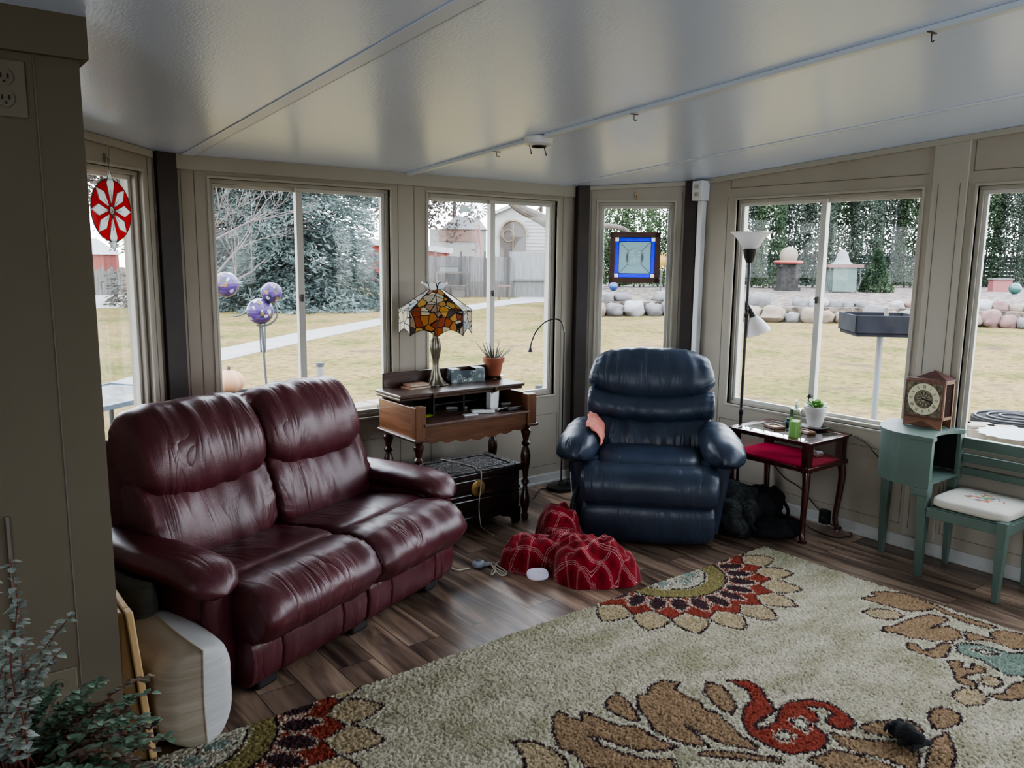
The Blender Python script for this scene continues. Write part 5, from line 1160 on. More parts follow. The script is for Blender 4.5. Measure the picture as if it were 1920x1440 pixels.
LIN = mat('oatmeal_linen', (.34, .29, .22), .95, (.42, .37, .30), 6, stretch=(.6, .6, 9), bump=.22, bscale=26, bstretch=(.4, .4, 3.5)); LIN2 = mat('pale_grey_linen', (.44, .44, .44), .95, (.50, .50, .50), 6, stretch=(.6, .6, 7), bump=.22, bscale=26, bstretch=(.4, .4, 3.5))
GRY = mat('dark_grey_linen', (.055, .058, .055), .95, (.085, .088, .082), 6, stretch=(.6, .6, 9))
n0, n1_ = on_z(390, 1405), Vector((.645, 2.93, 0))
pd = Vector((n1_.x-n0.x, n1_.y-n0.y, 0)); L_ = .44; ctr = Vector((n0.x, n0.y, 0))+pd.normalized()*L_/2
pillow('beige_cushion', (ctr.x, ctr.y, .002), atan2(-pd.y, -pd.x), L_, .34, .27, LIN, 'large oatmeal linen cushion standing upright between pine box and loveseat', 0, True, LIN2)
pillow('grey_cushion', (.60, 3.0, .002), radians(110), .26, .46, .09, GRY, 'dark grey striped cushion wedged behind the pine box against the loveseat arm', 0, False)

# ---------------------------------------------------------------- houseplant in the near left corner
SIL = mat('silver_leaf', (.42, .45, .42), .6, (.26, .32, .26), 60); DGL = mat('dark_green_leaf', (.085, .15, .085), .55, (.18, .28, .19), 30); RDL = mat('bronze_leaf', (.13, .06, .045), .6, (.12, .12, .07), 30)
STM = mat('red_stem', (.14, .045, .03), .6)
pc = on_y(25, 1560, 1.75); px_, py_ = pc.x, 1.75
STZ = .37
T = thing('plant_stand', (px_, py_, 0), 0, 'dark wooden stand holding the leafy houseplant in the near left corner', 'stand')
q = MB(); q.lathe([(0, STZ-.03), (.17, STZ-.03), (.175, STZ-.01), (.17, STZ), (0, STZ)], 32); q.done('stand_top', WDK, T)
for k in range(4):
    a = pi/4+k*pi/2; q = MB(); q.tube([(.12*cos(a), .12*sin(a), STZ-.03), (.16*cos(a), .16*sin(a), 0)], .014, 10); q.done('leg', WDK, T)
T = thing('leafy_houseplant', (px_, py_, STZ+.001), 0, 'bushy houseplant with small silvery and dark green leaves at the lower left', 'plant')
q = MB(); q.lathe([(0, 0), (.10, 0), (.105, .01), (.135, .18), (.145, .185), (.145, .21), (.13, .21), (.128, .19), (0, .185)], 36); q.done('pot', TER, T)
q = MB(); q.lathe([(0, .187), (.06, .195), (.127, .19)], 24, cap=False); q.done('soil', mat('dark_soil', (.02, .014, .01), .95), T)
rg = random.Random(3)
qs, ql, qd, qr = MB(), MB(), MB(), MB()
right = Vector((cos(YAW), -sin(YAW), 0)); toc = Vector((-px_, -py_, 0)).normalized()
def stem(b, dr, ln, q, n, size, droop, step=.5):
    pts = []; p = Vector(b); d = Vector(dr).normalized()
    for i in range(9):
        pts.append(p.copy()); p = p+d*ln/8; d = (d+Vector((rg.uniform(-.12, .12), rg.uniform(-.12, .12), -droop*.16+rg.uniform(-.04, .04)))).normalized()
    qs.tube(pts, .0022, 5, rr=lambda u: .0026-.0014*u)
    for k in range(n):
        t = .18+.82*k/n; i = min(7, int(t*8)); c = pts[i].lerp(pts[i+1], t*8-i) if i < 8 else pts[-1]; a = rg.uniform(0, 2*pi)
        o = Vector((cos(a), sin(a), rg.uniform(-.2, .7))).normalized(); leaf(q, c, o, size*rg.uniform(.7, 1.25), size*.44, .25, .12, 5)
for k in range(30):
    a = rg.uniform(0, 2*pi); stem((rg.uniform(-.07, .07), rg.uniform(-.07, .07), .2), (right*rg.uniform(-.8, .5)+toc*rg.uniform(-.2, .25)+Vector((0, 0, 1.5))), rg.uniform(.26, .47), ql, 60, .0185, .5)
for k in range(90):
    a = rg.uniform(0, 2*pi); r = rg.uniform(.02, .11); stem((r*cos(a), r*sin(a), .19), (cos(a)*.9, sin(a)*.9, rg.uniform(.35, 1.2)), rg.uniform(.14, .30), qd if k % 4 else qr, 44, .019, 1.0)
qs.done('stems', STM, T); ql.done('silver_leaves', SIL, T, sm=False)['kind'] = 'stuff'; qd.done('green_leaves', DGL, T, sm=False)['kind'] = 'stuff'; qr.done('bronze_leaves', RDL, T, sm=False)['kind'] = 'stuff'

# ---------------------------------------------------------------- stained glass hanging in the corner windows
def plane_thing(w, px, py, off, name, lab, cat):
    """a thing hanging flat just inside a corner window; local x along wall, y outward, z up"""
    p = on_p(px, py, w.a-w.n*off, w.n); t = thing(name, tuple(p), atan2(w.d.y, w.d.x), lab, cat); return t
T = plane_thing(WA, 209, 395, .035, 'stained_glass_medallion', 'round red stained glass medallion with clear eight-pointed star hanging in the left corner window', 'sun catcher')
RG = translucent('ruby_glass', (.62, .008, .02), .6, .1); CG = translucent('clear_bevel_glass', (.80, .86, .88), .6, .08); LED = mat('lead_line', (.03, .03, .032), .5)
def flatpoly(q, pts, y0, y1):
    q.M = Matrix(((1, 0, 0, 0), (0, 0, 1, 0), (0, 1, 0, 0), (0, 0, 0, 1))); q.prism(pts, y0, y1); q.M = Matrix()
MR_ = .135
for k in range(8):
    def rot(x, y, a): return (x*cos(a)-y*sin(a), x*sin(a)+y*cos(a))
    a, b = pi/2+2*pi*k/8, pi/2+2*pi*(k+1)/8; la, lb = [.178 if kk in (0, 4) else .132 for kk in (k, (k+1) % 8)]
    pa_ = [rot(.018, 0, a), rot(la*.66, .026, a)]; pb_ = [rot(lb*.66, -.026, b), rot(.018, 0, b)]
    t0 = a+(.11 if la > .15 else 0); t1 = b-(.11 if lb > .15 else 0)
    q = MB(); flatpoly(q, pa_+[(MR_*cos(t0+(t1-t0)*i/8), MR_*sin(t0+(t1-t0)*i/8)) for i in range(9)]+pb_, -.001, .001); bmesh.ops.triangulate(q.bm, faces=[f for f in q.bm.faces if len(f.verts) > 4]); q.done('ruby_glass_piece', RG, T, sm=False)
ql_ = MB(); ql_.tube([(MR_*cos(2*pi*i/64), 0, MR_*sin(2*pi*i/64)) for i in range(65)], .0025, 6)
for k in range(8):
    a = pi/2+2*pi*k/8; ln = .178 if k in (0, 4) else .132; w_ = .026
    P = [(.018, 0), (ln*.66, w_), (ln, 0), (ln*.66, -w_)]; R2 = [(x*cos(a)-y*sin(a), x*sin(a)+y*cos(a)) for x, y in P]
    q = MB(); flatpoly(q, R2, -.0028, .0028); q.done('star_point', CG, T, sm=False)
    ql_.tube([(x, -.003, z) for x, z in R2+[R2[0]]], .0012, 5); ql_.tube([(.018*cos(a), -.003, .018*sin(a)), (ln*.5*cos(a), -.003, ln*.5*sin(a))], .0011, 5)
ql_.tube([(.018*cos(2*pi*i/24), -.003, .018*sin(2*pi*i/24)) for i in range(25)], .0018, 6); ql_.done('leading', LED, T)
q = MB(); q.tube([(0, 0, .178), (-.01, 0, .27)], .0008, 5); q.tube([(0, 0, .178), (.012, 0, .27)], .0008, 5); q.done('hanging_wire', LED, T)
hk = WA.px(196, 296); q = MB(); q.M = WA.M @ Matrix.Translation((hk[0], -.012, hk[1])); q.box(-.008, .008, 0, .012, -.02, .02); q.tube([(0, -.002, .0), (0, -.014, -.01), (0, -.014, -.02), (0, -.006, -.024)], .003, 6, sm=3); tag(q.done('window_hook', SIDL), 'small beige hook above the left corner window', 'hook')
T = plane_thing(WC, 1190, 483, .06, 'stained_glass_picture', 'square blue bordered stained glass panel with etched round scene hanging in the right corner window', 'sun catcher')
a_, b_ = WC.px(1142, 483), WC.px(1239, 483); hw = abs(b_[0]-a_[0])/2*.965; hh = .172; rc = .062
FRM = wood('panel_frame_wood', (.055, .018, .010), (.095, .032, .018), .4)
q = MB(); fwd = .036
for c in ((-hw, hw, hh-fwd, hh), (-hw, hw, -hh, -hh+fwd), (-hw, -hw+fwd, -hh, hh), (hw-fwd, hw, -hh, hh)): q.box(c[0], c[1], -.009, .009, c[2], c[3])
q.done('wood_frame', FRM, T, sm=False, bev=.002)
iw, ih = hw-fwd, hh-fwd; bw = .027
BLU = translucent('cobalt_glass', (.015, .04, .9), .8, .1); WHG = translucent('milk_glass', (.9, .92, .95), .85, .2); IRI = translucent('iridescent_glass', (.42, .54, .58), .75, .15); ETC = translucent('etched_glass', (.42, .55, .58), .8, .2)
for c in ((-iw+bw, iw-bw, ih-bw, ih), (-iw+bw, iw-bw, -ih, -ih+bw), (-iw, -iw+bw, -ih+bw, ih-bw), (iw-bw, iw, -ih+bw, ih-bw)): q = MB(); q.box(c[0], c[1], -.0015, .0015, c[2], c[3]); q.done('blue_border_glass', BLU, T, sm=False)
for sx in (-1, 1):
    for sz in (-1, 1): q = MB(); q.box(*sorted((sx*(iw-bw), sx*iw)), -.0025, .0025, *sorted((sz*(ih-bw), sz*ih))); q.done('white_corner_glass', WHG, T, sm=False)
for kq_ in range(4):
    def rot4(x, y, a=kq_*pi/2): return (x*cos(a)-y*sin(a), x*sin(a)+y*cos(a))
    w1_, h1_ = (iw-bw, ih-bw) if kq_ % 2 == 0 else (ih-bw, iw-bw)
    q = MB(); flatpoly(q, [rot4(-w1_, h1_), rot4(w1_, h1_)][::-1]+[rot4(rc*cos(pi*3/4-(pi/2)*i/8), rc*sin(pi*3/4-(pi/2)*i/8)) for i in range(9)], -.001, .001); bmesh.ops.triangulate(q.bm, faces=[f for f in q.bm.faces if len(f.verts) > 4]); q.done('field_glass', IRI, T, sm=False)
q = MB(); flatpoly(q, [(rc*cos(2*pi*i/48), rc*sin(2*pi*i/48)) for i in range(48)], -.003, .003); q.done('etched_roundel', ETC, T, sm=False)
q = MB(); q.tube([(rc*cos(2*pi*i/48), -.003, rc*sin(2*pi*i/48)) for i in range(49)], .0022, 6); q.tube([(rc*.9*cos(2*pi*i/48), -.0035, rc*.9*sin(2*pi*i/48)) for i in range(49)], .0012, 5)
# three birds in flight over reeds
for bx_, bz_, s_ in ((-.026, .004, 1.25), (.006, .020, 1.8), (.030, -.002, 1.4)):
    q.tube([(bx_-.009*s_, -.004, bz_), (bx_, -.004, bz_+.001), (bx_+.010*s_, -.004, bz_+.003*s_)], .002*s_, 6, sm=3); q.tube([(bx_-.001, -.004, bz_), (bx_-.003*s_, -.004, bz_+.008*s_), (bx_+.004*s_, -.004, bz_+.012*s_)], .0017*s_, 5, sm=3); q.tube([(bx_+.001, -.004, bz_), (bx_+.005*s_, -.004, bz_-.006*s_), (bx_+.001*s_, -.004, bz_-.010*s_)], .0014*s_, 5, sm=3)
for i in range(9): x = -.038+.0095*i; q.tube([(x, -.0035, -.038), (x+.005*(-1)**i, -.0035, -.019-.004*(i % 3))], .0016, 5)
for z in (-.038, -.045): q.tube([(-sqrt(rc**2*.8-z*z), -.0035, z), (sqrt(rc**2*.8-z*z), -.0035, z)], .0013, 5)
q.done('etched_birds', translucent('etched_white', (.92, .94, .95), .5), T)
q = MB()
for sx in (-1, 1):
    for sz in (-1, 1): q.tube([(sx*rc*.71, -.002, sz*rc*.71), (sx*(iw-bw), -.002, sz*(ih-bw))], .0014, 5)
for x in (-iw+bw, iw-bw): q.tube([(x, -.002, -ih), (x, -.002, ih)], .0016, 5)
for z in (-ih+bw, ih-bw): q.tube([(-iw, -.002, z), (iw, -.002, z)], .0016, 5)
q.tube([(rc*cos(2*pi*i/32), -.003, rc*sin(2*pi*i/32)) for i in range(33)], .0028, 5) if False else None
q.done('leading', LED, T)
q = MB(); q.tube([(-hw*.6, 0, hh), (0, .0, hh+.155)], .0009, 5); q.tube([(hw*.55, 0, hh), (0, 0, hh+.155)], .0009, 5); q.done('hanging_cord', LED, T)
hk = WC.px(1193, 367); q = MB(); q.M = WC.M @ Matrix.Translation((hk[0], -.012, hk[1])); q.box(-.007, .007, 0, .012, -.018, .018); q.tube([(0, -.002, 0), (0, -.016, -.01), (0, -.016, -.02), (0, -.006, -.026)], .003, 6, sm=3); tag(q.done('window_hook', BRS), 'small brass hook above the right corner window', 'hook')
# ---------------------------------------------------------------- the garden
G = -.2
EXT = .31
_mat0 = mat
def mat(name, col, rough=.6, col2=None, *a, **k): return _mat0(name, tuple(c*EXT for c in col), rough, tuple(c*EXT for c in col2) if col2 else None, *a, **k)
GRS, gn_, gb_ = _nt('winter_lawn')
a1n = N(gn_, 'ShaderNodeTexNoise', Scale=.55, Detail=5); L(gn_, mapping(gn_), a1n.inputs['Vector'])
a2n = N(gn_, 'ShaderNodeTexNoise', Scale=8, Detail=8, Roughness=.75); L(gn_, mapping(gn_), a2n.inputs['Vector'])
g1 = ramp(gn_, a1n.outputs['Fac'], [(.35, (.085, .082, .035)), (.5, (.135, .104, .05)), (.64, (.142, .106, .058))])
g2 = ramp(gn_, a2n.outputs['Fac'], [(.34, (.45, .45, .45)), (.5, (1, 1, 1)), (.64, (1.35, 1.3, 1.2))])
gm = N(gn_, 'ShaderNodeMix', data_type='RGBA', blend_type='MULTIPLY'); gm.inputs[0].default_value = 1; L(gn_, g1, gm.inputs[6]); L(gn_, g2, gm.inputs[7])
# bare soil patches
a3 = N(gn_, 'ShaderNodeTexNoise', Scale=.9, Detail=4, Distortion=.6); mp3 = mapping(gn_, (1, 1, 1)); L(gn_, mp3, a3.inputs['Vector'])
s3 = ramp(gn_, a3.outputs['Fac'], [(.60, (0, 0, 0)), (.70, (.7, .7, .7))]); g4 = N(gn_, 'ShaderNodeMix', data_type='RGBA'); L(gn_, s3, g4.inputs[0]); L(gn_, gm.outputs[2], g4.inputs[6]); g4.inputs[7].default_value = (.075, .056, .045, 1)
L(gn_, g4.outputs[2], gb_.inputs['Base Color']); gb_.inputs['Roughness'].default_value = 1; gb_.inputs['Specular IOR Level'].default_value = 0
q = MB(); q.box(-60, 90, 4.8, 110, G-.2, G); q.box(4.7, 90, -40, 4.8, G-.2, G); q.box(-60, -1.5, 2.7, 4.8, G-.2, G); q.box(-1.5, 4.7, 4.42, 4.8, G-.2, G)
o = struct(q.done('lawn', GRS, sm=False))
CONC = mat('pale_concrete', (.50, .49, .47), .9, (.58, .57, .54), 2)
def strip(name, pts, lab, cat, mt=CONC, h=.012):
    q = MB(); P = [on_z(x, y, G) for x, y in pts]; q.prism([(p.x, p.y) for p in P], G+.001, G+h)
    bmesh.ops.triangulate(q.bm, faces=[f for f in q.bm.faces if len(f.verts) > 4]); return tag(q.done(name, mt, sm=False), lab, cat)
strip('garden_path', [(150, 735), (265, 702), (405, 656), (570, 622), (722, 596), (872, 573), (950, 562), (1024, 548), (1090, 540), (1090, 552), (1026, 566), (960, 571), (870, 584), (722, 608), (570, 641), (405, 680), (285, 715), (170, 752)], 'pale concrete garden path curving across the lawn beyond the long wall windows', 'path')
strip('driveway', [(60, 583), (262, 576), (300, 574), (300, 555), (262, 553), (60, 555)], 'pale concrete driveway beyond the lawn in the left corner window', 'driveway')
def gthing(name, px, py, lab, cat, group=None, z=G, rz=-YAW):
    p = on_z(px, py, z); t = thing(name, tuple(p), rz, lab, cat, group); s = (p-EYE).dot(Fv)/F_PX; return t, s
def sq(s, M=None):
    q = MB(); q.M = Matrix.Scale(s, 4); return q
def cards(P, N_, sz, asp, up=.4, seed=0):
    """n leaf cards at points P with random tilt: returns verts, faces"""
    r = np.random.RandomState(seed); n = len(P); a = r.normal(size=(n, 3)); a[:, 2] *= up; a /= np.linalg.norm(a, axis=1)[:, None]
    if N_ is not None: a = a*.55+N_; a /= np.linalg.norm(a, axis=1)[:, None]
    b = np.cross(a, r.normal(size=(n, 3))); b /= np.linalg.norm(b, axis=1)[:, None]; s = sz*r.uniform(.6, 1.4, (n, 1)); a = a*s; b = b*s*asp
    V = np.stack([P-a-b*.25, P-b, P+a, P+b], 1).reshape(-1, 3); return V, np.arange(4*n).reshape(n, 4)
def cardmesh(name, P, N_, sz, asp, mt, parent, seed=0, up=.4):
    V, Fc = cards(np.asarray(P), N_, sz, asp, up, seed); me = bpy.data.meshes.new(name); me.from_pydata(V.tolist(), [], Fc.tolist()); me.materials.append(mt)
    o = bpy.data.objects.new(name, me); COL.objects.link(o); o.parent = parent; o['kind'] = 'stuff'; return o
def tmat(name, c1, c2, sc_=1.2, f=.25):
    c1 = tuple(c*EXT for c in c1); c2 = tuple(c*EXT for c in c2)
    mt, nt, b = _nt(name); o = nt.nodes['Material Output']; n = N(nt, 'ShaderNodeTexNoise', Scale=sc_, Detail=3); L(nt, mapping(nt), n.inputs['Vector']); cc = ramp(nt, n.outputs['Fac'], [(.35, c1), (.62, c2)])
    t = N(nt, 'ShaderNodeBsdfTranslucent'); mx = N(nt, 'ShaderNodeMixShader'); mx.inputs[0].default_value = f; L(nt, cc, b.inputs['Base Color']); L(nt, cc, t.inputs['Color']); b.inputs['Roughness'].default_value = .9; b.inputs['Specular IOR Level'].default_value = .1
    L(nt, b.outputs[0], mx.inputs[1]); L(nt, t.outputs[0], mx.inputs[2]); L(nt, mx.outputs[0], o.inputs[0]); return mt
BARK = mat('grey_bark', (.17, .14, .12), .95, (.26, .22, .19), 6); TWIG = mat('pinkish_twigs', (.26, .205, .19), .95, (.34, .28, .26), 3)
SPR = tmat('blue_spruce_needles', (.15, .20, .18), (.42, .52, .50)); HDG = tmat('evergreen_foliage', (.06, .105, .06), (.20, .29, .17)); HD2 = tmat('grey_green_foliage', (.11, .15, .115), (.26, .32, .25)); FARF = tmat('distant_foliage', (.14, .24, .10), (.34, .46, .25), .4)
# blue spruce
def conifer(name, px, py, lab, Rb, Hh, mt, n_br, seed, h0=0.15, size=.16, dens=1.0, group=None):
    T, s = gthing(name, px, py, lab, 'tree', group); rs = np.random.RandomState(seed); P = []; Nn = []
    for k in range(n_br):
        h = h0+(Hh-h0)*rs.uniform()**1.25; a = rs.uniform(0, 2*pi); ln = Rb*(1-h/Hh)**.8*rs.uniform(.75, 1.08); m_ = int((10+ln*26)*dens)
        for i in range(m_):
            t = (i+rs.uniform())/m_; t = t**.75; r = ln*t; w = ln*.16*(1-.4*t)
            z = h+.10*ln*t-.32*ln*t*t+rs.normal(0, .06*ln**.5); aa = a+rs.normal(0, .5)*w/max(.3, r)
            P.append((r*cos(aa), r*sin(aa), max(.05, z-abs(rs.normal(0, .12))))); Nn.append((cos(aa)*.7, sin(aa)*.7, -.15))
    cardmesh('foliage', P, np.array(Nn), size, .26, mt, T, seed); q = MB(); q.tube([(0, 0, 0), (0, 0, Hh*.6)], .2, 10, rr=lambda u: .22*(1-.6*u)); q.done('trunk', BARK, T); return T
conifer('blue_spruce', 545, 574, 'large blue spruce tree with branches to the ground behind the garden path', 4.3, 13, SPR, 640, 3, .1, .105, 2.5)
conifer('brown_conifer', 405, 570, 'brownish thin conifer behind the left side of the blue spruce', 4.0, 15, tmat('brown_needles', (.17, .14, .11), (.30, .28, .24)), 420, 8, .1, .11, 1.4)
# bare tree in front of the spruce
def bare(T, seed, base, dr, ln, r, depth, q):
    rg = random.Random(seed)
    def rec(p, d, ln, r, k):
        pts = [p]; dd = d
        for i in range(4): dd = (dd+Vector((rg.uniform(-.2, .2), rg.uniform(-.2, .2), rg.uniform(-.12, .2)))).normalized(); pts.append(pts[-1]+dd*ln/4)
        q.tube(pts, r, 5, rr=lambda u: r*(1-.5*u))
        if k > 0:
            for j in range(3 if k > 1 else 4):
                b = pts[rg.choice([2, 3, 4])]; nd = (dd+Vector((rg.uniform(-1, 1), rg.uniform(-1, 1), rg.uniform(-.55, .7)))*.9).normalized(); rec(b, nd, ln*rg.uniform(.5, .8), r*.55, k-1)
    rec(Vector(base), Vector(dr).normalized(), ln, r, depth)
T, s = gthing('bare_tree', 385, 600, 'leafless tree with tangled pinkish branches in front of the blue spruce', 'tree')
q = MB(); 
for k in range(5): bare(T, 20+k, (0, 0, .6+k*.35), (cos(k*1.3)*.7+.7, sin(k*1.7)*.8, .75), 2.0, .034, 4, q)
q.tube([(0, 0, 0), (0, 0, 2.8)], .09, 8); q.done('branches', TWIG, T)
# background trees
def roundtree(px, py, lab, w, h, mt, seed, n=2200, size=.35, h0=.25, group=None, name='background_tree', trunk=True, flat=1.0):
    T, s = gthing(name, px, py, lab, 'tree', group); rs = np.random.RandomState(seed); n = int(n*3.2); size *= .48; C = [(rs.uniform(-.6, .6)*w/2, rs.uniform(-.5, .5)*w/2*flat, h*(h0+(1-h0)*rs.uniform(.1, .9)), rs.uniform(.25, .5)*w/2) for _ in range(16)]; P = []
    for i in range(n): c = C[rs.randint(16)]; d = rs.normal(size=3); d /= np.linalg.norm(d); r = c[3]*rs.uniform(.55, 1.05); P.append((c[0]+d[0]*r, c[1]+d[1]*r, max(.1, c[2]+d[2]*r*.9)))
    cardmesh('foliage', P, None, size, .6, mt, T, seed, 1)
    if trunk: q = MB(); q.tube([(0, 0, 0), (.1, 0, h*.4), (-.1, 0, h*.75)], .2, 8, rr=lambda u: .2*(1-.6*u)); q.done('trunk', BARK, T)
    return T
HAZE = tmat('hazy_brown_crowns', (.26, .22, .19), (.42, .37, .33), .4)
roundtree(740, 527, 'hazy bare-crowned tree rising to the right of the blue spruce', 14, 13, HAZE, 7, 3500, .3)
roundtree(850, 525, 'pale green tree high above the fence and sheds', 13, 15, FARF, 8, 3600, .35, .55)
roundtree(1010, 525, 'light green tree behind the white sided building', 12, 15, FARF, 9, 3200, .35, .5)
roundtree(215, 525, 'pale tree above the neighbouring fence in the left corner window', 12, 13, HAZE, 10, 3000, .3, .45)
roundtree(300, 527, 'hazy tree behind the left edge of the blue spruce', 12, 13, HAZE, 12, 2500, .3, .2)
# neighbour buildings
WS_ = mat('white_siding', (.66, .65, .62), .8); REDP = mat('red_barn_paint', (.50, .07, .05), .7); ROOF = mat('white_roof', (.80, .80, .80), .7); PINKB = mat('faded_brick', (.48, .30, .25), .9, (.56, .38, .32), 4); GWD = mat('weathered_fence', (.25, .235, .225), .9, (.36, .35, .34), 3, stretch=(6, 6, .5)); DKO = mat('dark_door', (.17, .14, .12), .9)
T, s = gthing('red_shed', 760, 541, 'long low red shed with white roof edge behind the fence and spruce', 'shed')
q = sq(s); q.box(-72, 78, 0, 60, 0, 66); q.hexa([(-72, 0, 66), (78, 0, 66), (78, 60, 66), (-72, 60, 66)], [(-72, 0, 82), (78, 0, 68), (78, 60, 68), (-72, 60, 82)]); q.done('wall', REDP, T, sm=False)
q = sq(s); q.hexa([(-80, -8, 82), (84, -8, 66), (84, 66, 66), (-80, 66, 82)], [(-80, -8, 93), (84, -8, 76), (84, 66, 76), (-80, 66, 93)]); q.done('roof', ROOF, T, sm=False)
T, s = gthing('white_house', 868, 528, 'white neighbouring house with faded brick band and pale roof above the fence', 'house')
q = sq(s); q.box(-62, 42, 0, 50, 0, 96); q.done('wall', WS_, T, sm=False); q = sq(s); q.box(-44, 30, -3, 0, 74, 97); q.done('brick_band', PINKB, T, sm=False)
q = sq(s); q.hexa([(-40, -6, 96), (44, -6, 96), (44, 56, 96), (-40, 56, 96)], [(-14, 20, 122), (30, 20, 116), (30, 30, 116), (-14, 30, 122)]); q.done('roof', mat('pale_grey_roof', (.62, .62, .62), .8), T, sm=False); q = sq(s); q.box(16, 24, -4, 0, 60, 66); q.done('wall_vent', WS_, T, sm=False)
T, s = gthing('white_garden_building', 985, 532, 'white sided garden building with dark arched double door behind the fence', 'shed')
q = sq(s); q.box(-58, 78, 0, 70, 0, 108); q.M = q.M @ Matrix(((1, 0, 0, 0), (0, 0, 1, 0), (0, 1, 0, 0), (0, 0, 0, 1))); q.prism([(-58, 108), (78, 108), (78, 112), (-18, 146), (-58, 126)], 0, 70)
for k in range(14): q.M = Matrix.Scale(s, 4); q.box(-2, 78, -1.5, 0, 30+k*6.5, 31+k*6.5)
q.done('wall', WS_, T, sm=False)
q = sq(s); q.hexa([(-22, -8, 144), (84, -8, 104), (84, 76, 104), (-22, 76, 144)], [(-22, -8, 150), (84, -8, 110), (84, 76, 110), (-22, 76, 150)]); q.hexa([(-64, -8, 124), (-18, -8, 144), (-18, 76, 144), (-64, 76, 124)], [(-64, -8, 130), (-18, -8, 150), (-18, 76, 150), (-64, 76, 130)]); q.done('roof', ROOF, T, sm=False)
q = sq(s); q.M = q.M @ Matrix(((1, 0, 0, 0), (0, 0, 1, 0), (0, 1, 0, 0), (0, 0, 0, 1))); q.prism([(-48, 0), (0, 0), (0, 88)]+[(-24+24*cos(a), 88+26*sin(a)) for a in [pi*i/12 for i in range(1, 12)]]+[(-48, 88)], -4, -2); q.done('arched_door', DKO, T, sm=False)  # arched door in one plain dark brown
q = sq(s); q.tube([(-24+26*cos(a), -5, 88+28*sin(a)) for a in [pi*i/14 for i in range(15)]], 2.2, 6); q.tube([(-24, -5, 20), (-24, -5, 112)], 1.2, 5); q.tube([(-24+11*cos(a)-8, -5, 88+11*sin(a)) for a in [2*pi*i/14 for i in range(15)]], .8, 5); q.done('door_trim', mat('rust_arch', (.42, .30, .18), .8), T, sm=False)
# fence
T, s = gthing('wooden_fence', 845, 556, 'weathered grey board fence closing the garden behind the potting bench', 'fence')
q = sq(s)
rgf = random.Random(4)
for k in range(34): x = -60+k*5.2; h = 74+rgf.uniform(-1.5, 1.5); q.box(x, x+4.9, rgf.uniform(0, .6), 1.6, 0, h)
q.done('fence_boards', GWD, T, sm=False)
for x in (-30, 18, 62, 105): q = sq(s); q.box(x, x+3.5, -2, 0, 0, 84); q.done('fence_post', mat('dark_fence_post', (.20, .18, .17), .9), T, sm=False)
T, s = gthing('leaning_fence_panel', 990, 557, 'pale grey fence panel leaning to the left in front of the arched door building', 'fence')
q = sq(s)
for k in range(9): x = -38+k*9; q.hexa([(x+6, -2, 0), (x+14.6, -2, 0), (x+14.6, 0, 0), (x+6, 0, 0)], [(x, 4, 84), (x+8.6, 4, 84), (x+8.6, 6, 84), (x, 6, 84)])
q.done('panel_boards', mat('pale_fence_boards', (.40, .39, .38), .9, (.50, .49, .48), 3, stretch=(5, 5, .5)), T, sm=False)
q = sq(s); q.box(-30, 45, -3, -1, 30, 34); q.done('panel_rail', GWD, T, sm=False)
CRT = mat('weathered_crate', (.26, .22, .20), .9, (.36, .32, .29), 3)
T, s = gthing('potting_bench', 845, 557, 'old wooden potting bench with shelves standing before the fence', 'bench')
q = sq(s); q.box(-28, 34, -10, 2, 44, 47); q.box(-28, 34, -10, 2, 20, 22); q.done('bench_top', CRT, T, sm=False)
for x in (-27, 31):
    for y in (-10, 0): q = sq(s); q.box(x, x+3, y, y+2, 0, 44); q.done('leg', CRT, T, sm=False)
for (a, b, z0, z1, lab) in ((-20, 14, 47.1, 60, 'pale grey storage box on the top of the potting bench'), (4, 27, 0.1, 19, 'brown slatted crate on the ground under the potting bench')):
    Tb, s2_ = gthing('storage_crate', 845, 557, lab, 'crate'); q = sq(s); q.box(a, b, -8, 0, z0, z1); q.done('crate_body', mat('crate_grey', (.42, .43, .42), .9) if z0 > 40 else CRT, Tb, sm=False); q = sq(s); q.box(a-1, b+1, -9, 1, z1-3, z1); q.done('crate_rim', GWD, Tb, sm=False)
T, s = gthing('garden_stool', 945, 562, 'small wooden garden stool before the leaning fence panel', 'stool')
q = sq(s); q.box(-12, 12, -5, 5, 24, 27); q.done('seat', PINKB, T, sm=False)
for x in (-11, 8):
    for y in (-4, 3): q = sq(s); q.box(x, x+3, y, y+2, 0, 24); q.done('leg', CRT, T, sm=False)
# windmill
T, s = gthing('garden_windmill', 896, 545, 'ornamental garden windmill with red lattice tower rising above the fence', 'windmill')
MTL = mat('galvanised_metal', (.22, .26, .25), .5); q = sq(s)
for k in range(18):
    a = 2*pi*k/18; q.f([q.v(4*cos(a), -3, 150+4*sin(a)), q.v(18*cos(a-.1), -3, 150+18*sin(a-.1)), q.v(18*cos(a+.1), -4, 150+18*sin(a+.1))])
q.tube([(18*cos(2*pi*i/24), -3, 150+18*sin(2*pi*i/24)) for i in range(25)], .7, 5); q.done('wheel', MTL, T, sm=False); q = sq(s); q.box(-34, -18, -2, -1, 144, 156); q.box(-18, 0, -2, -1, 149, 151); q.done('tail_vane', MTL, T, sm=False)
q = sq(s)
for x in (-9, 9):
    for y in (-9, 9): q.tube([(x, y, 0), (x*.1, y*.1, 148)], 1.0, 5)
for z in (30, 60, 90, 120): k = 9*(1-z/148); q.tube([(-k, -k, z), (k, -k, z)], .7, 4); q.tube([(-k, -k, z-20), (k, -k, z)], .6, 4)
q.done('tower', mat('red_metal', (.50, .16, .12), .6), T, sm=False)
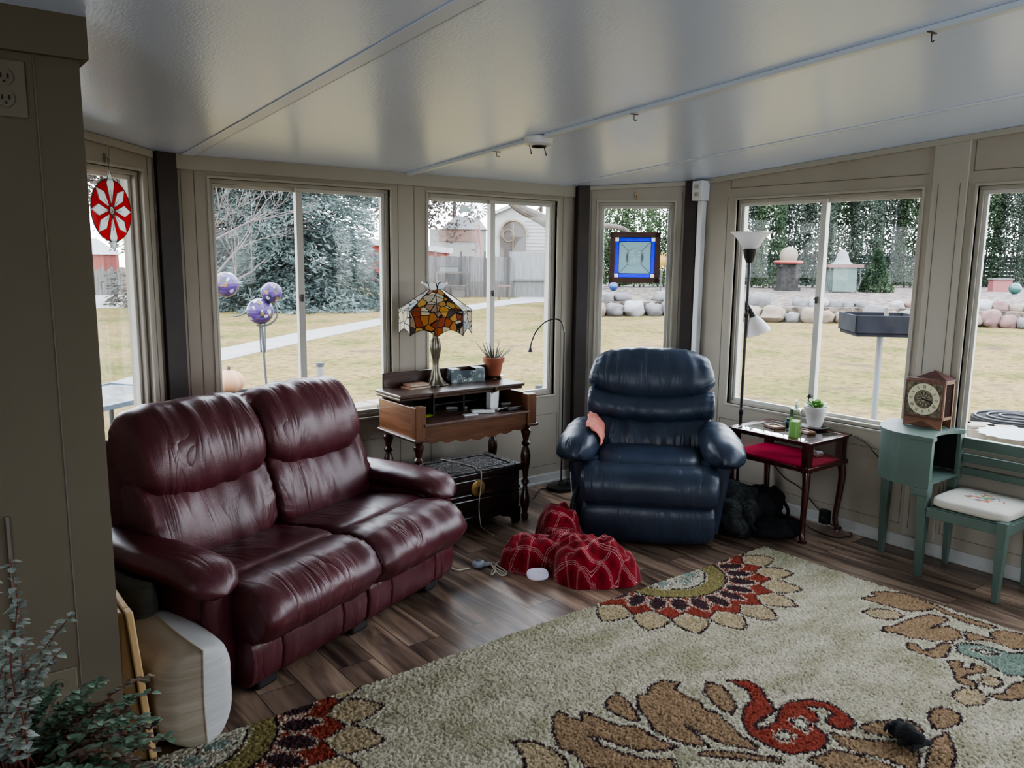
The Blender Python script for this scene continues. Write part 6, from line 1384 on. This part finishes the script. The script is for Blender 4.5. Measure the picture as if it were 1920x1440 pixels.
# near tree whose limbs cross the windows, trunk hidden behind the dark corner post
T, s = gthing('limbed_tree', 1083, 600, 'grey barked tree behind the corner post with a thick limb reaching across the window', 'tree')
q = sq(s); q.tube([(0, 0, -5), (2, 0, 60), (-2, 0, 130), (0, 0, 300)], 16, 12, rr=lambda u: 17-6*u, sm=4); q.done('trunk', BARK, T)
q = sq(s); q.tube([(0, 0, 165), (-45, -10, 172), (-80, -15, 188), (-120, -20, 208), (-150, -25, 240)], 9, 10, rr=lambda u: 13-7*u, sm=5); q.done('limb', BARK, T)
q = sq(s); q.tube([(0, 0, 150), (40, -5, 172), (80, -10, 168), (98, -12, 150)], 6, 8, rr=lambda u: 7-4.5*u, sm=5); q.tube([(60, -5, 172), (75, -8, 135), (60, -10, 100)], 2, 5, rr=lambda u: 2.2-1.2*u, sm=4); q.tube([(75, -5, 172), (88, -8, 150), (84, -10, 135)], 2, 5, rr=lambda u: 2-1*u, sm=4); q.done('limb', BARK, T)
q = sq(s)
for k in range(4): bare(T, 60+k, (-60/1-20*k, -10, 190+8*k), (rg.uniform(-1, 1), .2, .9), 50, 1.5, 2, q)
q.done('twigs', TWIG, T)
# garden spinner with three mosaic balls
T, s = gthing('garden_spinner', 508, 800, 'metal garden stake with three purple and silver mosaic gazing balls on curved rings', 'ornament')
MOS, mn, mb_ = _nt('mosaic_mirror'); v_ = N(mn, 'ShaderNodeTexVoronoi', Scale=27); L(mn, mapping(mn), v_.inputs['Vector']); sp = N(mn, 'ShaderNodeSeparateColor'); L(mn, v_.outputs['Color'], sp.inputs[0])
L(mn, ramp(mn, sp.outputs[0], [(0, (.035, .015, .08)), (.34, (.20, .21, .23)), (.44, (.015, .018, .035)), (.72, (.05, .03, .10)), (.9, (.12, .065, .03))], 'CONSTANT'), mb_.inputs['Base Color']); mb_.inputs['Roughness'].default_value = .3; mb_.inputs['Metallic'].default_value = 0; mb_.inputs['Specular IOR Level'].default_value = .25
DGM = mat('dark_grey_metal', (.10, .11, .12), .5)
q = sq(s); q.tube([(0, 0, 0), (-6, 0, 90), (-10, 0, 190)], 2.2, 8, sm=3); q.done('stake', DGM, T)
q = sq(s); q.tube([(-13, 0, 140), (-14, 0, 190), (-13, 0, 218)], 1.6, 6); q.tube([(-5, 0, 140), (-4, 0, 190), (-5, 0, 210)], 1.6, 6)
q.tube([(-10+30*cos(a), 0, 215+26*sin(a)) for a in [-1.9+2.8*i/20 for i in range(21)]], 1.6, 6); q.tube([(-28-34*(1-cos(a)), 0, 206+30*(1-sin(a))) for a in [pi/2*(1-i/12) for i in range(13)]], 1.6, 6); q.done('ring_bracket', DGM, T)
for x, z, r in ((-72, 264, 23), (10, 250, 19), (-12, 216, 24)): q = sq(s); q.ball((x, 0, z), r, 20, 14); q.done('mosaic_ball', MOS, T, sm=False)
# planter with pumpkins
PMK = mat('pale_pumpkin', (.85, .42, .22), .6, (.90, .52, .32), 3); PLG = mat('grey_planter', (.30, .31, .34), .7)
T, s = gthing('garden_planter', 425, 850, 'square grey planter box outside the window near the spruce', 'planter'); zt = on_p(425, 735, T.location, vd).z-G
q = MB(); w = 46*s; q.rings([[(x*w*k, y*w*k, z) for x, y in ((-1, -.8), (1, -.8), (1, .8), (-1, .8))] for k, z in ((.85, 0), (.95, zt-.06), (1.0, zt-.06), (1.0, zt), (.9, zt), (.9, zt-.03))]); q.done('planter_box', PLG, T, sm=False)
ptl = Vector(T.location)
def pumpkin(px, py, r, lab):
    p = on_p(px, py, ptl, vd); t = thing('pumpkin', (p.x, p.y, G+zt-.02+0), 0, lab, 'pumpkin'); q = MB()
    q.grid(lambda u, v: ((r*(1+.07*cos(2*pi*u*9)))*cos(2*pi*u)*sin(pi*max(.02, min(.98, v))), (r*(1+.07*cos(2*pi*u*9)))*sin(2*pi*u)*sin(pi*max(.02, min(.98, v))), r*.82-r*.8*cos(pi*v)), 54, 14, cu=True); q.done('pumpkin_body', PMK, t, ang=80)
    q = MB(); q.tube([(0, 0, r*1.55), (.01, 0, r*1.85)], r*.12, 6); q.done('stem', BARK, t)
pumpkin(428, 705, 28*s, 'larger pale orange pumpkin resting in the grey planter'); pumpkin(404, 708, 25*s, 'smaller pale orange pumpkin at the left edge of the grey planter')
# pipes, paver edging
for px, py, h, r, lab in ((603, 790, 110, 6.5, 'short grey vent pipe standing in the lawn behind the loveseat'), (1009, 800, 78, 6, 'short grey pipe standing in the lawn beside the gooseneck lamp')):
    T, s = gthing('vent_pipe', px, py, lab, 'pipe'); q = sq(s); q.cyl((0, 0, 0), (0, 0, h), r, n=16); q.done('pipe', mat('grey_pipe', (.42, .43, .43), .6), T); q = sq(s); q.cyl((0, 0, h-6), (0, 0, h+1), r+1, n=16); q.done('pipe_cap', DGM, T)
PAV = mat('tan_concrete_block', (.44, .37, .28), .9, (.54, .48, .40), 6); 
def block(px, py, w, d, h, rz, lab, g): 
    T, s = gthing('retaining_block', px, py, lab, 'block', g, rz=rz); q = MB(); q.box(-w/2, w/2, -d/2, d/2, 0, h-.03); q.box(-w/2-.01, w/2+.01, -d/2-.01, d/2+.01, h-.03, h); tag(T, lab, 'block', g); q.done('block_body', PAV, T, sm=False, bev=.01); return T
_pb = on_z(668, 762, .05)
for i, (x, y) in enumerate(((_pb.x-.37, _pb.y-.06), (_pb.x, _pb.y), (_pb.x+.37, _pb.y+.06))):
    T = thing('retaining_block', (x, y, G), .15, 'tan concrete block in the low garden edging outside the long wall window', 'block', 'low edging blocks outside the long wall'); q = MB(); q.box(-.17, .17, -.12, .12, 0, .22); q.box(-.18, .18, -.13, .13, .22, .27); q.done('block_body', PAV, T, sm=False, bev=.012)
# patio table in the left corner window
pt_ = on_z(235, 742, .42)
T = thing('patio_table', (pt_.x-.15, pt_.y+.1, G), radians(35), 'patio table with mosaic glass top and blue rim outside the left corner window', 'table')
q = MB(); q.box(-.5, .5, -.4, .4, .60, .62); q.done('table_top', mat('mosaic_top', (.45, .44, .42), .15, (.72, .74, .76), 7, detail=6, lo=.48, hi=.52), T, sm=False)
q = MB(); [q.box(*c, .595, .632) for c in ((-.53, .53, -.43, -.4), (-.53, .53, .4, .43), (-.53, -.5, -.4, .4), (.5, .53, -.4, .4))]; q.done('rim', mat('slate_blue_metal', (.14, .20, .28), .5), T, sm=False)
for x in (-.45, .45):
    for y in (-.36, .36): q = MB(); q.cyl((x, y, 0), (x, y, .6), .02, n=8); q.done('leg', DGM, T)
# neighbouring fence and house in the left corner window
T, s = gthing('neighbour_house', 190, 548, 'dark red neighbouring house end with pale roof in the left corner window', 'house'); q = sq(s); q.box(-90, 8, 0, 60, 0, 72); q.done('wall', REDP, T, sm=False); q = sq(s); q.hexa([(-95, -5, 70), (12, -5, 70), (12, 65, 70), (-95, 65, 70)], [(-95, 25, 100), (-20, 25, 100), (-20, 35, 100), (-95, 35, 100)]); q.done('roof', ROOF, T, sm=False)
T, s = gthing('picket_fence', 222, 553, 'grey board fence with a reddish gate section beyond the driveway', 'fence'); q = sq(s)
for k in range(22): q.box(-60+k*6, -60+k*6+5.4, 0, 2, 0, 44+4*(k % 3))
q.done('fence_boards', GWD, T, sm=False); q = sq(s); q.box(14, 40, -3, -1, 2, 46); q.done('gate', PINKB, T, sm=False)
T, s = gthing('red_garage', 262, 549, 'red garage corner partly visible at the right of the left corner window', 'house'); q = sq(s); q.box(-14, 90, 0, 40, 0, 70); q.done('wall', PINKB, T, sm=False); q = sq(s); q.hexa([(-20, -5, 68), (95, -5, 68), (95, 45, 68), (-20, 45, 68)], [(10, 18, 92), (95, 18, 92), (95, 22, 92), (10, 22, 92)]); q.done('roof', ROOF, T, sm=False)
# ---- raised bed with boulders beyond the right windows
BED = mat('mulch_bed', (.13, .09, .07), .95, (.44, .35, .29), 5, detail=10, lo=.4, hi=.6)
def ground_line(pts): return [on_z(x, y, G) for x, y in pts]
front = ground_line([(1060, 592), (1260, 590), (1380, 600), (1540, 604), (1720, 606), (1925, 615), (2300, 640)])
q = MB(); V0 = [q.v(p.x, p.y, G) for p in front]; V1 = [q.v(p.x, p.y, G+.42) for p in front]; back = [p+Vector((p.x, p.y, 0)).normalized()*4.5 for p in front]; V2 = [q.v(p.x, p.y, G+.7) for p in back]; V3 = [q.v(p.x, p.y, G+.7) for p in [p+Vector((p.x, p.y, 0)).normalized()*26 for p in front]]
for i in range(len(front)-1): q.f([V0[i], V0[i+1], V1[i+1], V1[i]]); q.f([V1[i], V1[i+1], V2[i+1], V2[i]]); q.f([V2[i], V2[i+1], V3[i+1], V3[i]])
struct(q.done('garden_bed', BED, sm=False))
RK = [mat('boulder_grey', (.26, .25, .25), .9, (.38, .36, .36), 3, bump=.4, bscale=6), mat('boulder_tan', (.38, .30, .21), .9, (.48, .39, .30), 3, bump=.4, bscale=6), mat('boulder_rose', (.36, .20, .18), .9, (.46, .30, .27), 3, bump=.4, bscale=6), mat('boulder_pale', (.56, .55, .55), .9, (.64, .63, .62), 3, bump=.4, bscale=6)]
rk = random.Random(9); names = ['grey', 'tan', 'rose coloured', 'pale']
ROCKS = []
def seg_y(x):
    P = [(1060, 592), (1260, 590), (1380, 600), (1540, 604), (1720, 606), (1925, 615)]
    for a, b in zip(P, P[1:]):
        if a[0] <= x <= b[0]: return a[1]+(b[1]-a[1])*(x-a[0])/(b[0]-a[0])
    return P[-1][1]
x = 1100
while x < 1960:
    w = rk.uniform(26, 50); ROCKS.append((x+w/2, seg_y(x+w/2)+1, w, w*rk.uniform(.6, .85), rk.randrange(4), 0)); 
    if rk.random() < .8: ROCKS.append((x+w*.9, seg_y(x+w/2)-1, w*.95, w*.6, rk.randrange(4), 1))
    x += w*.93
for i, (x, y, w, h, k, lv) in enumerate(ROCKS):
    if 1268 < x < 1372 or 1735 < x < 1800: pass
    where = 'in the corner window' if x < 1330 else ('left of the window mullion' if x < 1535 else ('right of the window mullion' if x < 1760 else 'in the far right window'))
    p = on_z(x, y, G); s = (p-EYE).dot(Fv)/F_PX; off = Vector((p.x, p.y, 0)).normalized()*(-.12 if lv == 0 else .12)
    q = MB(); q.ball((0, 0, 0), (w*s*.52, w*s*.42, h*s*.55), 14, 10, .85, .35, i*3.3); o = q.done('boulder', RK[k], ang=70); o.location = (p.x+off.x, p.y+off.y, G+h*s*.45+(.36 if lv else 0)); o.rotation_euler = (0, 0, rk.uniform(0, 3))
    tag(o, names[k]+(' boulder in the upper row' if lv else ' boulder in the lower row')+' of garden edging '+where, 'boulder', names[k]+(' upper' if lv else ' lower')+' edging boulders '+where)
def bthing(name, px, py, lab, cat, grp=None, zz=.70): return gthing(name, px, py, lab, cat, grp, z=G+zz)
# evergreens of the hedge
FRG = tmat('fresh_evergreen', (.10, .19, .08), (.32, .44, .25))
hx_ = [(1150, 540), (1195, 541), (1240, 540), (1295, 541), (1350, 542), (1398, 541), (1438, 543), (1482, 541), (1530, 542), (1572, 541), (1618, 543), (1660, 541), (1702, 542), (1745, 541), (1792, 543), (1838, 541), (1885, 542), (1935, 542), (1990, 543)]
TRK = mat('dark_trunk', (.15, .12, .11), .95)
for i, (x, y) in enumerate(hx_):
    T, s = bthing('hedge_evergreen', x, y-3, 'evergreen tree with bare lower trunk in the hedge behind the raised stone bed', 'tree', 'evergreens of the hedge behind the stone bed', .7)
    rs = np.random.RandomState(100+i); P = []
    full = x < 1260
    for k in range(8200):
        h = (rs.uniform(40, 240) if full else rs.triangular(50, 140, 290)); 
        if rs.uniform() < (.35 if full else .22): h = rs.uniform(4, 90)
        r = (34 if full else 30)*(1-.1*h/200)*rs.uniform(.2, 1)**.5; a = rs.uniform(0, 2*pi); P.append((r*cos(a)*s, r*sin(a)*s, h*s))
    cardmesh('foliage', P, None, 2.9*s, .5, FRG if x < 1260 else (HDG if i % 3 == 0 else HD2), T, i, 1)
    q = sq(s)
    for dx in (-7, 4, 11): q.tube([(dx, 0, 0), (dx*1.2+3*sin(i+dx), 0, 60), (dx*1.5, 0, 170)], 1.6, 5, rr=lambda u: 2.0-1.2*u, sm=3)
    q.done('trunk', TRK, T)
T, s = bthing('young_conifer', 1642, 548, 'small dark green conifer growing in the bed left of the bird feeder', 'tree'); rs = np.random.RandomState(4); P = []
for k in range(2600): h = rs.uniform()**1.3*78; r = 32*(1-h/84)*rs.uniform(.3, 1)**.5; a = rs.uniform(0, 2*pi); P.append((r*cos(a)*s, r*sin(a)*s, (h+2)*s))
cardmesh('foliage', P, None, 4*s, .4, HDG, T, 3, 1); q = sq(s); q.tube([(0, 0, 0), (0, 0, 60)], 2, 6); q.done('trunk', TRK, T)
TEL = mat('teal_fence_paint', (.20, .30, .28), .8, (.26, .36, .34), 2)
T, s = bthing('teal_fence', 1500, 533, 'dull teal horizontal board fence behind the hedge trunks', 'fence', zz=.7); q = sq(s)
for k in range(8): q.box(-150, 460, 0, 2, k*7, k*7+6.5)
q.done('fence_boards', TEL, T, sm=False)
for x in range(-150, 461, 61): q = sq(s); q.box(x, x+4, -2, 0, 0, 57); q.done('fence_post', TEL, T, sm=False)
# lantern feeders
T, s = bthing('red_topped_feeder', 1475, 545, 'dark bird feeder lantern with red tray standing in the bed behind the boulders', 'feeder')
q = sq(s); q.box(-16, 16, -14, 14, 6, 46); q.box(-20, 20, -16, 16, 0, 6); q.box(-19, 19, -15, 15, 44, 50); q.done('feeder_base', mat('feeder_dark', (.03, .03, .03), .9, (.09, .08, .07), 8), T, sm=False); q = sq(s); q.lathe([(0, 50), (25, 50), (27, 53), (24, 56), (0, 56)], 24); q.done('tray', mat('coral_red', (.58, .13, .10), .6), T)
q = sq(s); q.lathe([(0, 56), (15, 56), (17, 66), (13, 76), (5, 80), (0, 82)], 20); q.done('feeder_top', mat('tan_globe', (.44, .36, .28), .6), T)
T, s = bthing('green_lantern', 1575, 548, 'green garden lantern box with domed top and red rim in the bed', 'lantern')
q = sq(s); q.box(-22, 22, -18, 18, 2, 46); q.done('lantern_body', mat('lantern_green', (.17, .27, .23), .7, (.22, .32, .28), 4), T, sm=False); q = sq(s); q.box(-34, 32, -22, 22, 46, 52); q.done('rim', mat('dull_red', (.34, .18, .17), .7), T, sm=False)
q = sq(s); q.lathe([(0, 52), (20, 52), (14, 57), (11, 64), (9, 72), (4, 78), (0, 79)], 20); q.done('dome', mat('lantern_dome', (.34, .36, .36), .6), T)
for x in (-28, 27): q = sq(s); q.tube([(x, -15, 44), (x*1.1, -15, 20), (x*.8, -15, 0)], 1.6, 6, sm=3); q.done('side_scroll', DGM, T)
# sun ornament and blue ball
T, s = bthing('sun_ornament', 1238, 546, 'yellow metal sun face garden ornament partly hidden behind the blue glass panel', 'ornament'); YS = mat('sun_yellow', (.72, .42, .06), .6); q = sq(s); q.cyl((0, 0, 0), (0, 0, 40), 1.5, n=6); q.done('stake', DGM, T)
q = sq(s); q.ball((0, 0, 57), (9, 3, 9), 20, 10); q.done('sun_face', YS, T)
q = sq(s)
for k in range(14): a = 2*pi*k/14; q.tube([(8*cos(a), 0, 57+8*sin(a)), (13*cos(a+.2), 0, 57+13*sin(a+.2)), (17*cos(a), 0, 57+17*sin(a))], 1.5, 5, rr=lambda u: 2.0-1.5*u, sm=2)
q.done('sun_rays', YS, T)
T, s = bthing('blue_gazing_ball', 1150, 546, 'small round blue gazing ball resting on the stone bed', 'ball'); q = sq(s); q.ball((0, 0, 9), 8.5, 18, 12); q.done('ball_body', mat('blue_glaze', (.05, .13, .42), .25), T); q = sq(s); q.lathe([(0, 0), (4, 0), (3, 2), (0, 2)], 14); q.done('ball_foot', DGM, T)
T, s = gthing('pale_shed', 1120, 541, 'white sided shed wall beyond the lawn seen left of the blue glass panel', 'shed', z=G+.7); q = sq(s); q.box(-90, 10, 0, 60, 0, 150)
for k in range(20): q.box(-90, 10, -1, 0, 8+k*7, 9+k*7)
q.done('wall', WS_, T, sm=False); q = sq(s); q.box(-95, 18, -6, 66, 150, 158); q.done('roof', ROOF, T, sm=False)
# tray bird feeder on a pole
ftop = on_x(1650, 605, 6.1); T = thing('tray_bird_feeder', (ftop.x, ftop.y, G), radians(-70)+pi/2-radians(68)+radians(-20), 'dark grey tray bird feeder on a pale metal pole standing on the lawn', 'feeder')
T.rotation_euler = (0, 0, -YAW-radians(6)); s = (ftop-EYE).dot(Fv)/F_PX; zc = ftop.z-G
q = MB(); q.cyl((4*s, 0, 0), (2*s, 0, zc), 5.5*s, n=14); q.done('pole', mat('pale_pole', (.50, .53, .57), .45, metal=.3), T)
TRY = mat('tray_grey', (.028, .031, .045), .8, (.05, .054, .07), 8, spec=.2); wt = 60*s; hh_ = 18*s
q = MB()
for c in ((-wt, wt, -wt*.9, -wt*.9+.015), (-wt, wt, wt*.9-.015, wt*.9), (-wt, -wt+.015, -wt*.9, wt*.9), (wt-.015, wt, -wt*.9, wt*.9)): q.box(*c, zc-hh_*.9, zc+hh_*.9)
q.box(-wt, wt, -wt*.9, wt*.9, zc-hh_*.9, zc-hh_*.8); q.done('tray', TRY, T, sm=False, bev=.003); q = MB(); q.box(-wt*.94, wt*.94, -wt*.84, wt*.84, zc-hh_*1.25, zc-hh_*.9); q.done('tray_bottom', TRY, T, sm=False); q = MB(); q.cyl((10*s, 0, zc-hh_), (10*s, 0, zc+hh_*1.6), 4*s, n=12); q.done('centre_post', mat('post_cap', (.44, .40, .34), .6), T)
# paved edging, mesh cover and birdbath at the far right
for i, (x, y, w) in enumerate(((1838, 797, .36), (1882, 803, .40), (1925, 809, .36), (1968, 815, .36), (1798, 792, .3))):
    p = on_z(x, y, .02); T = thing('paving_block', (p.x, p.y, G), -YAW-radians(10), 'tan flat paving block in the edging outside the far right window', 'block', 'paving blocks outside the far right window'); q = MB(); q.box(-w*.33, w*.33, -.1, .1, 0, .205); q.box(-w*.34, w*.34, -.105, .105, .20, .235); q.done('block_body', PAV, T, sm=False, bev=.012)
p = on_z(1900, 785, -.05); T = thing('mesh_cover', (p.x+.3, p.y+.1, G), 0, 'black coiled mesh cover lying on the ground behind the paving blocks', 'cover'); q = MB(); q.lathe([(0, 0), (.42, 0), (.42, .10), (0, .12)], 28); q.done('cover_body', mat('black_mesh', (.05, .05, .05), .95, spec=.1), T, ang=30); q = MB(); [q.tube([(r*cos(2*pi*i/24), r*sin(2*pi*i/24), .115+.006*k) for i in range(25)], .012, 6) for k, r in enumerate((.38, .26, .14))]; q.done('cover_rings', BLKP, T)
p = on_z(1893, 822, .12); T = thing('scalloped_birdbath', (p.x+.12, p.y, G), 0, 'white scalloped birdbath bowl outside the window above the green bench rail', 'birdbath')
def bowl_(u, v):
    i = min(6, int(v*6.001)); r = [.03, .12, .24, .29, .27, .15, .01][i]*(1+.045*cos(2*pi*u*16)*(.2 < v < .8))
    return (r*cos(2*pi*u), r*sin(2*pi*u), [.24, .25, .31, .345, .35, .30, .28][i])
q = MB(); q.grid(bowl_, 128, 7, cu=True); q.done('bowl', mat('white_stone', (.66, .67, .70), .7), T, ang=70); q = MB(); q.lathe([(0, 0), (.14, 0), (.13, .04), (.06, .08), (.05, .2), (.09, .245), (0, .245)], 24); q.done('pedestal', mat('white_stone_base', (.6, .6, .62), .7), T)
bx1 = on_z(1874, 545, G+.6); T, s = bthing('red_garden_crate', 1874, 547, 'red box among the garden ornaments seen through the far right window', 'box'); q = sq(s); q.box(-18, 18, -8, 8, 0, 22); q.done('crate_body', mat('faded_red', (.55, .18, .18), .7), T, sm=False); q = sq(s); q.box(-20, 20, -10, 10, 22, 25); q.done('crate_rim', GWD, T, sm=False)
T, s = bthing('teal_gazing_ball', 1902, 553, 'small teal gazing ball beside the red box beyond the far right window', 'ball'); q = sq(s); q.ball((0, 0, 12), 11, 18, 12); q.done('ball_body', mat('teal_glaze', (.10, .26, .24), .3), T); q = sq(s); q.lathe([(0, 0), (5, 0), (4, 3), (0, 3)], 14); q.done('ball_foot', DGM, T)

# ---------------------------------------------------------------- light
w = bpy.data.worlds.new('overcast_sky'); SC.world = w; w.use_nodes = True; nt = w.node_tree; bg = nt.nodes['Background']
tc = N(nt, 'ShaderNodeTexCoord'); sx_ = N(nt, 'ShaderNodeSeparateXYZ'); L(nt, tc.outputs['Generated'], sx_.inputs[0])
L(nt, ramp(nt, sx_.outputs['Z'], [(.0, (.88, .90, .95)), (.25, (.87, .91, 1.0)), (1, (.77, .85, 1.0))]), bg.inputs['Color']); bg.inputs['Strength'].default_value = SKY
def portal(w_, x0, x1):
    li = bpy.data.lights.new('window_portal', 'AREA'); li.shape = 'RECTANGLE'; li.size = x1-x0; li.size_y = ZT-ZB; li.cycles.is_portal = True; o = bpy.data.objects.new('window_portal', li); COL.objects.link(o)
    c_ = w_.a+w_.d*(x0+x1)/2+w_.n*.10; M_ = Matrix((w_.d, Vector((0, 0, 1)), w_.n)).transposed()
    # area lights shine along local -Z: inward is -n
    o.matrix_world = Matrix.Translation((c_.x, c_.y, (ZB+ZT)/2)) @ M_.to_4x4()
portal(WL, lx(1.345), lx(2.385)); portal(WL, lx(2.645), lx(3.685)); portal(WC, c0, c1); portal(WA, a0, a1)
for o_ in ro: portal(WR, *o_)
for o_ in fo: portal(WF, *o_)
for o_ in ho: portal(WH, *o_)
SC.view_settings.view_transform = VIEW; SC.view_settings.exposure = EXPO; SC.view_settings.look = LOOK
SC.cycles.use_denoising = True; SC.cycles.max_bounces = 10; SC.cycles.diffuse_bounces = 5; SC.cycles.glossy_bounces = 4; SC.cycles.transparent_max_bounces = 16; SC.cycles.transmission_bounces = 6; SC.cycles.sample_clamp_indirect = 6; SC.cycles.caustics_reflective = False; SC.cycles.caustics_refractive = False
